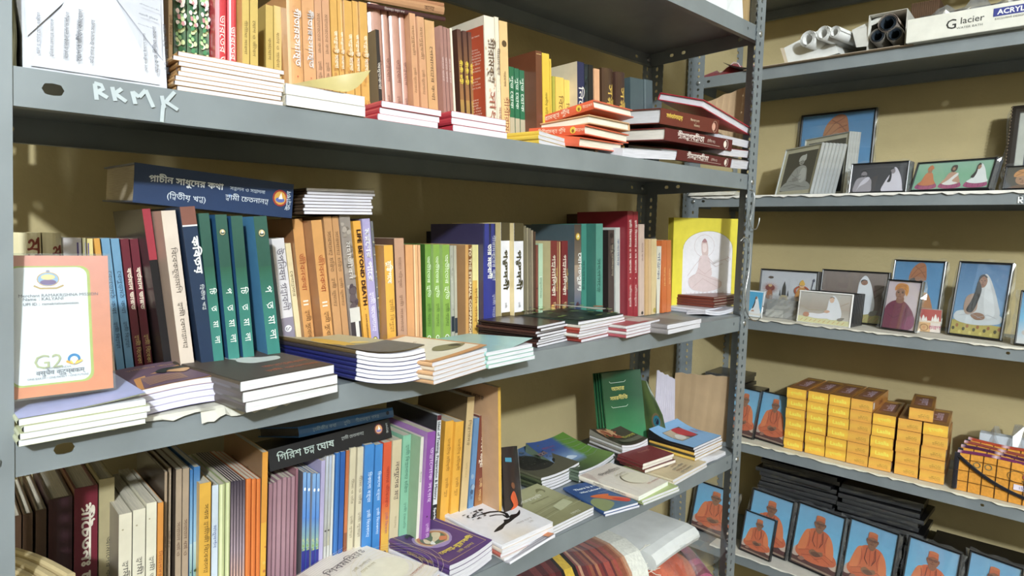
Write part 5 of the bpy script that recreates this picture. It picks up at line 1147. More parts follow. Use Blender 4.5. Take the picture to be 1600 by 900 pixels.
pile('C', fl, (686, 889), (487, 892), [.008, .008, .009, .009], ['#cf9450', '#cf9450', '#d89c58', '#e2d9cc'], 'the orange-edged pile beside the violet picture booklet', 'topmost cream booklet with fine pink rule pattern, beside the violet picture booklet', 'l', art=pat_t('শিবমহিম্নঃ', 'স্বামী জগদীশ্বর', 'স্তোত্র সংগ্রহ'), ycap=.16, curl=lambda u, v: .006*v*v)
def violet(P, W, D):
    P.rect(0, 0, W, D, '#593c76', 5, 5); e = '#cdb068'
    P.line([(W*.06, D*.06), (W*.94, D*.06), (W*.94, D*.94), (W*.06, D*.94), (W*.06, D*.06)], .0011, e)
    P.ell(W*.47, D*.60, W*.33, D*.235, '#9a86b4'); P.ell(W*.47, D*.60, W*.29, D*.20, '#c9b48c'); P.ell(W*.47, D*.60, W*.26, D*.175, '#b9784c'); P.ell(W*.47, D*.585, W*.225, D*.145, '#5c7458')
    P.blob([(W*.27, D*.56), (W*.36, D*.66), (W*.46, D*.60), (W*.60, D*.70), (W*.68, D*.62), (W*.55, D*.54), (W*.38, D*.50)], '#d4c8a0'); P.blob([(W*.5, D*.5), (W*.6, D*.56), (W*.66, D*.5), (W*.58, D*.46)], '#d07c50'); P.blob([(W*.30, D*.50), (W*.40, D*.55), (W*.36, D*.46)], '#e4e8dc')
    P.blob([(W*.17, D*.78), (W*.20, D*.86), (W*.29, D*.87), (W*.33, D*.80), (W*.27, D*.76), (W*.26, D*.81), (W*.22, D*.81)], '#2c2838')
    P.text('বেদান্ত-মুক্তাবলী', W*.52, D*.25, 1, '#ddc83c', 0, 'c', fit=W*.74, hmax=D*.085, bold=.0004); P.text('স্বামী শ্রদ্ধানন্দ', W*.56, D*.135, D*.04, '#ddc83c')
pile('C', (703, 888), (769, 848), (597, 848), [.0078, .008, .008, .008], ['#4c3468', '#d8d4dc', '#4c3468', '#593c76'], 'the violet pile with a round picture cover', 'topmost violet booklet with a round swan picture and yellow title', 'l', art=violet, ycap=.15, bend=lambda u, v: .004*(2*u-1)**2, sparts=[None, None, None, lambda P, L, t: P.text('বেদান্ত-মুক্তাবলী', L*.55, t*.5, 1, '#d8b84c', 0, 'c', fit=L*.4, hmax=t*.6)])
def treeart(P, W, D):
    h = P.lay(); P.grid([P.mp(W*i/4, D*j/4, h) for j in range(5) for i in range(5)], 4, 4, lambda u, v: mix('#e3e1e4', '#e0c9a4', max(0, .8-abs(u-.35)*2.2-v*1.3)))
    K = '#1c1c1e'; P.blob([(W*.16, D*.27), (W*.30, D*.33), (W*.46, D*.37), (W*.52, D*.42), (W*.60, D*.40), (W*.70, D*.46), (W*.80, D*.44), (W*.92, D*.49), (W*.82, D*.40), (W*.66, D*.36), (W*.54, D*.33), (W*.42, D*.31), (W*.30, D*.26)], K)
    P.line([(W*.62, D*.42), (W*.68, D*.52), (W*.66, D*.62), (W*.54, D*.68), (W*.42, D*.70)], .0062, K); P.line([(W*.60, D*.42), (W*.62, D*.52), (W*.54, D*.58), (W*.44, D*.60)], .0042, K); P.line([(W*.44, D*.70), (W*.30, D*.70)], .003, K)
    rr = random.Random(6)
    for i in range(34):
        u, v, q = rr.uniform(.14, .46)*W, rr.uniform(.60, .80)*D, rr.uniform(.02, .045)*W
        P.blob([(u+q*math.cos(t)*rr.uniform(.4, 1), v+q*.6*math.sin(t)*rr.uniform(.4, 1)) for t in (0, 1.2, 2.5, 3.8, 5)], K, 2)
    P.text('পথের সঞ্চয়', W*.66, D*.20, D*.035, '#a89a94'); P.text('স্বামী', W*.72, D*.13, D*.03, '#a89a94')
pile('C', (784, 852), (864, 816), (676, 811), [.006, .007, .0072, .0075], ['#d8cfc8', '#b86050', '#d8c8b8', '#e3e1e4'], 'the white pile with a black tree cover', 'topmost white booklet with a black tree drawing', 'l', page='#d8d6da', art=treeart, ycap=.155)
tiltbook((797, 882), (868, 838), (742, 861), (-.012, -.018), .10, .004, '#b9b6bc', WHITE, 'l', 'thin grey striped magazine poking out beneath the white tree booklets', hard=False, cat='magazine', name='magazine', art=lambda P, W, D: [P.line([(W*.1, D*(.05+.06*i)), (W*.9, D*(.02+.06*i))], .0014, '#6a6a74') for i in range(12)]+[P.rect(W*.86, D*.0, W*.99, D*.3, '#d8844c')])
def olive(P, W, D):
    h = P.lay(); P.grid([P.mp(W*i/6, D*j/6, h) for j in range(7) for i in range(7)], 6, 6, lambda u, v: mix('#a9a77c', '#8a8860', min(1, max(0, .9-v*1.2+abs(u-.6)*.5))))
    P.blob([(W*.70, D*.80), (W*.78, D*.88), (W*.86, D*.86), (W*.88, D*.78), (W*.82, D*.74), (W*.84, D*.80), (W*.78, D*.82)], '#7c7a50')
    P.text('অপরোক্ষানুভূতি', W*.42, D*.72, 1, '#d8d8c4', 0, 'c', fit=W*.56, hmax=D*.07, bold=.0003); P.text('aparokshanubhuti', W*.55, D*.62, D*.035, '#6a6840')
    for i in range(6): P.line([(0, D*(.42-.05*i)), (W*.4, D*(.46-.05*i)), (W, D*(.50-.055*i))], .0012, ['#94926a', '#7a784e', '#b0ae88'][i % 3])
    P.poly([(W*.48, D*.20), (W*.86, D*.26), (W*.84, D*.42), (W*.50, D*.36)], '#b8ba94'); P.text('বেদান্ত', W*.6, D*.04, D*.05, '#e0e0d0')
pile('C', (862, 824), (928, 792), (772, 786), [.005, .0055, .0055], ['#55543c', '#c8c8b8', '#6c6a4a'], 'the olive green pile beside the white tree booklets', 'topmost olive green booklet beside the white tree booklets', 'l', art=olive, ycap=.185, bend=lambda u, v: .010*max(0, v-.5)**1.5)
def blueart(P, W, D):
    h = P.lay(); P.grid([P.mp(W*i/4, D*j/4, h) for j in range(5) for i in range(5)], 4, 4, lambda u, v: mix('#5a7890', '#2c508a', min(1, v*1.6)))
    P.text('There Is a Man', W*.52, D*.82, 1, '#e6ecf0', 0, 'c', fit=W*.80, hmax=D*.085, bold=.0006); P.text('Who Labours?', W*.46, D*.69, 1, '#e6ecf0', 0, 'c', fit=W*.62, hmax=D*.085, bold=.0006)
    P.blob([(W*.22, D*.50), (W*.40, D*.52), (W*.70, D*.46), (W*.64, D*.40), (W*.80, D*.30), (W*.96, D*.16), (W*.80, D*.10), (W*.60, D*.22), (W*.42, D*.36)], '#dc6a28'); P.blob([(W*.60, D*.30), (W*.84, D*.24), (W*.94, D*.12), (W*.78, D*.10)], '#c83a2c')
    P.blob([(W*.0, D*.3), (W*.2, D*.42), (W*.4, D*.34), (W*.5, D*.16), (W*.2, D*.02), (W*.0, D*.02)], '#8a9464'); P.text('Swami Chetanananda', W*.76, D*.56, D*.025, '#c8d4e0')
pile('C', (944, 800), (997, 785), (861, 767), [.005, .005], '#2c508a', 'the blue pile with an orange robed figure', 'upper blue booklet with white English title and orange figure', 'l', art=blueart, ycap=.165)
def bushart(P, W, D):
    h = P.lay(); P.grid([P.mp(W*i/6, D*j/6, h) for j in range(7) for i in range(7)], 6, 6, lambda u, v: mix('#5c5a48', '#4c6c94', max(0, min(1, (v-.5)*2.6))))
    rr = random.Random(14); P.blob([(W*.08, D*.35), (W*.15, D*.62), (W*.35, D*.80), (W*.55, D*.78), (W*.72, D*.60), (W*.86, D*.40), (W*.5, D*.24)], '#2e2e2a')
    for i in range(70):
        u, v, q = rr.uniform(.1, .85)*W, rr.uniform(.28, .78)*D, rr.uniform(.01, .03)*W
        P.blob([(u+q*math.cos(t), v+q*.6*math.sin(t)) for t in (0, 1.6, 3.1, 4.7)], ['#55554c', '#1c1c1c', '#6c6a58', '#3c4034'][i % 4], 2)
    for i in range(6): P.ell(W*(.56+.07*(i % 3)), D*(.46+.05*(i//3)), W*.035, D*.03, '#8a7478', 10)
pile('C', (846, 750), (905, 725), (790, 716), [.0062]*5, ['#3c4430', '#4c5438', '#2c3424', '#4a5238', '#5a5a44'], 'the bush photograph pile', 'topmost booklet with a dark bush photograph', 'l', art=bushart, ycap=.285, bend=lambda u, v: .004*(2*u-1)**2, curl=lambda u, v: .020*max(0, v-.55)**1.3*1.5, jit=.006)
def fieldart(P, W, D):
    h = P.lay(); P.grid([P.mp(W*i/8, D*j/8, h) for j in range(9) for i in range(9)], 8, 8, lambda u, v: mix(mix('#3c5a98', '#8aa8c8', max(0, 1-abs(v-.45)*4)), '#5c8a2c', 1 if u > .62+.1*v else 0) if v > .25 else mix('#40503c', '#6c8a40', u))
    P.text('পরমার্থ প্রসঙ্গ', W*.35, D*.82, D*.045, '#a04058'); P.text('স্বামী', W*.36, D*.74, D*.035, '#a04058'); P.blob([(W*.3, D*.42), (W*.45, D*.52), (W*.58, D*.42)], '#c8d8e8')
    for i in range(6): P.line([(W*.66, D*(.9-.12*i)), (W*.80, D*(.86-.12*i)), (W*.98, D*(.80-.10*i))], .002, '#7c8c74')
pile('C', (905, 741), (960, 712), (852, 703), [.006]*4, ['#4a5a48', '#5c6c58'], 'the curling blue and green landscape pile', 'topmost curling booklet with a blue sky and green field', 'l', art=fieldart, ycap=.30, bend=lambda u, v: .006*(2*u-1)**2, curl=lambda u, v: .055*max(0, v-.35)**1.5*(1-.35*u), jit=.006)
def festive(P, W, D):
    P.rect(0, 0, W, D, '#4a4034', 4, 4); rr = random.Random(5)
    for i in range(24): P.blob([(W*(.1+.5*rr.random())+W*.06*math.cos(t), D*(.45+.45*rr.random())*1+D*.05*math.sin(t)) for t in (0, 1.3, 2.6, 3.9, 5.2)], ['#c04c30', '#d88a5c', '#8a3028', '#e0b080', '#5a6a3c'][i % 5], 2)
    P.text('উৎসব', W*.66, D*.32, D*.10, '#c8c43c'); P.rect(W*.1, D*.05, W*.9, D*.2, '#6a6454', 3, 1)
pile('C', (972, 700), (1012, 689), (908, 684), [.006, .006, .006, .006], ['#c9c6c4', '#8a8478'], 'the festive picture pile before the green booklets', 'topmost booklet with a red and dark festive picture', 'l', art=festive, h0=.020, ycap=.28, bend=lambda u, v: .006*(2*u-1)**2, curl=lambda u, v: .010*v*v)
pile('C', (960, 708), (1008, 694), (912, 694), [.0065, .0065, .0065], ['#d0d0d4', '#b8b4b0'], 'the plain grey magazines under the festive picture pile', 'topmost plain grey magazine under the festive picture pile', 'l', ycap=.26, cat='magazine', name='magazine')
def lime(P, W, D): P.rect(0, 0, W, D, '#a9b878', 3, 3)
pile('C', (1004, 782), (1060, 760), (905, 752), [.0055, .0055], ['#a9b878', '#b4c088'], 'the pale lime pile under the cream patterned booklet', 'upper pale lime booklet under the cream patterned one', 'l', art=lime, ycap=.16)
pile('C', (998, 776), (1044, 752), (902, 745), [.0095], ['#ddd4c0'], 'x', 'cream patterned booklet lying on the pale lime pile', 'l', page='#e8ece0', art=pat_t('শিবমহিম্নঃ', 'স্বামী জগদীশ্বর', 'স্তোত্র সংগ্রহ'), h0=.0112, ycap=.155, group='booklets laid out on the lower shelf', sparts=[lambda P, L, t: (P.text('শিবমহিম্নঃ', L*.35, t*.5, t*.5, '#5a4a44'), P.text('স্বামী জগদীশ্বরানন্দ', L*.68, t*.5, t*.4, '#5a4a44'))])
def maroon(P, W, D): P.rect(0, 0, W, D, '#7c2c2e', 3, 3); P.text('গীতামাধুরী', W*.6, D*.7, D*.09, '#b87c68')
pile('C', (1005, 725), (1053, 709), (960, 712), [.0072]*3, '#6c2628', 'the maroon pile behind the cream patterned booklet', 'topmost maroon booklet behind the cream patterned one', 'l', page='#e4dcd0', art=maroon, h0=.0135, ycap=.30, jit=.006)
def photoc(P, W, D):
    P.rect(0, 0, W, D, '#c8b48c', 3, 3)
    for i in range(8): P.text(POOL[i], W*.5, D*(.1+.11*i), D*.07, ['#4c4c5c', '#7a4c3c'][i % 2], .1)
pile('C', (1052, 750), (1104, 722), (1008, 724), [.006, .006], ['#d8ccb0', '#d4c4a0'], 'the pictured programmes beside the maroon pile', 'upper pictured programme crowded with print beside the maroon pile', 'l', art=photoc, ycap=.14, cat='programme', name='programme')
pile('C', (1092, 726), (1134, 704), (1040, 706), [.005, .0052], '#dcdce2', 'the white papers at the end of the lower shelf', 'upper white paper booklet at the end of the lower shelf', 'b', ycap=.12, bend=lambda u, v: .003*math.sin(5*u), h0=.0)
def sky(P, W, D):
    P.rect(0, 0, W, D, '#7fb0dc', 8, 8); P.rect(W*.16, D*.34, W*.74, D*.80, '#4a4a4c', 4, 4); P.rect(W*.17, D*.35, W*.46, D*.79, '#b8a890', 3, 3); P.blob([(W*.44, D*.78), (W*.72, D*.74), (W*.73, D*.40), (W*.56, D*.36), (W*.46, D*.54)], '#b82c38')
    P.ell(W*.47, D*.66, W*.055, D*.05, '#8a5c40'); P.blob([(W*.20, D*.50), (W*.34, D*.62), (W*.44, D*.5), (W*.36, D*.38), (W*.22, D*.38)], '#d8d4cc'); P.text('শ্রীমা', W*.86, D*.50, D*.07, '#c03c58', 1.57); P.text('স্মৃতিতে', W*.93, D*.44, D*.05, '#3c5c9c', 1.57)
pile('C', (1084, 700), (1127, 681), (1004, 684), [.0062, .0062, .0062, .0062, .0062], ['#d8b040', '#3c3c34', '#d8a838', '#1c1a1c', '#1c1a1c'], 'the mixed pile under the sky blue picture cover', 'topmost booklet with a sky blue cover and a red robed figure', 'l', art=sky, h0=.0135, ycap=.30, curl=lambda u, v: .050*max(0, v-.5)**1.7, jit=.006)
# folded booklet with a seated monk, leaning against the tan book
def glossy_leaf():
    q = [on_y(790, 778, .075), on_y(822, 776, .085), on_y(815, 735, .110), on_y(808, 650, .150), on_y(784, 650, .130)]
    o = q[0]; o2 = Vector((q[0].x, q[0].y, zs('C', q[0].x)+.001)); sh = o2-o
    T = thing('booklet', 'creased glossy dark brown booklet with an orange seated figure leaning on the tan book', 'booklet', Matrix.Translation(o2))
    v = [p-q[0] for p in q]; v[1].z = SX*v[1].x; nrm = (v[1]).cross(v[4]).normalized()
    A_ = v[4]; B_ = v[3]
    mb = MB(); nu, nv = 6, 10; W_ = .085
    P0 = lambda u, t: (v[0].lerp(A_, t))*(1-u)+(v[1].lerp(v[2], t*2.2) if t < .4545 else v[2].lerp(B_, (t-.4545)/.5455))*u+nrm*(.006*math.sin(3.1*u))
    for k in (0, .0016): mb.grid([P0(i/nu, j/nv)+nrm*k for j in range(nv+1) for i in range(nu+1)], nu, nv, '#2c2224')
    mb.build('cover', 'gloss', T, smooth=True)
    Q = Print(lambda a, b, h: tuple(P0(a, b)+nrm*(h+.0022)))
    Q.blob([(.15, .06), (.20, .22), (.35, .30), (.25, .40), (.40, .50), (.55, .46), (.60, .34), (.5, .26), (.7, .16), (.75, .06), (.4, .03)], '#d0521c'); Q.ell(.40, .56, .09, .035, '#7a4a30'); Q.rect(.1, .82, .4, .87, '#3c8aa8'); Q.line([(.98, .99), (.985, .62), (.99, .46)], .03, '#cfc8c8'); Q.line([(.99, .45), (.6, .2), (.45, .02)], .03, '#cfc8c8')  # pale strokes are gloss highlights painted along the edge and crease
    Q.build('cover_print', 'gloss', T)
glossy_leaf()
# green booklets propped in the far corner
def greens():
    g = 'green booklets propped in the far corner of the lower shelf'
    for i in range(4):
        bl, br = on_y(952+(-5*i), 676-i, .205+.012*i), on_y(1006-4*i, 684, .19+.012*i); tl = on_y(951-12*i, 582+1.2*i, .235+.012*i)
        x = br-bl; x.z = 0; W = .105; x = x.normalized(); base = Vector((bl.x, bl.y, zs('C', bl.x)+.0030)); v = (tl-base); v -= x*v.dot(x); H = v.length; v = v.normalized(); y = v.cross(x)
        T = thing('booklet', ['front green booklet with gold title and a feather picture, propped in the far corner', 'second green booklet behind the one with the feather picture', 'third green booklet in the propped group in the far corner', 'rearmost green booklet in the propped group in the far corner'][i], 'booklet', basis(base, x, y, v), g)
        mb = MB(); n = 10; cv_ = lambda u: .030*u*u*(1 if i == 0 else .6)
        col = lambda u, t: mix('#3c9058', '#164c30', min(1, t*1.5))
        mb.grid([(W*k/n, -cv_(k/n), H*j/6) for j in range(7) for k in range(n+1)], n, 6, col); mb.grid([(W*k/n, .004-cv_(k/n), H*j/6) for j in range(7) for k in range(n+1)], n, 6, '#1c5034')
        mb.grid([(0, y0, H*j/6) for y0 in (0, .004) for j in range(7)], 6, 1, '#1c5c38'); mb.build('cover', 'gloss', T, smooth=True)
        mb = MB(); mb.grid([(W*k/n*.995, y0-cv_(k/n), H-.0005) for y0 in (.0006, .0034) for k in range(n+1)], n, 1, '#d8dcd0'); mb.grid([(W*.996, y0-cv_(1), H*j/6) for y0 in (.0006, .0034) for j in range(7)], 6, 1, '#d8dcd0'); mb.build('page_block', 'paper_up', T)
        if i == 0:
            P = Print(lambda a, b, h: (a, -cv_(a/W)-h, b), .0002)
            P.text('আমার', W*.42, H*.78, 1, '#c9b85c', 0, 'c', fit=W*.34, hmax=H*.085, bold=.0003); P.text('সমরনীতি', W*.42, H*.66, 1, '#c9b85c', 0, 'c', fit=W*.46, hmax=H*.085, bold=.0003)
            for vv in (.88, .56): P.line([(W*.2, H*vv), (W*.24, H*(vv-.02)), (W*.60, H*(vv-.02)), (W*.64, H*vv)], .0008, '#dfe6d8')
            P.build('cover_print', 'ink', T)
greens()
def curled():
    P = [on_y(996, 680, .19), on_y(1044, 668, .12), on_y(1036, 632, .13), on_y(1012, 580, .18), on_y(990, 576, .215)]
    o = Vector((P[0].x, P[0].y, zs('C', P[0].x)+.0008)); T = thing('booklet', 'dark green curled booklet with a peacock eye, beside the propped green booklets', 'booklet', Matrix.Translation(o))
    w = [p-P[0] for p in P]; f = lambda u, t: (w[0].lerp(w[4], t))*(1-u)+(w[1].lerp(w[2], t*2) if t < .5 else w[2].lerp(w[3], t*2-1))*u+Vector((0, -.012*math.sin(3.14*u), 0))
    mb = MB(); 
    for k in (0, .003): mb.grid([f(i/6, j/8)+Vector((k, k, 0)) for j in range(9) for i in range(7)], 6, 8, lambda u, t: mix('#26381e', '#5a6c34', abs(math.sin(6*u+2*t))*.7))
    mb.build('cover', 'gloss', T, smooth=True)
    Q = Print(lambda a, b, h: tuple(f(a, b)+Vector((-h*.4, -h-.0006, 0)))); Q.ell(.62, .38, .20, .15, '#6a5638'); Q.ell(.62, .38, .15, .11, '#1c6878'); Q.ell(.62, .38, .08, .06, '#10142c'); Q.build('cover_print', 'ink', T)
curled()
board('C', [(1020, 678), (1053, 680), (1054, 592), (1026, 578)], [.20, .17, .17, .21], .003, 'pale lilac stiff sheet standing in the far corner of the lower shelf', 'sheet', '#cdc6d4', 'stiff_sheet', 'sheet')
board('C', [(1046, 690), (1142, 690), (1148, 589), (1056, 582)], [.19, .035, .03, .18], .004, 'tall brown cardboard sheet standing across the end of the lower shelf')
# ================================================================== framed pictures on the second rack
def N(P, W, H):
    """drawing helpers in fractions of the picture"""
    q = lambda pts: [(x*W, y*H) for x, y in pts]
    return (lambda pts, c: P.blob(q(pts), c)), (lambda pts, c: P.poly(q(pts), c)), (lambda u, v, a, b, c, r=0: P.ell(u*W, v*H, a*W, b*H, c, 16, 0, 2*math.pi, r)), (lambda pts, w, c: P.line(q(pts), w*W, c))
def grad(P, W, H, c0, c1, c2=None):
    h = P.lay(); P.grid([P.mp(W*i/3, H*j/6, h) for j in range(7) for i in range(4)], 3, 6, lambda u, v: mix(c0, c1, v*2) if (c2 and v < .5) else (mix(c1, c2, v*2-1) if c2 else mix(c0, c1, v)))
def monk(P, W, H):
    B_, Q, E_, L_ = N(P, W, H); grad(P, W, H, '#8cd6f4', '#6cc0ea', '#76b0d8')
    Q([(0, 0), (1, 0), (1, .13), (0, .16)], '#5c2420'); Q([(0, .02), (1, .0), (1, .03), (0, .05)], '#a88a70')
    B_([(.0, .13), (.03, .27), (.14, .28), (.15, .14)], '#d0b4a4'); B_([(.84, .13), (.86, .26), (.96, .25), (1.0, .12)], '#d8bca8')
    O, O2, O3, SK = '#dc6224', '#a83a10', '#ec7c38', '#96603e'
    B_([(.06, .20), (.10, .32), (.30, .36), (.55, .34), (.80, .36), (.95, .28), (.93, .18), (.72, .12), (.45, .10), (.20, .13)], O)
    B_([(.24, .34), (.22, .50), (.26, .60), (.38, .67), (.56, .68), (.72, .64), (.80, .54), (.80, .36), (.66, .26), (.40, .26)], O)
    B_([(.10, .26), (.14, .44), (.22, .60), (.32, .62), (.30, .44), (.26, .28)], O3); B_([(.72, .62), (.82, .54), (.88, .36), (.86, .26), (.74, .28), (.70, .44)], O3)
    for pts in ([(.14, .24), (.34, .30), (.52, .22)], [(.90, .24), (.70, .30), (.52, .22)], [(.48, .66), (.50, .50), (.52, .36)], [(.30, .60), (.34, .46), (.32, .34)], [(.70, .60), (.66, .46), (.70, .34)], [(.2, .17), (.4, .22), (.6, .16)], [(.84, .18), (.66, .24), (.5, .17)], [(.58, .62), (.60, .50), (.57, .40)]): L_(pts, .012, O2)
    B_([(.36, .28), (.44, .33), (.54, .31), (.64, .33), (.66, .27), (.52, .22), (.40, .23)], SK); B_([(.40, .26), (.52, .30), (.62, .26), (.5, .22)], '#6c3c28')
    B_([(.14, .10), (.22, .15), (.30, .12), (.22, .08)], '#a87058'); B_([(.70, .08), (.80, .14), (.86, .10), (.78, .06)], '#5c2c24')
    L_([(.42, .64), (.40, .46), (.48, .38)], .014, '#6c2a14'); L_([(.60, .65), (.63, .48), (.56, .38)], .014, '#6c2a14')
    B_([(.44, .70), (.44, .64), (.52, .61), (.58, .65), (.58, .70)], SK)
    E_(.51, .775, .105, .092, '#96603e'); B_([(.41, .78), (.40, .72), (.47, .67), (.56, .67), (.62, .72), (.61, .79)], '#96603e')
    E_(.395, .765, .018, .028, '#8a5236'); E_(.625, .765, .018, .028, '#8a5236')
    Q([(.405, .795), (.41, .885), (.60, .89), (.61, .80), (.51, .82)], '#cf6428'); E_(.505, .886, .095, .020, '#d87434'); L_([(.405, .80), (.51, .823), (.61, .803)], .012, '#a8481c')
    E_(.455, .770, .036, .018, '#4a2c22'); E_(.560, .770, .036, .018, '#4a2c22'); E_(.455, .770, .026, .012, '#7a4c38'); E_(.560, .770, .026, .012, '#7a4c38'); L_([(.49, .772), (.525, .772)], .010, '#2c1c18'); L_([(.418, .775), (.395, .78)], .008, '#2c1c18'); L_([(.597, .775), (.625, .78)], .008, '#2c1c18')
    E_(.507, .745, .016, .020, '#7c4a30'); L_([(.475, .715), (.51, .709), (.545, .715)], .010, '#5c2c20')
def lady_face(E_, B_, L_, u, v, r, skin='#a4765c', hair='#241c1c'):
    E_(u, v, r, r*1.05, skin); B_([(u-r*1.05, v-r*.2), (u-r*.9, v+r*.8), (u, v+r*1.15), (u+r*.9, v+r*.7), (u+r*.6, v+r*.62), (u, v+r*.85), (u-r*.7, v+r*.4)], hair)
    E_(u-r*.35, v+r*.12, r*.16, r*.07, '#2c1c1c'); E_(u+r*.38, v+r*.12, r*.16, r*.07, '#2c1c1c'); E_(u, v-r*.2, r*.12, r*.2, '#8a5c48'); L_([(u-r*.28, v-r*.55), (u+r*.28, v-r*.55)], r*.14, '#8a4440'); E_(u, v+r*.5, r*.08, r*.08, '#a83030')
def lady_tall(P, W, H):
    B_, Q, E_, L_ = N(P, W, H); grad(P, W, H, '#7aa8d0', '#6c9cc8', '#4a7aa8')
    Q([(0, 0), (1, 0), (1, .16), (0, .20)], '#c0ac48')
    for i in range(14): E_(.05+.07*i, .08+.05*math.sin(i*2.1), .03, .025, ['#5c5428', '#a86a2c', '#d8c860'][i % 3])
    B_([(.02, .24), (.08, .32), (.30, .34), (.55, .30), (.80, .33), (.98, .28), (.95, .20), (.70, .16), (.40, .15), (.12, .18)], '#d4d8dc')
    B_([(.50, .84), (.60, .83), (.74, .66), (.86, .46), (.92, .30), (.70, .22), (.46, .24), (.40, .40), (.44, .60)], '#d4d4d6'); B_([(.56, .80), (.66, .70), (.78, .46), (.82, .30), (.68, .26), (.58, .45)], '#e4e4e6')
    B_([(.22, .52), (.34, .58), (.44, .54), (.46, .36), (.30, .28), (.20, .36)], '#b89884'); lady_face(E_, B_, L_, .50, .755, .085)
    B_([(.41, .76), (.38, .60), (.32, .46), (.26, .34), (.38, .32), (.46, .46), (.50, .64)], '#2c2622'); B_([(.36, .28), (.48, .32), (.62, .30), (.64, .24), (.48, .22)], '#a07458')
    L_([(.12, .26), (.36, .30), (.6, .24)], .008, '#a8acb4'); L_([(.88, .26), (.7, .3), (.5, .25)], .008, '#a8acb4')
def lady_wide(P, W, H, light=False):
    B_, Q, E_, L_ = N(P, W, H); a, b = ('#dcd4cc', '#b8a898') if light else ('#8a7468', '#7a665c')
    grad(P, W, H, a, b, '#c8c0b8' if light else '#8c7c74'); L_([(.02, .55), (.2, .42), (.45, .44), (.62, .5)], .02, '#b8a890' if light else '#6a564a'); L_([(.7, .5), (.8, .62), (.95, .75)], .02, '#b0a090' if light else '#6a564a'); L_([(.72, .4), (.9, .58)], .014, '#c0b0a0' if light else '#5c4a40')
    Q([(0, 0), (1, 0), (1, .16), (0, .20)], '#e4dca4' if light else '#b0a458')
    for i in range(10): L_([(.05+.09*i, .04), (.1+.09*i, .12)], .012, '#d8a868')
    B_([(.58, .80), (.66, .94), (.74, .82), (.80, .60), (.84, .36), (.80, .20), (.62, .16), (.52, .30), (.56, .52)], '#e6e6ea'); B_([(.14, .24), (.24, .32), (.42, .32), (.60, .40), (.66, .22), (.40, .16), (.24, .18)], '#e4e2e8'); B_([(.10, .22), (.12, .32), (.20, .33), (.22, .24), (.18, .18)], '#c08a6c'); B_([(.78, .22), (.9, .26), (.86, .16), (.78, .15)], '#8a8478')
    if light: E_(.635, .80, .045, .095, '#c8a890'); L_([(.60, .86), (.64, .90), (.68, .86)], .014, '#5c5048')
    else: lady_face(E_, B_, L_, .655, .80, .052)
    B_([(.50, .40), (.56, .46), (.62, .42), (.56, .36)], '#c8a088')
def turban_blue(P, W, H):
    grad(P, W, H, '#7ab0d8', '#5a98c8', '#4a88b8'); b0, q0, e0, l0 = N(P, W, H); yy = lambda p: [(x, .30+.75*y if y > .01 else 0) for x, y in p]
    B_, L_, E_ = (lambda p, c: b0(yy(p), c)), (lambda p, w, c: l0(yy(p), w, c)), (lambda u, v, a, b, c: e0(u, .30+.75*v, a, b*.8, c))
    B_([(.10, 0), (.22, .24), (.40, .34), (.62, .34), (.80, .22), (.90, 0)], '#c8864c'); E_(.50, .52, .14, .15, '#a87454')
    B_([(.32, .56), (.34, .74), (.42, .86), (.52, .92), (.62, .88), (.66, .72), (.66, .56), (.50, .64)], '#b06a38')
    for a in ([(.34, .60), (.46, .78), (.60, .86)], [(.38, .58), (.52, .70), (.64, .74)], [(.42, .84), (.54, .76), (.65, .62)]): L_(a, .014, '#8a4c24')
    B_([(.33, .56), (.36, .40), (.42, .50), (.44, .60)], '#3c2a24'); E_(.44, .55, .026, .012, '#241818'); E_(.57, .55, .026, .012, '#241818'); E_(.505, .49, .02, .03, '#8a5c40'); L_([(.46, .42), (.55, .42)], .012, '#7a4034')
def turban_maroon(P, W, H):
    B_, Q, E_, L_ = N(P, W, H); grad(P, W, H, '#c0a0a4', '#d8c4c8', '#d4c0c8')
    B_([(.0, 0), (.0, .40), (.12, .54), (.30, .60), (.50, .60), (.68, .52), (.86, .36), (.92, .18), (.80, 0)], '#7a2444'); B_([(.60, .02), (.66, .24), (.90, .30), (.94, .12), (.84, .02)], '#8a2c5c')
    for a in ([(.2, .5), (.35, .40), (.5, .5)], [(.1, .3), (.3, .22), (.5, .3)], [(.62, .44), (.70, .28), (.66, .1)]): L_(a, .02, '#5c1a34')
    B_([(.30, .60), (.36, .54), (.50, .55), (.54, .62), (.50, .68), (.34, .68)], '#96644c'); E_(.40, .745, .145, .115, '#a4735a')
    B_([(.24, .80), (.22, .88), (.30, .95), (.46, .965), (.60, .92), (.64, .80), (.60, .70), (.54, .76), (.52, .82), (.38, .86)], '#d88a2c')
    for a in ([(.26, .82), (.40, .90), (.56, .92)], [(.26, .86), (.42, .94), (.60, .86)], [(.50, .86), (.60, .80), (.60, .74)]): L_(a, .014, '#b0641c')
    E_(.34, .765, .035, .013, '#2a1a18'); E_(.47, .765, .035, .013, '#2a1a18'); L_([(.30, .79), (.37, .795)], .016, '#3c2420'); L_([(.43, .795), (.50, .79)], .016, '#3c2420'); E_(.395, .72, .024, .028, '#8a5a44'); L_([(.34, .675), (.46, .675)], .018, '#7c3c34')
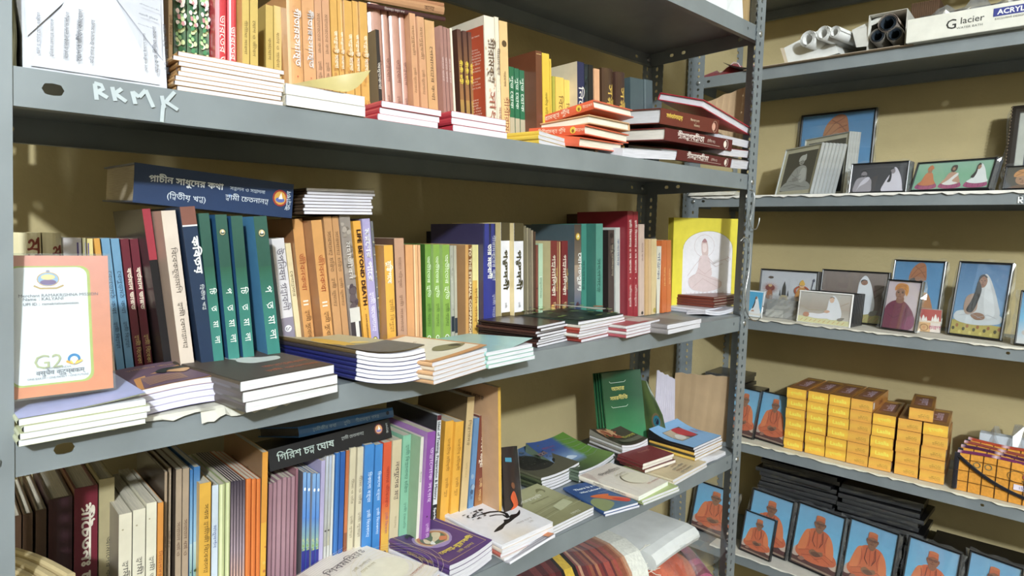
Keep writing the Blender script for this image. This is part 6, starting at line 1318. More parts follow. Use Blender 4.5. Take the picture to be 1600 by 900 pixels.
def bw_seated(P, W, H):
    B_, Q, E_, L_ = N(P, W, H); grad(P, W, H, '#242628', '#1c1e20'); G1, G2, G3 = '#b4b6b8', '#8e9092', '#d4d6d6'
    B_([(.02, .02), (.06, .16), (.22, .24), (.50, .22), (.80, .22), (.98, .12), (.98, .0), (.5, .0)], G1)
    B_([(.20, .20), (.28, .44), (.40, .58), (.58, .64), (.74, .58), (.80, .40), (.78, .18)], G1); B_([(.62, .56), (.74, .52), (.78, .26), (.62, .2), (.56, .4)], G3)
    for a in ([(.3, .42), (.46, .34), (.62, .4)], [(.24, .26), (.44, .24), (.66, .28)], [(.44, .56), (.5, .44), (.44, .3)], [(.1, .12), (.4, .16), (.7, .1)], [(.3, .06), (.6, .1), (.9, .06)]): L_(a, .014, G2)
    B_([(.34, .30), (.46, .34), (.56, .28), (.44, .24)], '#9a9a98'); E_(.56, .72, .085, .075, '#a8a8a6'); B_([(.46, .74), (.46, .84), (.54, .90), (.66, .88), (.68, .78), (.62, .74), (.58, .78)], G3); B_([(.60, .88), (.66, .92), (.68, .82)], G3)
    E_(.53, .735, .016, .008, '#2c2c2c'); E_(.595, .735, .016, .008, '#2c2c2c'); L_([(.535, .685), (.585, .685)], .010, '#4c4c4c')
def bw_pair(P, W, H):
    B_, Q, E_, L_ = N(P, W, H); grad(P, W, H, '#3c3a40', '#2c2a30'); L_([(.1, .8), (.4, .9), (.9, .86)], .01, '#4a484e')
    B_([(.06, .0), (.06, .30), (.10, .48), (.18, .54), (.28, .54), (.36, .46), (.38, .26), (.36, 0)], '#a49ca4'); B_([(.10, 0), (.16, .2), (.28, .34), (.34, .5), (.28, .54), (.18, .36), (.12, .1)], '#d4ccd8'); E_(.225, .66, .055, .115, '#8a8288'); B_([(.17, .68), (.19, .80), (.26, .80), (.285, .68), (.25, .74), (.2, .74)], '#1c1a1e'); B_([(.18, .62), (.22, .54), (.27, .62), (.225, .60)], '#1c1a1e')
    B_([(.58, 0), (.62, .34), (.70, .62), (.76, .84), (.82, .80), (.90, .48), (.94, .1), (.92, 0)], '#d8d0dc'); E_(.745, .72, .045, .095, '#8c8288'); B_([(.70, .74), (.69, .5), (.66, .34), (.72, .36), (.73, .6)], '#1c1a1e'); B_([(.69, .74), (.72, .84), (.79, .80), (.745, .80)], '#1c1a1e')
def triple(P, W, H):
    B_, Q, E_, L_ = N(P, W, H); grad(P, W, H, '#8ab89c', '#7ab490', '#8cb8a0')
    for u in (.18, .50, .83):
        B_([(u-.15, .12), (u-.10, .28), (u, .22), (u+.10, .28), (u+.15, .12), (u+.08, .04), (u-.08, .04)], '#a83a74')
        for k in (-.1, -.03, .04, .1): L_([(u+k, .06), (u+k*1.1, .22)], .006, '#7c2450')
    B_([(.06, .22), (.10, .34), (.14, .62), (.22, .64), (.27, .36), (.30, .22), (.18, .16)], '#cc7038'); E_(.185, .72, .030, .10, '#a87050'); B_([(.15, .74), (.16, .88), (.20, .92), (.23, .78)], '#c46a30')
    B_([(.38, .22), (.42, .40), (.46, .60), (.55, .60), (.60, .40), (.62, .22), (.50, .16)], '#c49478'); B_([(.40, .20), (.46, .32), (.56, .58), (.58, .50), (.52, .30), (.60, .22), (.50, .15)], '#e4e0dc'); E_(.505, .72, .030, .11, '#a87a5c'); B_([(.47, .70), (.48, .86), (.54, .86), (.545, .70), (.51, .62)], '#3c2c24'); E_(.505, .74, .02, .06, '#a87a5c')
    B_([(.71, .24), (.76, .36), (.80, .62), (.84, .88), (.90, .70), (.95, .36), (.97, .22), (.83, .17)], '#e2e4e4'); E_(.825, .76, .026, .09, '#a87a5c'); B_([(.80, .84), (.79, .6), (.75, .42), (.79, .38), (.815, .6)], '#241c1c'); B_([(.795, .78), (.82, .90), (.85, .84), (.825, .83)], '#241c1c')
def deities(P, W, H):
    grad(P, W, H, '#d0d0d4', '#c8c8d0'); P0_ = P.mp; P.mp = lambda u, v, h: P0_(u, v*.70+H*.28, h); B_, Q, E_, L_ = N(P, W, H); A_ = W/H
    for i in range(22):
        t = 2*math.pi*i/22; Q([(.18+.06*math.cos(t+.14), .45+.06*A_*math.sin(t+.14)), (.18+.165*math.cos(t), .45+.165*A_*math.sin(t)), (.18+.06*math.cos(t-.14), .45+.06*A_*math.sin(t-.14))], ['#a83428', '#c86a3c'][i % 2])
    E_(.18, .45, .085, .085*A_, '#8a3c34'); E_(.18, .52, .035, .035*A_, '#d8b078'); B_([(.12, .1), (.15, .36), (.21, .36), (.24, .1)], '#b06a3c'); E_(.18, .80, .05, .06*A_*.5, '#5c4438'); E_(.16, .48, .008, .01, '#241818'); E_(.2, .48, .008, .01, '#241818')
    B_([(.36, .0), (.37, .18), (.44, .26), (.51, .18), (.52, .0)], '#c8a828'); Q([(.40, .24), (.41, .50), (.44, .70), (.47, .50), (.48, .24)], '#3c3a34'); Q([(.36, .2), (.37, .42), (.39, .2)], '#3c3a34'); Q([(.50, .2), (.515, .42), (.53, .2)], '#3c3a34'); E_(.44, .12, .03, .05, '#5c4a1c')
    P.ring(.75*W, .42*H, .135*W, .135*W, .04*W, '#b85a34', 24); B_([(.64, .08), (.68, .44), (.75, .58), (.82, .44), (.86, .08)], '#c88a3c'); E_(.75, .58, .045, .045*A_, '#e0b48a'); B_([(.70, .62), (.75, .78), (.80, .62)], '#d8a83c'); L_([(.9, .3), (.94, .78)], .014, '#4a4a5c'); E_(.945, .78, .02, .05, '#4a4a5c'); E_(.735, .585, .008, .012, '#241818'); E_(.765, .585, .008, .012, '#241818')
def small_lady(P, W, H):
    B_, Q, E_, L_ = N(P, W, H); P.rect(0, 0, W, H, '#dce4ea'); P.rect(W*.07, H*.05, W*.93, H*.95, '#4aa4d0', 2, 2); P.rect(W*.07, H*.05, W*.93, H*.16, '#d8d4cc')
    B_([(.16, .16), (.30, .26), (.48, .58), (.56, .78), (.66, .70), (.80, .36), (.88, .16), (.5, .12)], '#dfe1e4'); E_(.55, .73, .06, .06, '#9a6c54'); B_([(.49, .74), (.46, .54), (.36, .32), (.44, .34), (.52, .56)], '#2c2422'); B_([(.3, .2), (.44, .26), (.5, .2)], '#b08468')
def dark_turban(P, W, H):
    B_, Q, E_, L_ = N(P, W, H); grad(P, W, H, '#2c3038', '#1c2028'); B_([(.1, 0), (.3, .16), (.7, .16), (.9, 0)], '#5c3a2c'); E_(.46, .42, .20, .25, '#a87858'); B_([(.24, .54), (.22, .72), (.36, .88), (.58, .88), (.74, .70), (.70, .48), (.60, .62)], '#c8843c')
    for a in ([(.26, .60), (.46, .76), (.66, .76)], [(.3, .8), (.52, .7), (.68, .56)]): L_(a, .02, '#94581c')
    E_(.39, .44, .035, .02, '#241818'); E_(.54, .44, .035, .02, '#241818'); E_(.46, .36, .03, .04, '#8a5a40'); L_([(.40, .28), (.53, .28)], .02, '#6c3428')
def plainpic(c): return lambda P, W, H: P.rect(0, 0, W, H, c)
def frame_at(i, BL, BR, TL, dl, dr, dt, art, label, bar=.006, th=.012, col='#17181b', matc=None, mw=0.0, glass=True, h0=0.0, name='framed_picture', group=None, wrap=False, ornate=False, cat='picture frame', pic='picture'):
    a, b, c = on_d(*BL, dl), on_d(*BR, dr), on_d(*TL, dt)
    a = Vector((a.x, a.y, rz(i, a)+.0012+h0)); b = Vector((b.x, b.y, rz(i, b)+.0012+h0))
    x = b-a; W = x.length; x = x.normalized(); v = c-a; v -= x*v.dot(x); H = v.length; v = v.normalized(); y = x.cross(v)*-1; a.z += th*abs(min(0, y.z))+.0004
    return frame(basis(a, x, y, v), W, H, art, label, bar, th, col, matc, mw, glass, name, group, wrap, ornate, cat), (a, x, y, v, W, H)
def frame(M, W, H, art, label, bar=.006, th=.012, col='#17181b', matc=None, mw=0.0, glass=True, name='framed_picture', group=None, wrap=False, ornate=False, cat='picture frame'):
    """face towards -y, back towards +y"""
    T = thing(name, label, cat, M, group); m = 'silver' if col == 'silver' else 'frame'; c = '#ffffff' if col == 'silver' else col
    mb = MB(); o = [(0, 0), (W, 0), (W, H), (0, H)]; k = [(bar, bar), (W-bar, bar), (W-bar, H-bar), (bar, H-bar)]
    for q in range(4):
        r = (q+1) % 4; f = lambda p, y: (p[0], y, p[1])
        V = [f(o[q], 0), f(o[r], 0), f(k[r], 0), f(k[q], 0), f(o[q], th), f(o[r], th), f(k[r], th), f(k[q], th)]
        mid_ = [tuple((V[0][z]+V[3][z])/2-(.0012 if z == 1 else 0) for z in range(3)), tuple((V[1][z]+V[2][z])/2-(.0012 if z == 1 else 0) for z in range(3))]
        V += mid_; mb.add(V, [(0, 1, 9, 8), (8, 9, 2, 3), (4, 7, 6, 5), (0, 4, 5, 1), (3, 2, 6, 7)], c)
    mb.build('moulding', m, T)
    if ornate:
        bd = MB(); n = int(H/.009)
        for s in (0, 1):
            for q in range(n):
                u = (W if s else 0); z = H*(q+.5)/n
                bd.add([(u-.003, -.002, z), (u, -.005, z-.003), (u+.003, -.002, z), (u, -.005, z+.003)], [(0, 1, 2, 3)], '#6c5c48')
        bd.build('beading', 'frame', T)
    mb = MB(); mb.box(bar*.8, W-bar*.8, th*.45, th*.85, bar*.8, H-bar*.8, '#3a3430'); mb.build('backing', 'matte', T)
    i0 = bar
    if matc:
        P = Print(lambda u, v, h: (u, th*.42-h, v)); P.rect(bar*.9, bar*.9, W-bar*.9, H-bar*.9, matc); P.build('mount', 'sheet', T); i0 = bar+mw
    P = Print(lambda u, v, h: (u+i0, th*.40-h, v+i0), .00008); art(P, W-2*i0, H-2*i0); P.build('picture', 'picture', T)
    if glass:
        g = MB(); g.box(bar*.9, W-bar*.9, th*.12, th*.16, bar*.9, H-bar*.9, '#ffffff'); g.build('pane', 'glass', T)
    if wrap:
        rr = random.Random(int(W*1e5)); w = MB(); n = 9
        for side in (-1, 1):
            u0 = 0 if side < 0 else W
            r1 = [(u0, -.0016, H*j/n) for j in range(n+1)]; r2 = [(u0+side*rr.uniform(.004, .011), rr.uniform(.000, .008), max(.0005, H*j/n+rr.uniform(-.004, .004))) for j in range(n+1)]; r3 = [(u0+side*rr.uniform(.000, .004), th+rr.uniform(0, .006), H*j/n) for j in range(n+1)]
            w.grid(r1+r2+r3, n, 2, '#ffffff')
        r1 = [(W*j/n, -.0016, H) for j in range(n+1)]; r2 = [(W*j/n, rr.uniform(0, .006), H+rr.uniform(.003, .010)) for j in range(n+1)]; w.grid(r1+r2, n, 1, '#ffffff')
        w.build('plastic_wrap', 'film', T, smooth=False)
    return T
def backups(base, n, step, label, group, art=None, col='#17181b', bar=.006, th=.012, tall=1.0, matc=None, mw=0):
    a, x, y, v, W, H = base
    yh = Vector((y.x, y.y, 0)).normalized(); back = yh if yh.dot(E2) > 0 else -yh
    for k in range(n):
        p = a+back*(step*(k+1)); lab = (['first', 'second', 'third', 'fourth', 'fifth', 'sixth', 'seventh', 'eighth', 'ninth'][k])+' '+label
        frame(basis((p.x, p.y, p.z), x, y, v), W, H*tall, art or plainpic('#303438'), lab, bar, th, col, matc, mw, False, 'framed_picture', group)

# ---- second shelf from the top: small frames
frame_at(1, (1241, 292), (1358, 291), (1253, 181), .285, .270, .305, turban_blue, 'blue picture of an orange turban, tallest frame behind the silver-edged ones', wrap=True)
b2 = frame_at(1, (1249, 294), (1318, 294), (1257, 219), .225, .125, .235, plainpic('#1e2022'), 'cream mounted frame second in height before the blue turban picture', bar=.003, th=.0085, col='silver', matc='#cfc8b0', mw=.013)[1]
backups(b2, 3, .0105, 'silver-edged frame stacked behind the second tallest cream mounted one', 'silver-edged frames behind the cream mounted one', plainpic('#1e2022'), 'silver', .003, .0085, 1.0, '#cfc8b0', .013)
b1 = frame_at(1, (1210, 298), (1266, 297), (1233, 234), .135, .03, .150, bw_seated, 'black and white picture of a seated turbaned figure in a cream mount', bar=.0035, th=.0085, col='silver', matc='#d6cfb4', mw=.013)[1]
backups(b1, 6, .0125, 'silver-edged frame stacked behind the black and white seated picture', 'silver-edged frames behind the seated figure', bw_seated, 'silver', .0035, .0088, 1.0, '#d6cfb4', .013)
b3 = frame_at(1, (1325, 300), (1416, 297), (1333, 257), .050, .035, .062, bw_pair, 'black and white picture of a seated man and a veiled woman', bar=.004, wrap=True)[1]
backups(b3, 2, .0145, 'dark frame stacked behind the black and white picture of a pair', 'dark frames behind the pair', plainpic('#4a484e'))
b4 = frame_at(1, (1420, 296), (1545, 294), (1438, 257), .060, .020, .100, triple, 'green picture of three seated figures on pink lotuses', bar=.004, wrap=True)[1]
backups(b4, 2, .0150, 'dark frame stacked behind the green picture of three figures', 'dark frames behind the lotus picture', plainpic('#5a88a8'))
frame_at(1, (1565, 295), (1630, 294), (1571, 262), .040, .02, .055, dark_turban, 'small dark picture of an orange turbaned face beside the three-figure picture', bar=.003, wrap=True)
frame_at(1, (1566, 296), (1665, 295), (1578, 168), .215, .20, .245, lambda P, W, H: (P.rect(0, 0, W, H, '#2c3a50'), P.ell(W*.5, H*.5, W*.3, H*.3, '#8a90a0')), 'ornate dark moulded frame with a white mount leaning at the back', bar=.018, th=.02, col='#2a231e', matc='#c9c8bc', mw=.018, wrap=True, ornate=True)
# ---- third shelf
b5 = frame_at(2, (1183, 470), (1274, 474), (1188, 420), .150, .135, .162, deities, 'white picture of red and golden deities with a small temple', bar=.004)[1]
backups(b5, 1, .0145, 'dark frame behind the white picture of deities', None)
frame_at(2, (1277, 478), (1383, 486), (1285, 421), .155, .140, .175, lady_wide, 'wide brown picture of a white-veiled seated woman before a curtain', bar=.004)
b6 = frame_at(2, (1245, 496), (1327, 505), (1253, 455), .035, .018, .045, lambda P, W, H: (P.rect(-.004, -.004, W+.004, H+.004, '#e6e4e0'), lady_wide(P, W, H, True)), 'pale picture of a white-draped seated woman, front of a stack of dark frames', bar=.0015, col='#d8d6d2', th=.006)[1]
backups(b6, 7, .0125, 'dark frame stacked behind the pale picture of a white-draped woman', 'dark frames behind the pale picture', None, '#1a1a1e', .004, .010)
frame_at(2, (1383, 497), (1464, 503), (1391, 406), .150, .125, .185, turban_blue, 'tall blue picture of a turbaned figure behind the maroon portrait', bar=.004, wrap=True)
frame_at(2, (1374, 511), (1430, 516), (1385, 437), .075, .050, .100, turban_maroon, 'portrait in a maroon robe and golden turban, arms folded', bar=.004, wrap=True)
frame_at(2, (1480, 514), (1565, 521), (1496, 409), .100, .070, .140, lady_tall, 'tall blue picture of a white-veiled woman with long dark hair', bar=.0045, wrap=True)
frame_at(2, (1584, 533), (1650, 540), (1597, 455), .025, .015, .050, lambda P, W, H: (grad(P, W, H, '#d8d4d4', '#5ab4e0', '#2c84bc'), P.ell(W*.4, H*.22, W*.3, H*.08, '#b8b0b0')), 'bright blue picture cut by the picture edge beside the last small packet', bar=.004, wrap=True)
frame_at(2, (1164, 487), (1190, 491), (1169, 453), .040, .028, .050, small_lady, 'tiny sky blue picture of a white-veiled woman by the corner post', bar=.0008, th=.003, col='#e0e4e8', glass=False, cat='picture card', name='picture_card')
def pouch():
    a, b, c = on_rshelf(1191, 495, 2), on_rshelf(1243, 501, 2), on_d(1196, 455, .06); x = b-a; W = x.length; x = x.normalized(); z = Vector((0, 0, 1)); y = z.cross(x)
    T = thing('plastic_pouch', 'crumpled clear plastic pouch of grey cards beside the tiny blue picture', 'pouch', basis((a.x, a.y, rz(2, a)+.001), x, y, z)); rr = random.Random(6); n, m = 10, 7; H = .062
    mb = MB(); mb.box(W*.10, W*.96, .006, .036, .002, H*.92, '#9a9a94'); mb.box(W*.08, W*.6, .004, .006, .002, H*.4, '#c8c6bc'); mb.build('card_bundle', 'matte', T)
    f = lambda s: [(-.004+(W+.008)*i/n, s*(.012+.02*(s > 0))+.016*(s > 0)*0+rr.uniform(-.003, .003)-.012*(s < 0)*.3, (H+.008)*j/m+rr.uniform(-.0015, .0015)*(j > 0)) for j in range(m+1) for i in range(n+1)]
    mb = MB(); mb.grid([(p[0], p[1]+.006, p[2]) for p in f(-.4)], n, m, '#ffffff'); mb.grid([(p[0], p[1]+.020, p[2]) for p in f(1)], n, m, '#ffffff'); mb.build('plastic_film', 'film_thick', T)
pouch()
def packet(px, py, wpx, hpx, kind, label):
    a, b = on_rshelf(px, py, 2), on_rshelf(px+wpx, py+wpx*.10, 2); x = b-a; W = x.length; x = x.normalized(); z = Vector((0, 0, 1)); y = z.cross(x); H = (on_d(px, py-hpx, (a-RO).dot(E2))-a).length
    T = thing('card_packet', label, 'packet', basis((a.x, a.y, rz(2, a)+.001), x, y, z), 'small picture packets in clear film on the third shelf')
    mb = MB(); mb.box(.001, W-.001, .001, .012, .001, H-.001, '#e0d4c0'); mb.build('card_box', 'carton', T); P = Print(lambda u, v, h: (u, .001-h, v))
    if kind == 0:
        P.rect(.001, H*.45, W-.001, H-.001, '#b83a30'); P.rect(.001, H*.42, W-.001, H*.5, '#e6d0b8'); P.rect(.001, .001, W*.55, H*.42, '#e0b070'); P.rect(W*.55, .001, W-.001, H*.42, '#e6d8cc')
        for u, w, h_ in ((.08, .04, .16), (.22, .07, .24), (.34, .05, .17), (.62, .04, .2), (.74, .07, .3), (.86, .04, .2)): P.blob([(W*(u-w), H*.5), (W*(u-w*.7), H*(.5+h_*.6)), (W*u, H*(.5+h_)), (W*(u+w*.7), H*(.5+h_*.6)), (W*(u+w), H*.5)], '#f0e8e0')
        P.ring(W*.28, H*.2, W*.2, H*.16, W*.05, '#a87a3c', 18); P.ell(W*.28, H*.2, W*.07, H*.08, '#d89858'); P.text('চরণ', W*.75, H*.22, H*.17, '#b84a70')
    else:
        P.rect(.001, .001, W-.001, H-.001, '#c0503c'); P.rect(.001, .001, W*.24, H-.001, '#a83a30'); P.text('শ্রীশ্রীমা সারদা', W*.125, H*.5, 1, '#f0e4d8', math.pi/2, 'c', fit=H*.86, hmax=W*.13)
        P.blob([(W*.36, H*.06), (W*.42, H*.5), (W*.52, H*.80), (W*.64, H*.86), (W*.76, H*.76), (W*.86, H*.4), (W*.92, H*.06)], '#ecdcd0'); P.ell(W*.55, H*.70, W*.08, H*.08, '#c08a70'); P.blob([(W*.30, H*.05), (W*.5, H*.2), (W*.9, H*.14), (W*.95, H*.03)], '#e8c0a0')
    P.build('card_print', 'ink', T); mb = MB(); mb.box(-.0006, W+.0006, -.0006, .0135, 0, H+.002, '#ffffff'); mb.build('plastic_film', 'film', T)
packet(1375, 513, 36, 35, 0, 'red and ochre picture packet before the maroon robed portrait')
packet(1433, 518, 36, 36, 0, 'red and ochre picture packet between the portrait and the tall veiled woman')
packet(1521, 526, 40, 39, 1, 'red picture packet with a pale veiled figure before the tall blue picture')
# ---- fourth shelf: monks' pictures, black frames, incense boxes, cloth bags
frame_at(3, (1133, 676), (1176, 683), (1146, 603), .050, .030, .085, monk, 'small picture of an orange robed seated man, half behind the corner post', bar=.003)
frame_at(3, (1177, 681), (1225, 689), (1190, 611), .050, .030, .085, monk, 'small picture of an orange robed seated man beside the yellow boxes', bar=.003)
def flat_stack(i, s0, d0, z0, n, W, D, what, seed, dz=.0145):
    rr = random.Random(seed)
    for k in range(n):
        p = R(s0+rr.uniform(-.012, .012), d0+rr.uniform(-.008, .008), 0); p.z = rz(i, p)+z0+dz*k+.001
        a = rr.uniform(-.05, .05); x = AX2*math.cos(a)+E2*math.sin(a); y = E2*math.cos(a)-AX2*math.sin(a)
        M = basis((p.x, p.y, p.z), x, Vector((0, 0, 1)), y)    # face down, lying flat
        lab = (ORD[k] if k < n-1 else 'topmost')+' black frame lying flat in '+what
        T = thing('framed_picture', lab, 'picture frame', M, 'black frames: '+what)
        mb = MB(); mb.box(0, W, 0, .0125, 0, D, '#121214'); mb.build('moulding', 'frame', T)
        w = MB(); m = 8; e = [(-.001, .002)]; 
        w.grid([(W*j/m, y_, -.0015-rr.uniform(0, .004)*(q == 1)) for q, y_ in enumerate((.0, .006, .0135)) for j in range(m+1)], m, 2, '#ffffff'); w.build('plastic_wrap', 'film', T)
flat_stack(3, -.405, .10, .0, 9, .19, .15, 'the stack behind the small monk pictures', 4)
flat_stack(3, -.40, .13, .133, 3, .13, .13, 'the upper heap in the corner behind the post', 9)
LABN = ['first', 'second', 'third', 'fourth', 'fifth', 'sixth', 'seventh']
def incense(M, W, D, H, kind, label):
    T = thing('incense_box', label, 'box', M, 'yellow incense boxes stacked on the fourth shelf'); mb = MB()
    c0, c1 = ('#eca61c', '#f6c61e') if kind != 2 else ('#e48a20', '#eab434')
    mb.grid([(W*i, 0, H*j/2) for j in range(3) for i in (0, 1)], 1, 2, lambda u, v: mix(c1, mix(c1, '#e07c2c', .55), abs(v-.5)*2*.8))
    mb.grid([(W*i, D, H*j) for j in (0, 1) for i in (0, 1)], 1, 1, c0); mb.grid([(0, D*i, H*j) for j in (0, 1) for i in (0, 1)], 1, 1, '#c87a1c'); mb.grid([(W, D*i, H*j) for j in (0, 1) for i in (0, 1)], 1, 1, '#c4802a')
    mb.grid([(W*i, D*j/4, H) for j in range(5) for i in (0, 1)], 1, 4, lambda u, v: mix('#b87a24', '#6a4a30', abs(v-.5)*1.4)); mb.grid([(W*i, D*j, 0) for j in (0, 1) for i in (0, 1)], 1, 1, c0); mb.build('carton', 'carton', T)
    P = Print(lambda u, v, h: (u, -h, v))
    if kind == 0: P.text('Laalia', W*.52, H*.50, 1, '#f8e84a', 0, 'c', fit=W*.62, hmax=H*.42, bold=.0005)
    elif kind == 1: P.text('ধূপবাতি', W*.5, H*.52, 1, '#f4dc3c', 0, 'c', fit=W*.6, hmax=H*.4, bold=.0005)
    else:
        for j, (u, w) in enumerate(((.66, .4), (.62, .52), (.62, .5))): P.text(['NET WT. 40 G', 'INCENSE STICKS', 'MRP INCL. OF ALL TAXES'][j], W*u, H*(.52-.13*j), 1, '#5c2c10', 0, 'c', fit=W*w*.9, hmax=H*.09)
    P.build('front_lettering', 'ink', T)
    P = Print(lambda u, v, h: (u, v, H+h)); P.rect(W*.12, D*.2, W*.88, D*.8, '#8a5a3c', 1, 2); P.text('Laalia', W*.5, D*.5, 1, '#d0b4c4', math.pi/2, 'c', fit=D*.45, hmax=W*.4, bold=.0006); P.rect(W*.1, D*.84, W*.9, D*.9, '#c89a2c'); P.build('top_print', 'ink', T)
    P = Print(lambda u, v, h: (W+h, u, v)); P.rect(D*.04, H*.2, D*.12, H*.8, '#e0dcd4'); P.text('Laalia', D*.5, H*.5, H*.5, '#7a2c28'); P.build('side_print', 'ink', T)
rr = random.Random(21)
cols = [(1224, 699, 6, 'c'), (1256, 706, 6, 'c'), (1289, 713, 6, 'c'), (1322, 720.5, 6, 't'), (1357, 728.5, 5, 'm'), (1396, 736, 5, 't'), (1436, 742.5, 5, 't')]
kinds = ['000001', '100000', '100000', '222222', '20000'[::-1][:0] or '20001', '22222', '22221']
BW, BH, BD = .0552, .0318, .205
for ci, (px, py, n, _k) in enumerate(cols):
    q = on_d(px, py, .03); s = (q-RO).dot(E1)
    for k in range(n):
        j = rr.uniform(-.0012, .0012); a = rr.uniform(-.012, .012)+(.06 if ci >= 4 else 0)
        p = R(s+j+.0006*k, .03+rr.uniform(-.002, .003), 0); p.z = rz(3, p)+.0022+BH*k
        x = AX2*math.cos(a)+E2*math.sin(a); y = E2*math.cos(a)-AX2*math.sin(a); zz = x.cross(y)*-1
        kd = int(kinds[ci][k]); pos = ['lowest', 'second', 'third', 'fourth', 'fifth', 'sixth'][k] if k < n-1 else 'topmost'
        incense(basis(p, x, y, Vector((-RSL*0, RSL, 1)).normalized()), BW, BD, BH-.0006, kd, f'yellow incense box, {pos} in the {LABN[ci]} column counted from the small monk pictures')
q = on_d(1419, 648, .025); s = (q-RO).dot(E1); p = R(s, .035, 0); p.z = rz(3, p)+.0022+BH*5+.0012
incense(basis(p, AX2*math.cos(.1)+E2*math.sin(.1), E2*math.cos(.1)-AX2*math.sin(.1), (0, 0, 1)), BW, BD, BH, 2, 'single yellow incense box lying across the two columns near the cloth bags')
def bag(k, s, d, z0, front, strip, label, dark='#26242a'):
    p = R(s, d, 0); p.z = rz(3, p)+.0015+z0; T = thing('cloth_bag', label, 'bag', basis(p, AX2, E2, (0, 0, 1)), 'folded cloth bags on the fourth shelf'); W, H = .24, front; rr2 = random.Random(k+3)
    n, m = 24, 5; sag = lambda u: .004*math.sin(5*u+k)-.020*u*0
    lean = .10
    mb = MB(); F = lambda u, v: (W*u, lean*H*v-.006*math.sin(math.pi*v)+.002*math.sin(9*u+k), H*v+sag(u)*v)
    Y1, Y2 = '#dc9418', '#c47c14'
    mb.grid([F(i/n, j/m) for j in range(m+1) for i in range(n+1)], n, m, Y1)
    mb.grid([(F(i/n, j/m)[0], F(i/n, j/m)[1]+.006, F(i/n, j/m)[2]) for j in range(m+1) for i in range(n+1)], n, m, Y2); mb.build('cloth_panel', 'cloth', T, smooth=True)
    P = Print(lambda u, v, h: (lambda q: (q[0], q[1]-h-.0008, q[2]))(F(u/W, v/H)), .0003)
    for i in range(1, 9): P.line([(W*i/8.6, H*q/6) for q in range(7)], .0016, '#2c1c10')
    for j in range(1, 4): P.line([(W*q/16, H*j/3.6) for q in range(17)], .0012, '#5c3410')
    P.build('woven_checks', 'cloth', T)
    mb = MB(); R_ = .0062
    pts = []
    for j in range(7):
        t = math.pi*j/6
        pts += [(W*i/n, lean*H+.004-R_*math.cos(t)*1.0, H+sag(i/n)+R_*math.sin(t)-.001) for i in range(n+1)]
    mb.grid(pts, n, 6, lambda u, v: strip if (u*9) % 1 > .07 else '#d8b8c0'); mb.build('rolled_hem', 'cloth', T, smooth=True)
    mb = MB(); mb.tube([(0, .0-.004+lean*H*v, H*v) for v in (.04, .25, .5, .75, 1.0)], .006, 8, dark); mb.build('side_piping', 'cloth', T, smooth=True)
    if k == 0:
        mb = MB(); mb.tube([(.004+W*t*1.0, -.010+lean*H*(1-t)**2.4, H*(.13+.80*(1-t)**2.6)) for t in [i/14 for i in range(15)]], .0042, 8, '#1e1c20'); mb.build('strap', 'cloth', T, smooth=True)
        Q = Print(lambda u, v, h: (lambda q: (q[0], q[1]-h-.002, q[2]))(F(u/W, v/H)), .0003)
        Q.rect(W*.50, H*.36, W*.66, H*.50, '#e0d4e0'); Q.text('150/-', W*.58, H*.43, H*.07, '#5c5c8c'); Q.build('price_label', 'ink', T)
        Q = Print(lambda u, v, h: (lambda q: (q[0], q[1]-h-.0016, q[2]))(F(u/W, v/H)), .0003)
        for c_ in (.18, .28): Q.ring(W*c_, H*.74, W*.032, H*.07, .0014, '#4c6a50', 14)
        Q.ring(W*.52, H*.68, W*.08, H*.14, .0012, '#5c4a1c', 16); Q.ell(W*.60, H*.72, W*.035, H*.08, '#8a2c1c'); Q.line([(W*.56, H*.62), (W*.64, H*.56), (W*.74, H*.64)], .0014, '#3c3418'); Q.build('painted_motif', 'ink', T)
q = on_d(1491, 757, .02); sb = (q-RO).dot(E1)
bag(0, sb, .022, 0, .098, '#6c2450', 'front orange checked cloth bag with black strap and a price label')
bag(1, sb+.004, .044, 0, .105, '#4a1c3c', 'second orange checked cloth bag, purple hem, behind the strapped one')
bag(2, sb+.008, .066, 0, .112, '#8a3c2c', 'third orange checked cloth bag with a rust hem')
bag(3, sb+.014, .088, 0, .120, '#a83c1c', 'rearmost orange checked cloth bag with a red-orange hem')
def crumple(i, s0, s1, d0, z0, H, Dp, label, seed, card=None, mname='film_thick', name='plastic_bag'):
    p = R(s0, d0, 0); p.z = rz(i, p)+z0+.001; T = thing(name, label, 'plastic bag', basis(p, AX2, E2, (0, 0, 1))); r2 = random.Random(seed); W = s1-s0; n, m = 14, 7
    V = {}
    def g(i_, j):
        t = j/m; w = math.sin(math.pi*min(1, max(0, i_/n)))**.4
        return (W*i_/n+r2.uniform(-.006, .006)*(0 < j), (Dp*.5)*(1-math.cos(math.pi*t))+r2.uniform(-.006, .006), max(0, H*math.sin(math.pi*t)*w*(.75+.25*math.sin(i_*1.7+seed))+r2.uniform(-.006, .006)*(0 < j < m)))
    mb = MB(); mb.grid([g(i_, j) for j in range(m+1) for i_ in range(n+1)], n, m, '#ffffff'); mb.build('plastic_film', mname, T)
    if card:
        mb = MB(); mb.box(W*.05, W*.98, Dp*.3, Dp*.6, .0, H*card[0], card[1]); mb.build('card_sheet', 'sheet', T)
crumple(3, sb+.02, sb+.22, .175, 0, .175, .11, 'crumpled clear plastic bag with white card behind the cloth bags', 3, (.68, '#c4ccd4'))
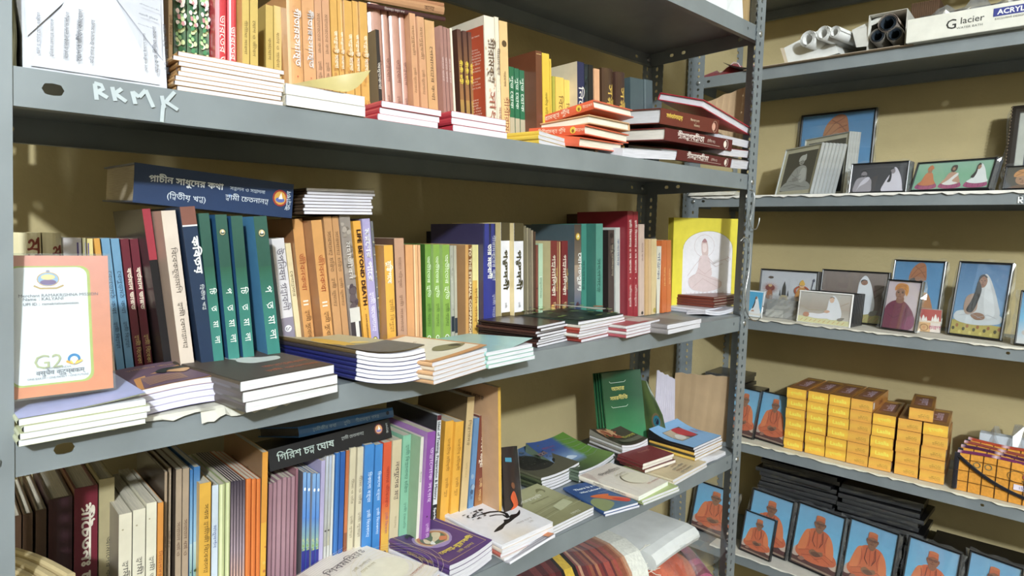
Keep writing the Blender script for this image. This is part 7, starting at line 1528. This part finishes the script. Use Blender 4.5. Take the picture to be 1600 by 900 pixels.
# ---- lowest shelf in view: the row of larger monk pictures and flat black frames
mk = [((1076, 836), (1140, 858), (1093, 752), .06, .045, .10, 'picture of an orange robed seated man seen past the corner post beside the textiles', .0045),
      ((1160, 872), (1226, 891), (1181, 765), .075, .055, .115, 'larger picture of an orange robed seated man behind the small one on the lowest shelf', .0045),
      ((1154, 866), (1202, 883), (1172, 800), .025, .012, .052, 'small picture of an orange robed seated man in front on the lowest shelf', .003),
      ((1231, 892), (1306, 910), (1250, 785), .060, .035, .100, 'second large picture of an orange robed seated man from the corner post', .0045),
      ((1311, 914), (1389, 936), (1334, 811), .058, .033, .098, 'third large picture of an orange robed seated man from the corner post', .0045),
      ((1402, 944), (1486, 968), (1430, 841), .055, .030, .095, 'fourth large picture of an orange robed seated man from the corner post', .0045),
      ((1496, 972), (1582, 994), (1525, 864), .052, .028, .092, 'fifth large picture of an orange robed seated man from the corner post', .0045)]
for BL_, BR_, TL_, a_, b_, c_, lab, bar in mk:
    frame_at(4, BL_, BR_, TL_, a_, b_, c_, monk, lab, bar=bar, wrap=bar > .004)
flat_stack(4, -.20, .140, .0, 21, .235, .15, 'the first tall stack behind the large monk pictures', 31, .0150)
flat_stack(4, .045, .140, .0, 18, .215, .15, 'the second tall stack behind the large monk pictures', 37, .0150)
flat_stack(4, .285, .145, .0, 10, .215, .14, 'the low stack behind the large monk pictures', 41, .0150)
# ---- top shelf: rolled posters and cartons
def roll(c0, c1, d0, d1, r, label, col='#d8d8d4', dark=False):
    a = on_d(*c0, d0); b = a+E2*(d1-d0)+E1*(.05 if not dark else .0); a.z = max(a.z, rz(0, a)+r+.001); b.z = a.z+RSL*(b.y-a.y)
    ax = (b-a); L = ax.length; ax = ax.normalized(); u = ax.cross(Vector((0, 0, 1))).normalized(); w = u.cross(ax)
    T = thing('poster_roll', label, 'poster roll', basis(a, u, w, -ax) if False else Matrix.Translation(a), 'rolled posters on the top shelf'); mb = MB(); n = 44; turns = 3.2; P0, P1 = [], []
    for i in range(n+1):
        t = i/n*turns*2*math.pi; rr_ = r*(1-.42*i/n); q = u*(rr_*math.cos(t))+w*(rr_*math.sin(t)); P0.append(q); P1.append(q+ax*L)
    mb.grid(P0+P1, n, 1, (lambda x, y: mix(col, '#26303a' if dark else col, min(1, x*1.6) if dark else 0))); o = mb.build('paper', 'sheet', T, smooth=True)
    so = o.modifiers.new('thickness', 'SOLIDIFY'); so.thickness = .0007
roll((1262, 61), (1330, 66), .010, .25, .0240, 'thickest of the three white poster rolls on the top shelf')
roll((1286, 52), (1345, 60), .006, .24, .0205, 'middle white poster roll on the top shelf')
roll((1304, 50), (1362, 74), .002, .22, .0165, 'slimmest white poster roll, slanting along the top shelf')
def carton_open(BL, BR, TL, d0, dt, D, col, label, name='paper_carton', flaps=True):
    a, b, c = on_d(*BL, d0), on_d(*BR, d0), on_d(*TL, dt); a.z = rz(0, a)+.001; b.z = rz(0, b)+.001; x = b-a; W = x.length; x = x.normalized(); v = c-a; v -= x*v.dot(x); H = v.length; v = v.normalized(); y = v.cross(x)*-1; y = x.cross(v)*-1
    T = thing(name, label, 'carton', basis(a, x, y, v)); mb = MB(); t = .0012
    for q in ((0, W, 0, D, 0, t), (0, W, 0, D, H-t, H), (0, t, 0, D, t, H-t), (W-t, W, 0, D, t, H-t), (t, W-t, D-t, D, t, H-t)): mb.box(*q, col)
    mb.build('carton_body', 'sheet', T); return T, W, H
# white box on its edge, behind the rolls
def white_carton():
    P = [on_d(1234, 84, .03), on_d(1312, 62, .05), on_d(1294, 20, .10), on_d(1226, 55, .06)]
    o = Vector((P[0].x, P[0].y, rz(0, P[0])+.001)); x = P[1]-P[0]; x.z = 0; W = x.length; x = x.normalized(); T = thing('paper_carton', 'plain white carton standing tilted behind the white poster rolls', 'carton', Matrix.Translation(o))
    f = [P[0]-P[0], P[1]-P[0], P[2]-P[0], P[3]-P[0]]; f[1].z = max(f[1].z, 0.004); b = E2*.14+E1*.03; mb = MB(); V = f+[p+b for p in f]
    mb.add(V, [(0, 1, 2, 3), (7, 6, 5, 4), (0, 4, 5, 1), (1, 5, 6, 2), (2, 6, 7, 3), (3, 7, 4, 0)], '#cfcfca'); mb.build('carton_body', 'sheet', T)
    fl = MB(); e = (f[3]-f[0])*.12; fl.add([f[0]-E2*.0006, f[3]-E2*.0006, f[3]-E2*.004-E1*.010, f[0]-E2*.004-E1*.008], [(0, 1, 2, 3)], '#b8a890'); fl.build('flap', 'sheet', T)
white_carton()
T, W_, H_ = carton_open((1354, 75), (1414, 66), (1358, 24), .035, .035, .22, '#c9c6bc', 'open ended carton holding three dark rolled posters')
q = [on_d(px, py, d)-T.matrix_world.translation for px, py, d in ((1331, 47, .05), (1394, 17, .06), (1398, 24, .05), (1362, 40, .04), (1356, 72, .033), (1338, 74, .04))]
mb = MB(); iv = T.matrix_world.to_3x3().inverted(); mb.add([iv @ p for p in q]+[iv @ (p+E2*.001) for p in q], [(0, 1, 2, 3, 4, 5), (11, 10, 9, 8, 7, 6)], '#cfcec8'); mb.build('flap', 'sheet', T)
roll((1387, 36), (1440, 30), .022, .22, .0250, 'large dark poster roll on top inside the open carton', '#9a8a7c', True)
roll((1371, 56), (1425, 52), .026, .22, .0200, 'smaller dark poster roll below, beside the white rolls', '#8a8274', True)
roll((1398, 53), (1450, 48), .024, .22, .0200, 'smaller dark poster roll below, beside the lettered box', '#8a8274', True)
def glacier():
    a, b = on_d(1416, 67, -.022), on_d(1640, 36, -.022); sa, sb_ = (a-RO).dot(E1), (b-RO).dot(E1); p = R(sa, -.022, 0); p.z = rz(0, p)+.0014; W = sb_-sa; H = .060
    T = thing('lettered_carton', 'long white carton with dark lettering and a blue panel on the top shelf', 'carton', basis(p, AX2, E2, (0, 0, 1))); mb = MB(); mb.box(0, W, 0, .25, 0, H, '#d4d2c6'); mb.build('carton_body', 'sheet', T)
    mb = MB(); mb.box(-.0008, W, -.0008, .0, .001, H-.001, '#dad8cc'); mb.build('front_panel', 'sheet', T)
    u = lambda px, py: (on_d(px, py, -.022)-RO).dot(E1)-sa
    P = Print(lambda q, v, h: (q, -.001-h, v)); g0, g1 = u(1481, 40), u(1538, 35)
    P.text('G', g0+.007, H*.50, H*.40, '#4a4a44', bold=.0002); P.text('lacier', (g0+.024+g1)/2, H*.58, 1, '#4a4a44', 0, 'c', fit=g1-g0-.026, hmax=H*.40, bold=.0002); P.text('WATER BATH', (g0+g1)/2+.008, H*.30, 1, '#6a6a60', 0, 'c', fit=(g1-g0)*.72, hmax=H*.09)
    x0 = u(1552, 20); P.poly([(x0, H*.52), (x0+.14, H*.52), (x0+.14, H*.84), (x0, H*.84)], '#2c3484'); P.text('ACRYLIC', x0+.008, H*.68, H*.20, '#e8e8e8', 0, 'l', bold=.0005); P.text('EXCLUSIVE DESIGNS', x0+.004, H*.42, H*.08, '#6a6a64', 0, 'l'); P.build('box_lettering', 'ink', T)
    bp = R(sa+.0, .02, 0)
    crumple(0, sa-.005, sa+.26, .05, H+.002, .07, .12, 'clear crumpled plastic bag lying on the long white carton', 8, (.5, '#4a4038'))
    q = R(sa+.0, .12, 0)
    T2 = thing('brown_carton', 'dark brown carton on top of the open ended one behind the plastic bag', 'carton', basis((R(sa-.035, .20, 0).x, R(sa-.035, .20, 0).y, rz(0, R(sa, .2, 0))+H_+.003), AX2, E2, (0, 0, 1))); mb = MB(); mb.box(0, .07, 0, .08, 0, .06, '#5c4430'); mb.build('carton_body', 'card', T2)
    mb = MB(); mb.box(0, .07, 0, .08, .06, .0615, '#6c5038'); mb.build('flap', 'card', T2)
glacier()
# ---- paper lining along the shelf edges, and the flat cards under the rolls
def liner(i, s0, s1, label, over=.010, col='#dcd6c8', seed=1, back=.20, torn=.004):
    r2 = random.Random(seed); p = R(s0, 0, 0); T = thing('paper_liner', label, 'shelf paper', Matrix.Translation((p.x, p.y, rz(i, p)))); n = int((s1-s0)/.012); V = []
    for row_, (d, z) in enumerate(((back, .0004), (.004, .0005), (-.0025, .0002), (-.0040, -over))):
        for k in range(n+1):
            s = s0+(s1-s0)*k/n; q = R(s, d, 0); w = r2.uniform(-torn, torn) if row_ == 3 else 0
            lift = .0 if row_ < 2 else abs(r2.uniform(0, .0015))
            V.append((q.x-p.x-E2.x*lift*(row_ == 3), q.y-p.y, rz(i, q)-rz(i, p)+z+w))
    mb = MB(); mb.grid(V, n, 3, col); mb.build('paper', 'sheet', T)
liner(1, -.42, .60, 'white newspaper lining folded over the edge of the small picture shelf', .006, '#dcd8cf', 2, .012, .003)
liner(2, -.33, .62, 'torn newspaper lining under the pictures and packets', .003, '#d6d0c0', 5, .20, .003)
liner(3, -.26, .62, 'torn pale newspaper lining under the incense boxes', .003, '#d8d2bc', 7, .20, .003)
liner(4, -.30, .62, 'newspaper lining under the larger orange robed pictures', .003, '#d0ccc0', 9, .10, .002)
def cards():
    for k, (s0, s1, ov, c, lab) in enumerate(((-.26, .19, .010, '#b49a7c', 'lower brown card sheet under the poster rolls'), (-.21, .16, .014, '#c9b8a0', 'upper pale card sheet under the poster rolls'))):
        p = R(s0, -ov, 0); p.z = rz(0, p)+.0004+.0013*k-.0006; T = thing('card_sheet', lab, 'card sheet', basis(p, AX2, E2, (0, 0, 1))); mb = MB(); mb.box(0, s1-s0, 0, .0+ov+.02, 0, .0011, c); mb.build('sheet', 'sheet', T)
    a = R(-.30, -.004, 0); T = thing('poster_sheet', 'curling glossy poster sheet hanging past the corner post on the top shelf', 'poster', Matrix.Translation((a.x, a.y, rz(0, a)+.003))); mb = MB(); n = 10
    f = lambda k: [(AX2*(-.03+.13*i/n)+E2*(.10*k-.004)+Vector((0, 0, .034*(1-i/n)**2.2))) for i in range(n+1)]
    mb.grid(f(0)+f(1), n, 1, '#4a4c52'); mb.grid([p-Vector((0, 0, .0012)) for p in f(0)+f(1)], n, 1, '#b8b8ba'); mb.build('sheet', 'gloss', T, smooth=True)
    # red cloth and newspaper at the far ends of the shelves
    p = R(-.415, .02, 0); T = thing('cloth_bundle', 'dark red cloth bundle on the top shelf behind the corner post', 'cloth', Matrix.Translation((p.x, p.y, rz(0, p)+.001))); r2 = random.Random(4); n, m = 12, 8
    V = [AX2*(.18*i/n+r2.uniform(-.004, .004))+E2*(.14*j/m)+Vector((0, 0, .052*math.sin(math.pi*j/m)**.5*(.7+.3*math.sin(i*1.3))*math.sin(math.pi*min(.95, max(.08, i/n)))**.4+r2.uniform(-.003, .003)*(0 < j < m))) for j in range(m+1) for i in range(n+1)]
    mb = MB(); mb.grid(V, n, m, '#8a1420'); mb.build('cloth', 'cloth', T, smooth=True); mb = MB(); mb.tube([V[3*(n+1)+k]+Vector((0, 0, .004)) for k in range(3, n)], .0016, 6, '#d8c0c4'); mb.build('white_cord', 'cloth', T)
    p = R(-.425, .0, 0); T = thing('newspaper_bundle', 'folded newspaper bundle at the far end of the small picture shelf', 'newspaper', basis((p.x, p.y, rz(1, p)+.0012), AX2, E2, (0, 0, 1))); mb = MB(); r2 = random.Random(7); n = 14
    mb.grid([(.155*i/n, -.012+r2.uniform(-.002, .002)+.004*j, .0+.004*j+.010*math.sin(math.pi*min(1, i/n*3))*0+r2.uniform(0, .001)) for j in range(4) for i in range(n+1)], n, 3, '#cfcabc'); mb.box(.004, .155, .0, .12, .001, .012, '#c4bfb0'); mb.build('newsprint', 'sheet', T)
cards()
# ================================================================== textiles and bags on the lowest shelf of the book rack
def eshelf():
    e = lambda x: zs('E', x)+.0010
    # striped rug, folded, fold towards the room
    x0, x1 = .52, 1.05; T = thing('striped_rug', 'folded handwoven rug striped in maroon, rust and yellow, with white hem and fringe', 'rug', Matrix.Translation((x0, 0, e(x0))))
    prof = [(.26, .262), (.16, .268), (.09, .264), (.050, .250), (.024, .222), (.010, .185), (.006, .14), (.008, .08), (.012, .0)]
    seq = []; rr = random.Random(3); pal = ['#5c1c20', '#6a2424', '#4a181c', '#7c3028', '#5c1c20', '#8a4a34', '#4a181c', '#6c2c2c']
    u = 0.0
    while u < 1:
        if .50 < u < .535: c, w = '#1c1614', .008
        elif .535 <= u < .56: c, w = '#c8a41c', .022
        elif .56 <= u < .60: c, w = '#1c1614', .010
        elif u > .60 and u < .885: c, w = rr.choice(['#8a4a30', '#a86a48', '#7a2c28', '#b88a6a', '#5c2428', '#9c4438']), rr.uniform(.010, .02)
        elif u >= .885: c, w = '#dcdcd2', .2
        else: c, w = rr.choice(pal), rr.uniform(.012, .035)
        seq.append((u, min(1.0, u+w), c)); u += w
    fold = lambda u: .018*math.sin(6*u+.6)-.075*max(0, u-.6)*2.2
    mb = MB()
    for a, b, c in seq:
        V = [((x1-x0)*q+.010*math.sin(7*k/len(prof))*1, y, max(0.0, z+fold(q)*(z/.27))+SX*(x1-x0)*q) for k, (y, z) in enumerate(prof) for q in (a, b)]
        mb.add(V, [(2*k, 2*k+1, 2*k+3, 2*k+2) for k in range(len(prof)-1)], c)
    V = [((x1-x0)+.010*math.sin(7*k/len(prof)), y, max(0, z+fold(1)*(z/.27))+SX*(x1-x0)) for k, (y, z) in enumerate(prof)]
    mb.add(V+[((x1-x0)+.004, .26, SX*(x1-x0))], [tuple(range(len(V)+1))], '#cfcdc0')
    mb.build('woven_cloth', 'cloth', T)
    fr = MB(); 
    for k in range(46):
        y, z = prof[3+k % 5]; p = Vector(((x1-x0)+.004, y+rr.uniform(-.012, .012), max(.01, z+fold(1)*(z/.27)+rr.uniform(-.02, .012)))); d = Vector((rr.uniform(.012, .030), rr.uniform(-.016, .006), rr.uniform(-.016, .012)))
        fr.tube([p, p+d*.5+Vector((0, 0, rr.uniform(-.004, .004))), p+d], .0008, 4, '#e0dccc')
    o = fr.build('fringe', 'cloth', T); o['kind'] = 'stuff'
    # orange cloth in clear film, under the white packet
    x0 = 1.072; T = thing('folded_cloth', 'folded bright orange cloth in clear film under the white plastic packet', 'cloth', Matrix.Translation((x0, .0, e(x0)))); n, m = 12, 10
    F = lambda u, v: Vector((.172*u, .012+.20*v*v*.9+.06*v*0, (.146-.030*u*u)*math.sin(min(1.0, .25+v*1.2)*math.pi/2)*(1 if v > 0 else 0)+(.005*math.sin(14*u+6*v)+.004*math.sin(31*u-9*v))*(v > 0)))
    F0 = F; F = lambda u, v: F0(u, v)+Vector((0, 0, SX*.24*u))
    mb = MB(); mb.grid([F(i/n, j/m) for j in range(m+1) for i in range(n+1)], n, m, lambda u, v: mix('#d85a18', '#b83c1c', abs(math.sin(5*u+4*v))*.5)); mb.build('cloth', 'cloth', T, smooth=True)
    mb = MB(); mb.grid([F(i/n, j/m)+Vector((.004, -.006-.002*math.sin(3*i), .006+.002*math.sin(i*2.3+j))) for j in range(1, m+1) for i in range(n+1)], n, m-1, '#ffffff'); mb.build('plastic_film', 'film', T)
    # white packet
    a = Vector((1.02, .0, 0)); T = thing('white_packet', 'folded white plastic packet with a rounded edge on the orange cloth', 'packet', Matrix.Translation((1.062, .012, e(1.062)+.157)) @ Matrix.Rotation(.06, 4, 'Z'))
    prof = [(.22, .0), (.20, .0), (.012, .0), (.0, .006), (-.004, .016), (.0, .026), (.010, .034), (.03, .037), (.20, .036), (.22, .034)]
    mb = MB(); n = 10; L = .195; mb.grid([(L*i/n, y, z+.004*math.sin(3.1*i/n)) for y, z in prof for i in range(n+1)], n, len(prof)-1, '#d8dad8')
    for i in (0, n): mb.add([(L*i/n, y, z+.004*math.sin(3.1*i/n)) for y, z in prof], [tuple(range(len(prof)))], '#c4c6c4')
    mb.build('folded_plastic', 'sheet', T, smooth=False)
    rr = random.Random(8); mb = MB(); mb.grid([(L*.4+.20*i/8, -.012-.010*j+rr.uniform(-.004, .004), .030-.040*j/2+rr.uniform(-.008, .008)) for j in range(4) for i in range(9)], 8, 3, '#ffffff'); mb.build('loose_film', 'film', T)
    # pink and yellow woven bag with fringe
    x0 = 1.250; T = thing('woven_mat', 'pink and orange woven mat with cream fringe below the white plastic packet', 'mat', Matrix.Translation((x0, .006, e(x0)+.001))); W = .118
    F = lambda u, v: Vector((W*u, .004+.12*v**3+.006*math.sin(3*u), (.125-.10*u*u)*min(1, v*1.25)-.004*math.sin(9*u)*v+SX*W*u))
    bands = [(0, .22, '#d07a14'), (.22, .30, '#d8921c')]+[(.30+.07*k, .30+.07*(k+1), ['#a81450', '#d84a80', '#8a1040'][k % 3]) for k in range(9)]+[(.93, 1.0, '#d85a28')]
    mb = MB()
    for a, b, c in bands:
        mb.grid([F(i/12, a+(b-a)*j) for j in (0, 1) for i in range(13)], 12, 1, (lambda c: (lambda u, v: c if int(u*24) % 2 else mix(c, '#3c0820', .25)))(c))
    mb.build('woven_cloth', 'cloth', T, smooth=True)
    fr = MB()
    for k in range(60):
        u = rr.uniform(.15, 1.0); p = F(u, rr.uniform(.02, .1)); d = Vector((rr.uniform(-.004, .016), -rr.uniform(.006, .018), -rr.uniform(-.002, .02)))
        fr.tube([p, p+d*.5+Vector((rr.uniform(-.004, .004), 0, rr.uniform(0, .006))), p+d], .0009, 4, '#d8d0b4')
    for k in range(26):
        p = F(1.0, rr.uniform(.1, 1)); d = Vector((rr.uniform(.006, .016), rr.uniform(-.012, .002), rr.uniform(-.01, .008))); fr.tube([p, p+d*.5, p+d], .0009, 4, '#d8d0b4')
    o = fr.build('fringe', 'cloth', T); o['kind'] = 'stuff'
    mb = MB(); mb.grid([(F(i/8, .35+.6*j/6)+Vector((-.012, -.010-.003*math.sin(i*2+j), .012*j/6))) for j in range(7) for i in range(6)], 5, 6, '#ffffff'); mb.build('plastic_film', 'film', T)
eshelf()
# ---------------- torn newspaper showing under the books on the middle shelf
def liners_left():
    for row, x0, x1, ov, lab in (('B', .155, .255, .012, 'crumpled newspaper edge sticking out below the lavender-edged pile'), ('B', .0, .17, .004, 'greyish paper lining below the lavender covered booklets')):
        rr = random.Random(int(x0*100)); T = thing('paper_liner', lab, 'shelf paper', Matrix.Translation((x0, 0, zs(row, x0)))); n = 16; V = []
        for k, (y, z) in enumerate(((.05, .0003), (-.001, .0003), (-.004, -.002), (-.005, -ov))):
            V += [((x1-x0)*i/n, y-(abs(rr.uniform(0, .003)) if k == 3 else 0), z+SX*(x1-x0)*i/n+(rr.uniform(-.003, .003) if k == 3 else 0)) for i in range(n+1)]
        mb = MB(); mb.grid(V, n, 3, '#c9c6b8'); mb.build('paper', 'sheet', T)
liners_left()
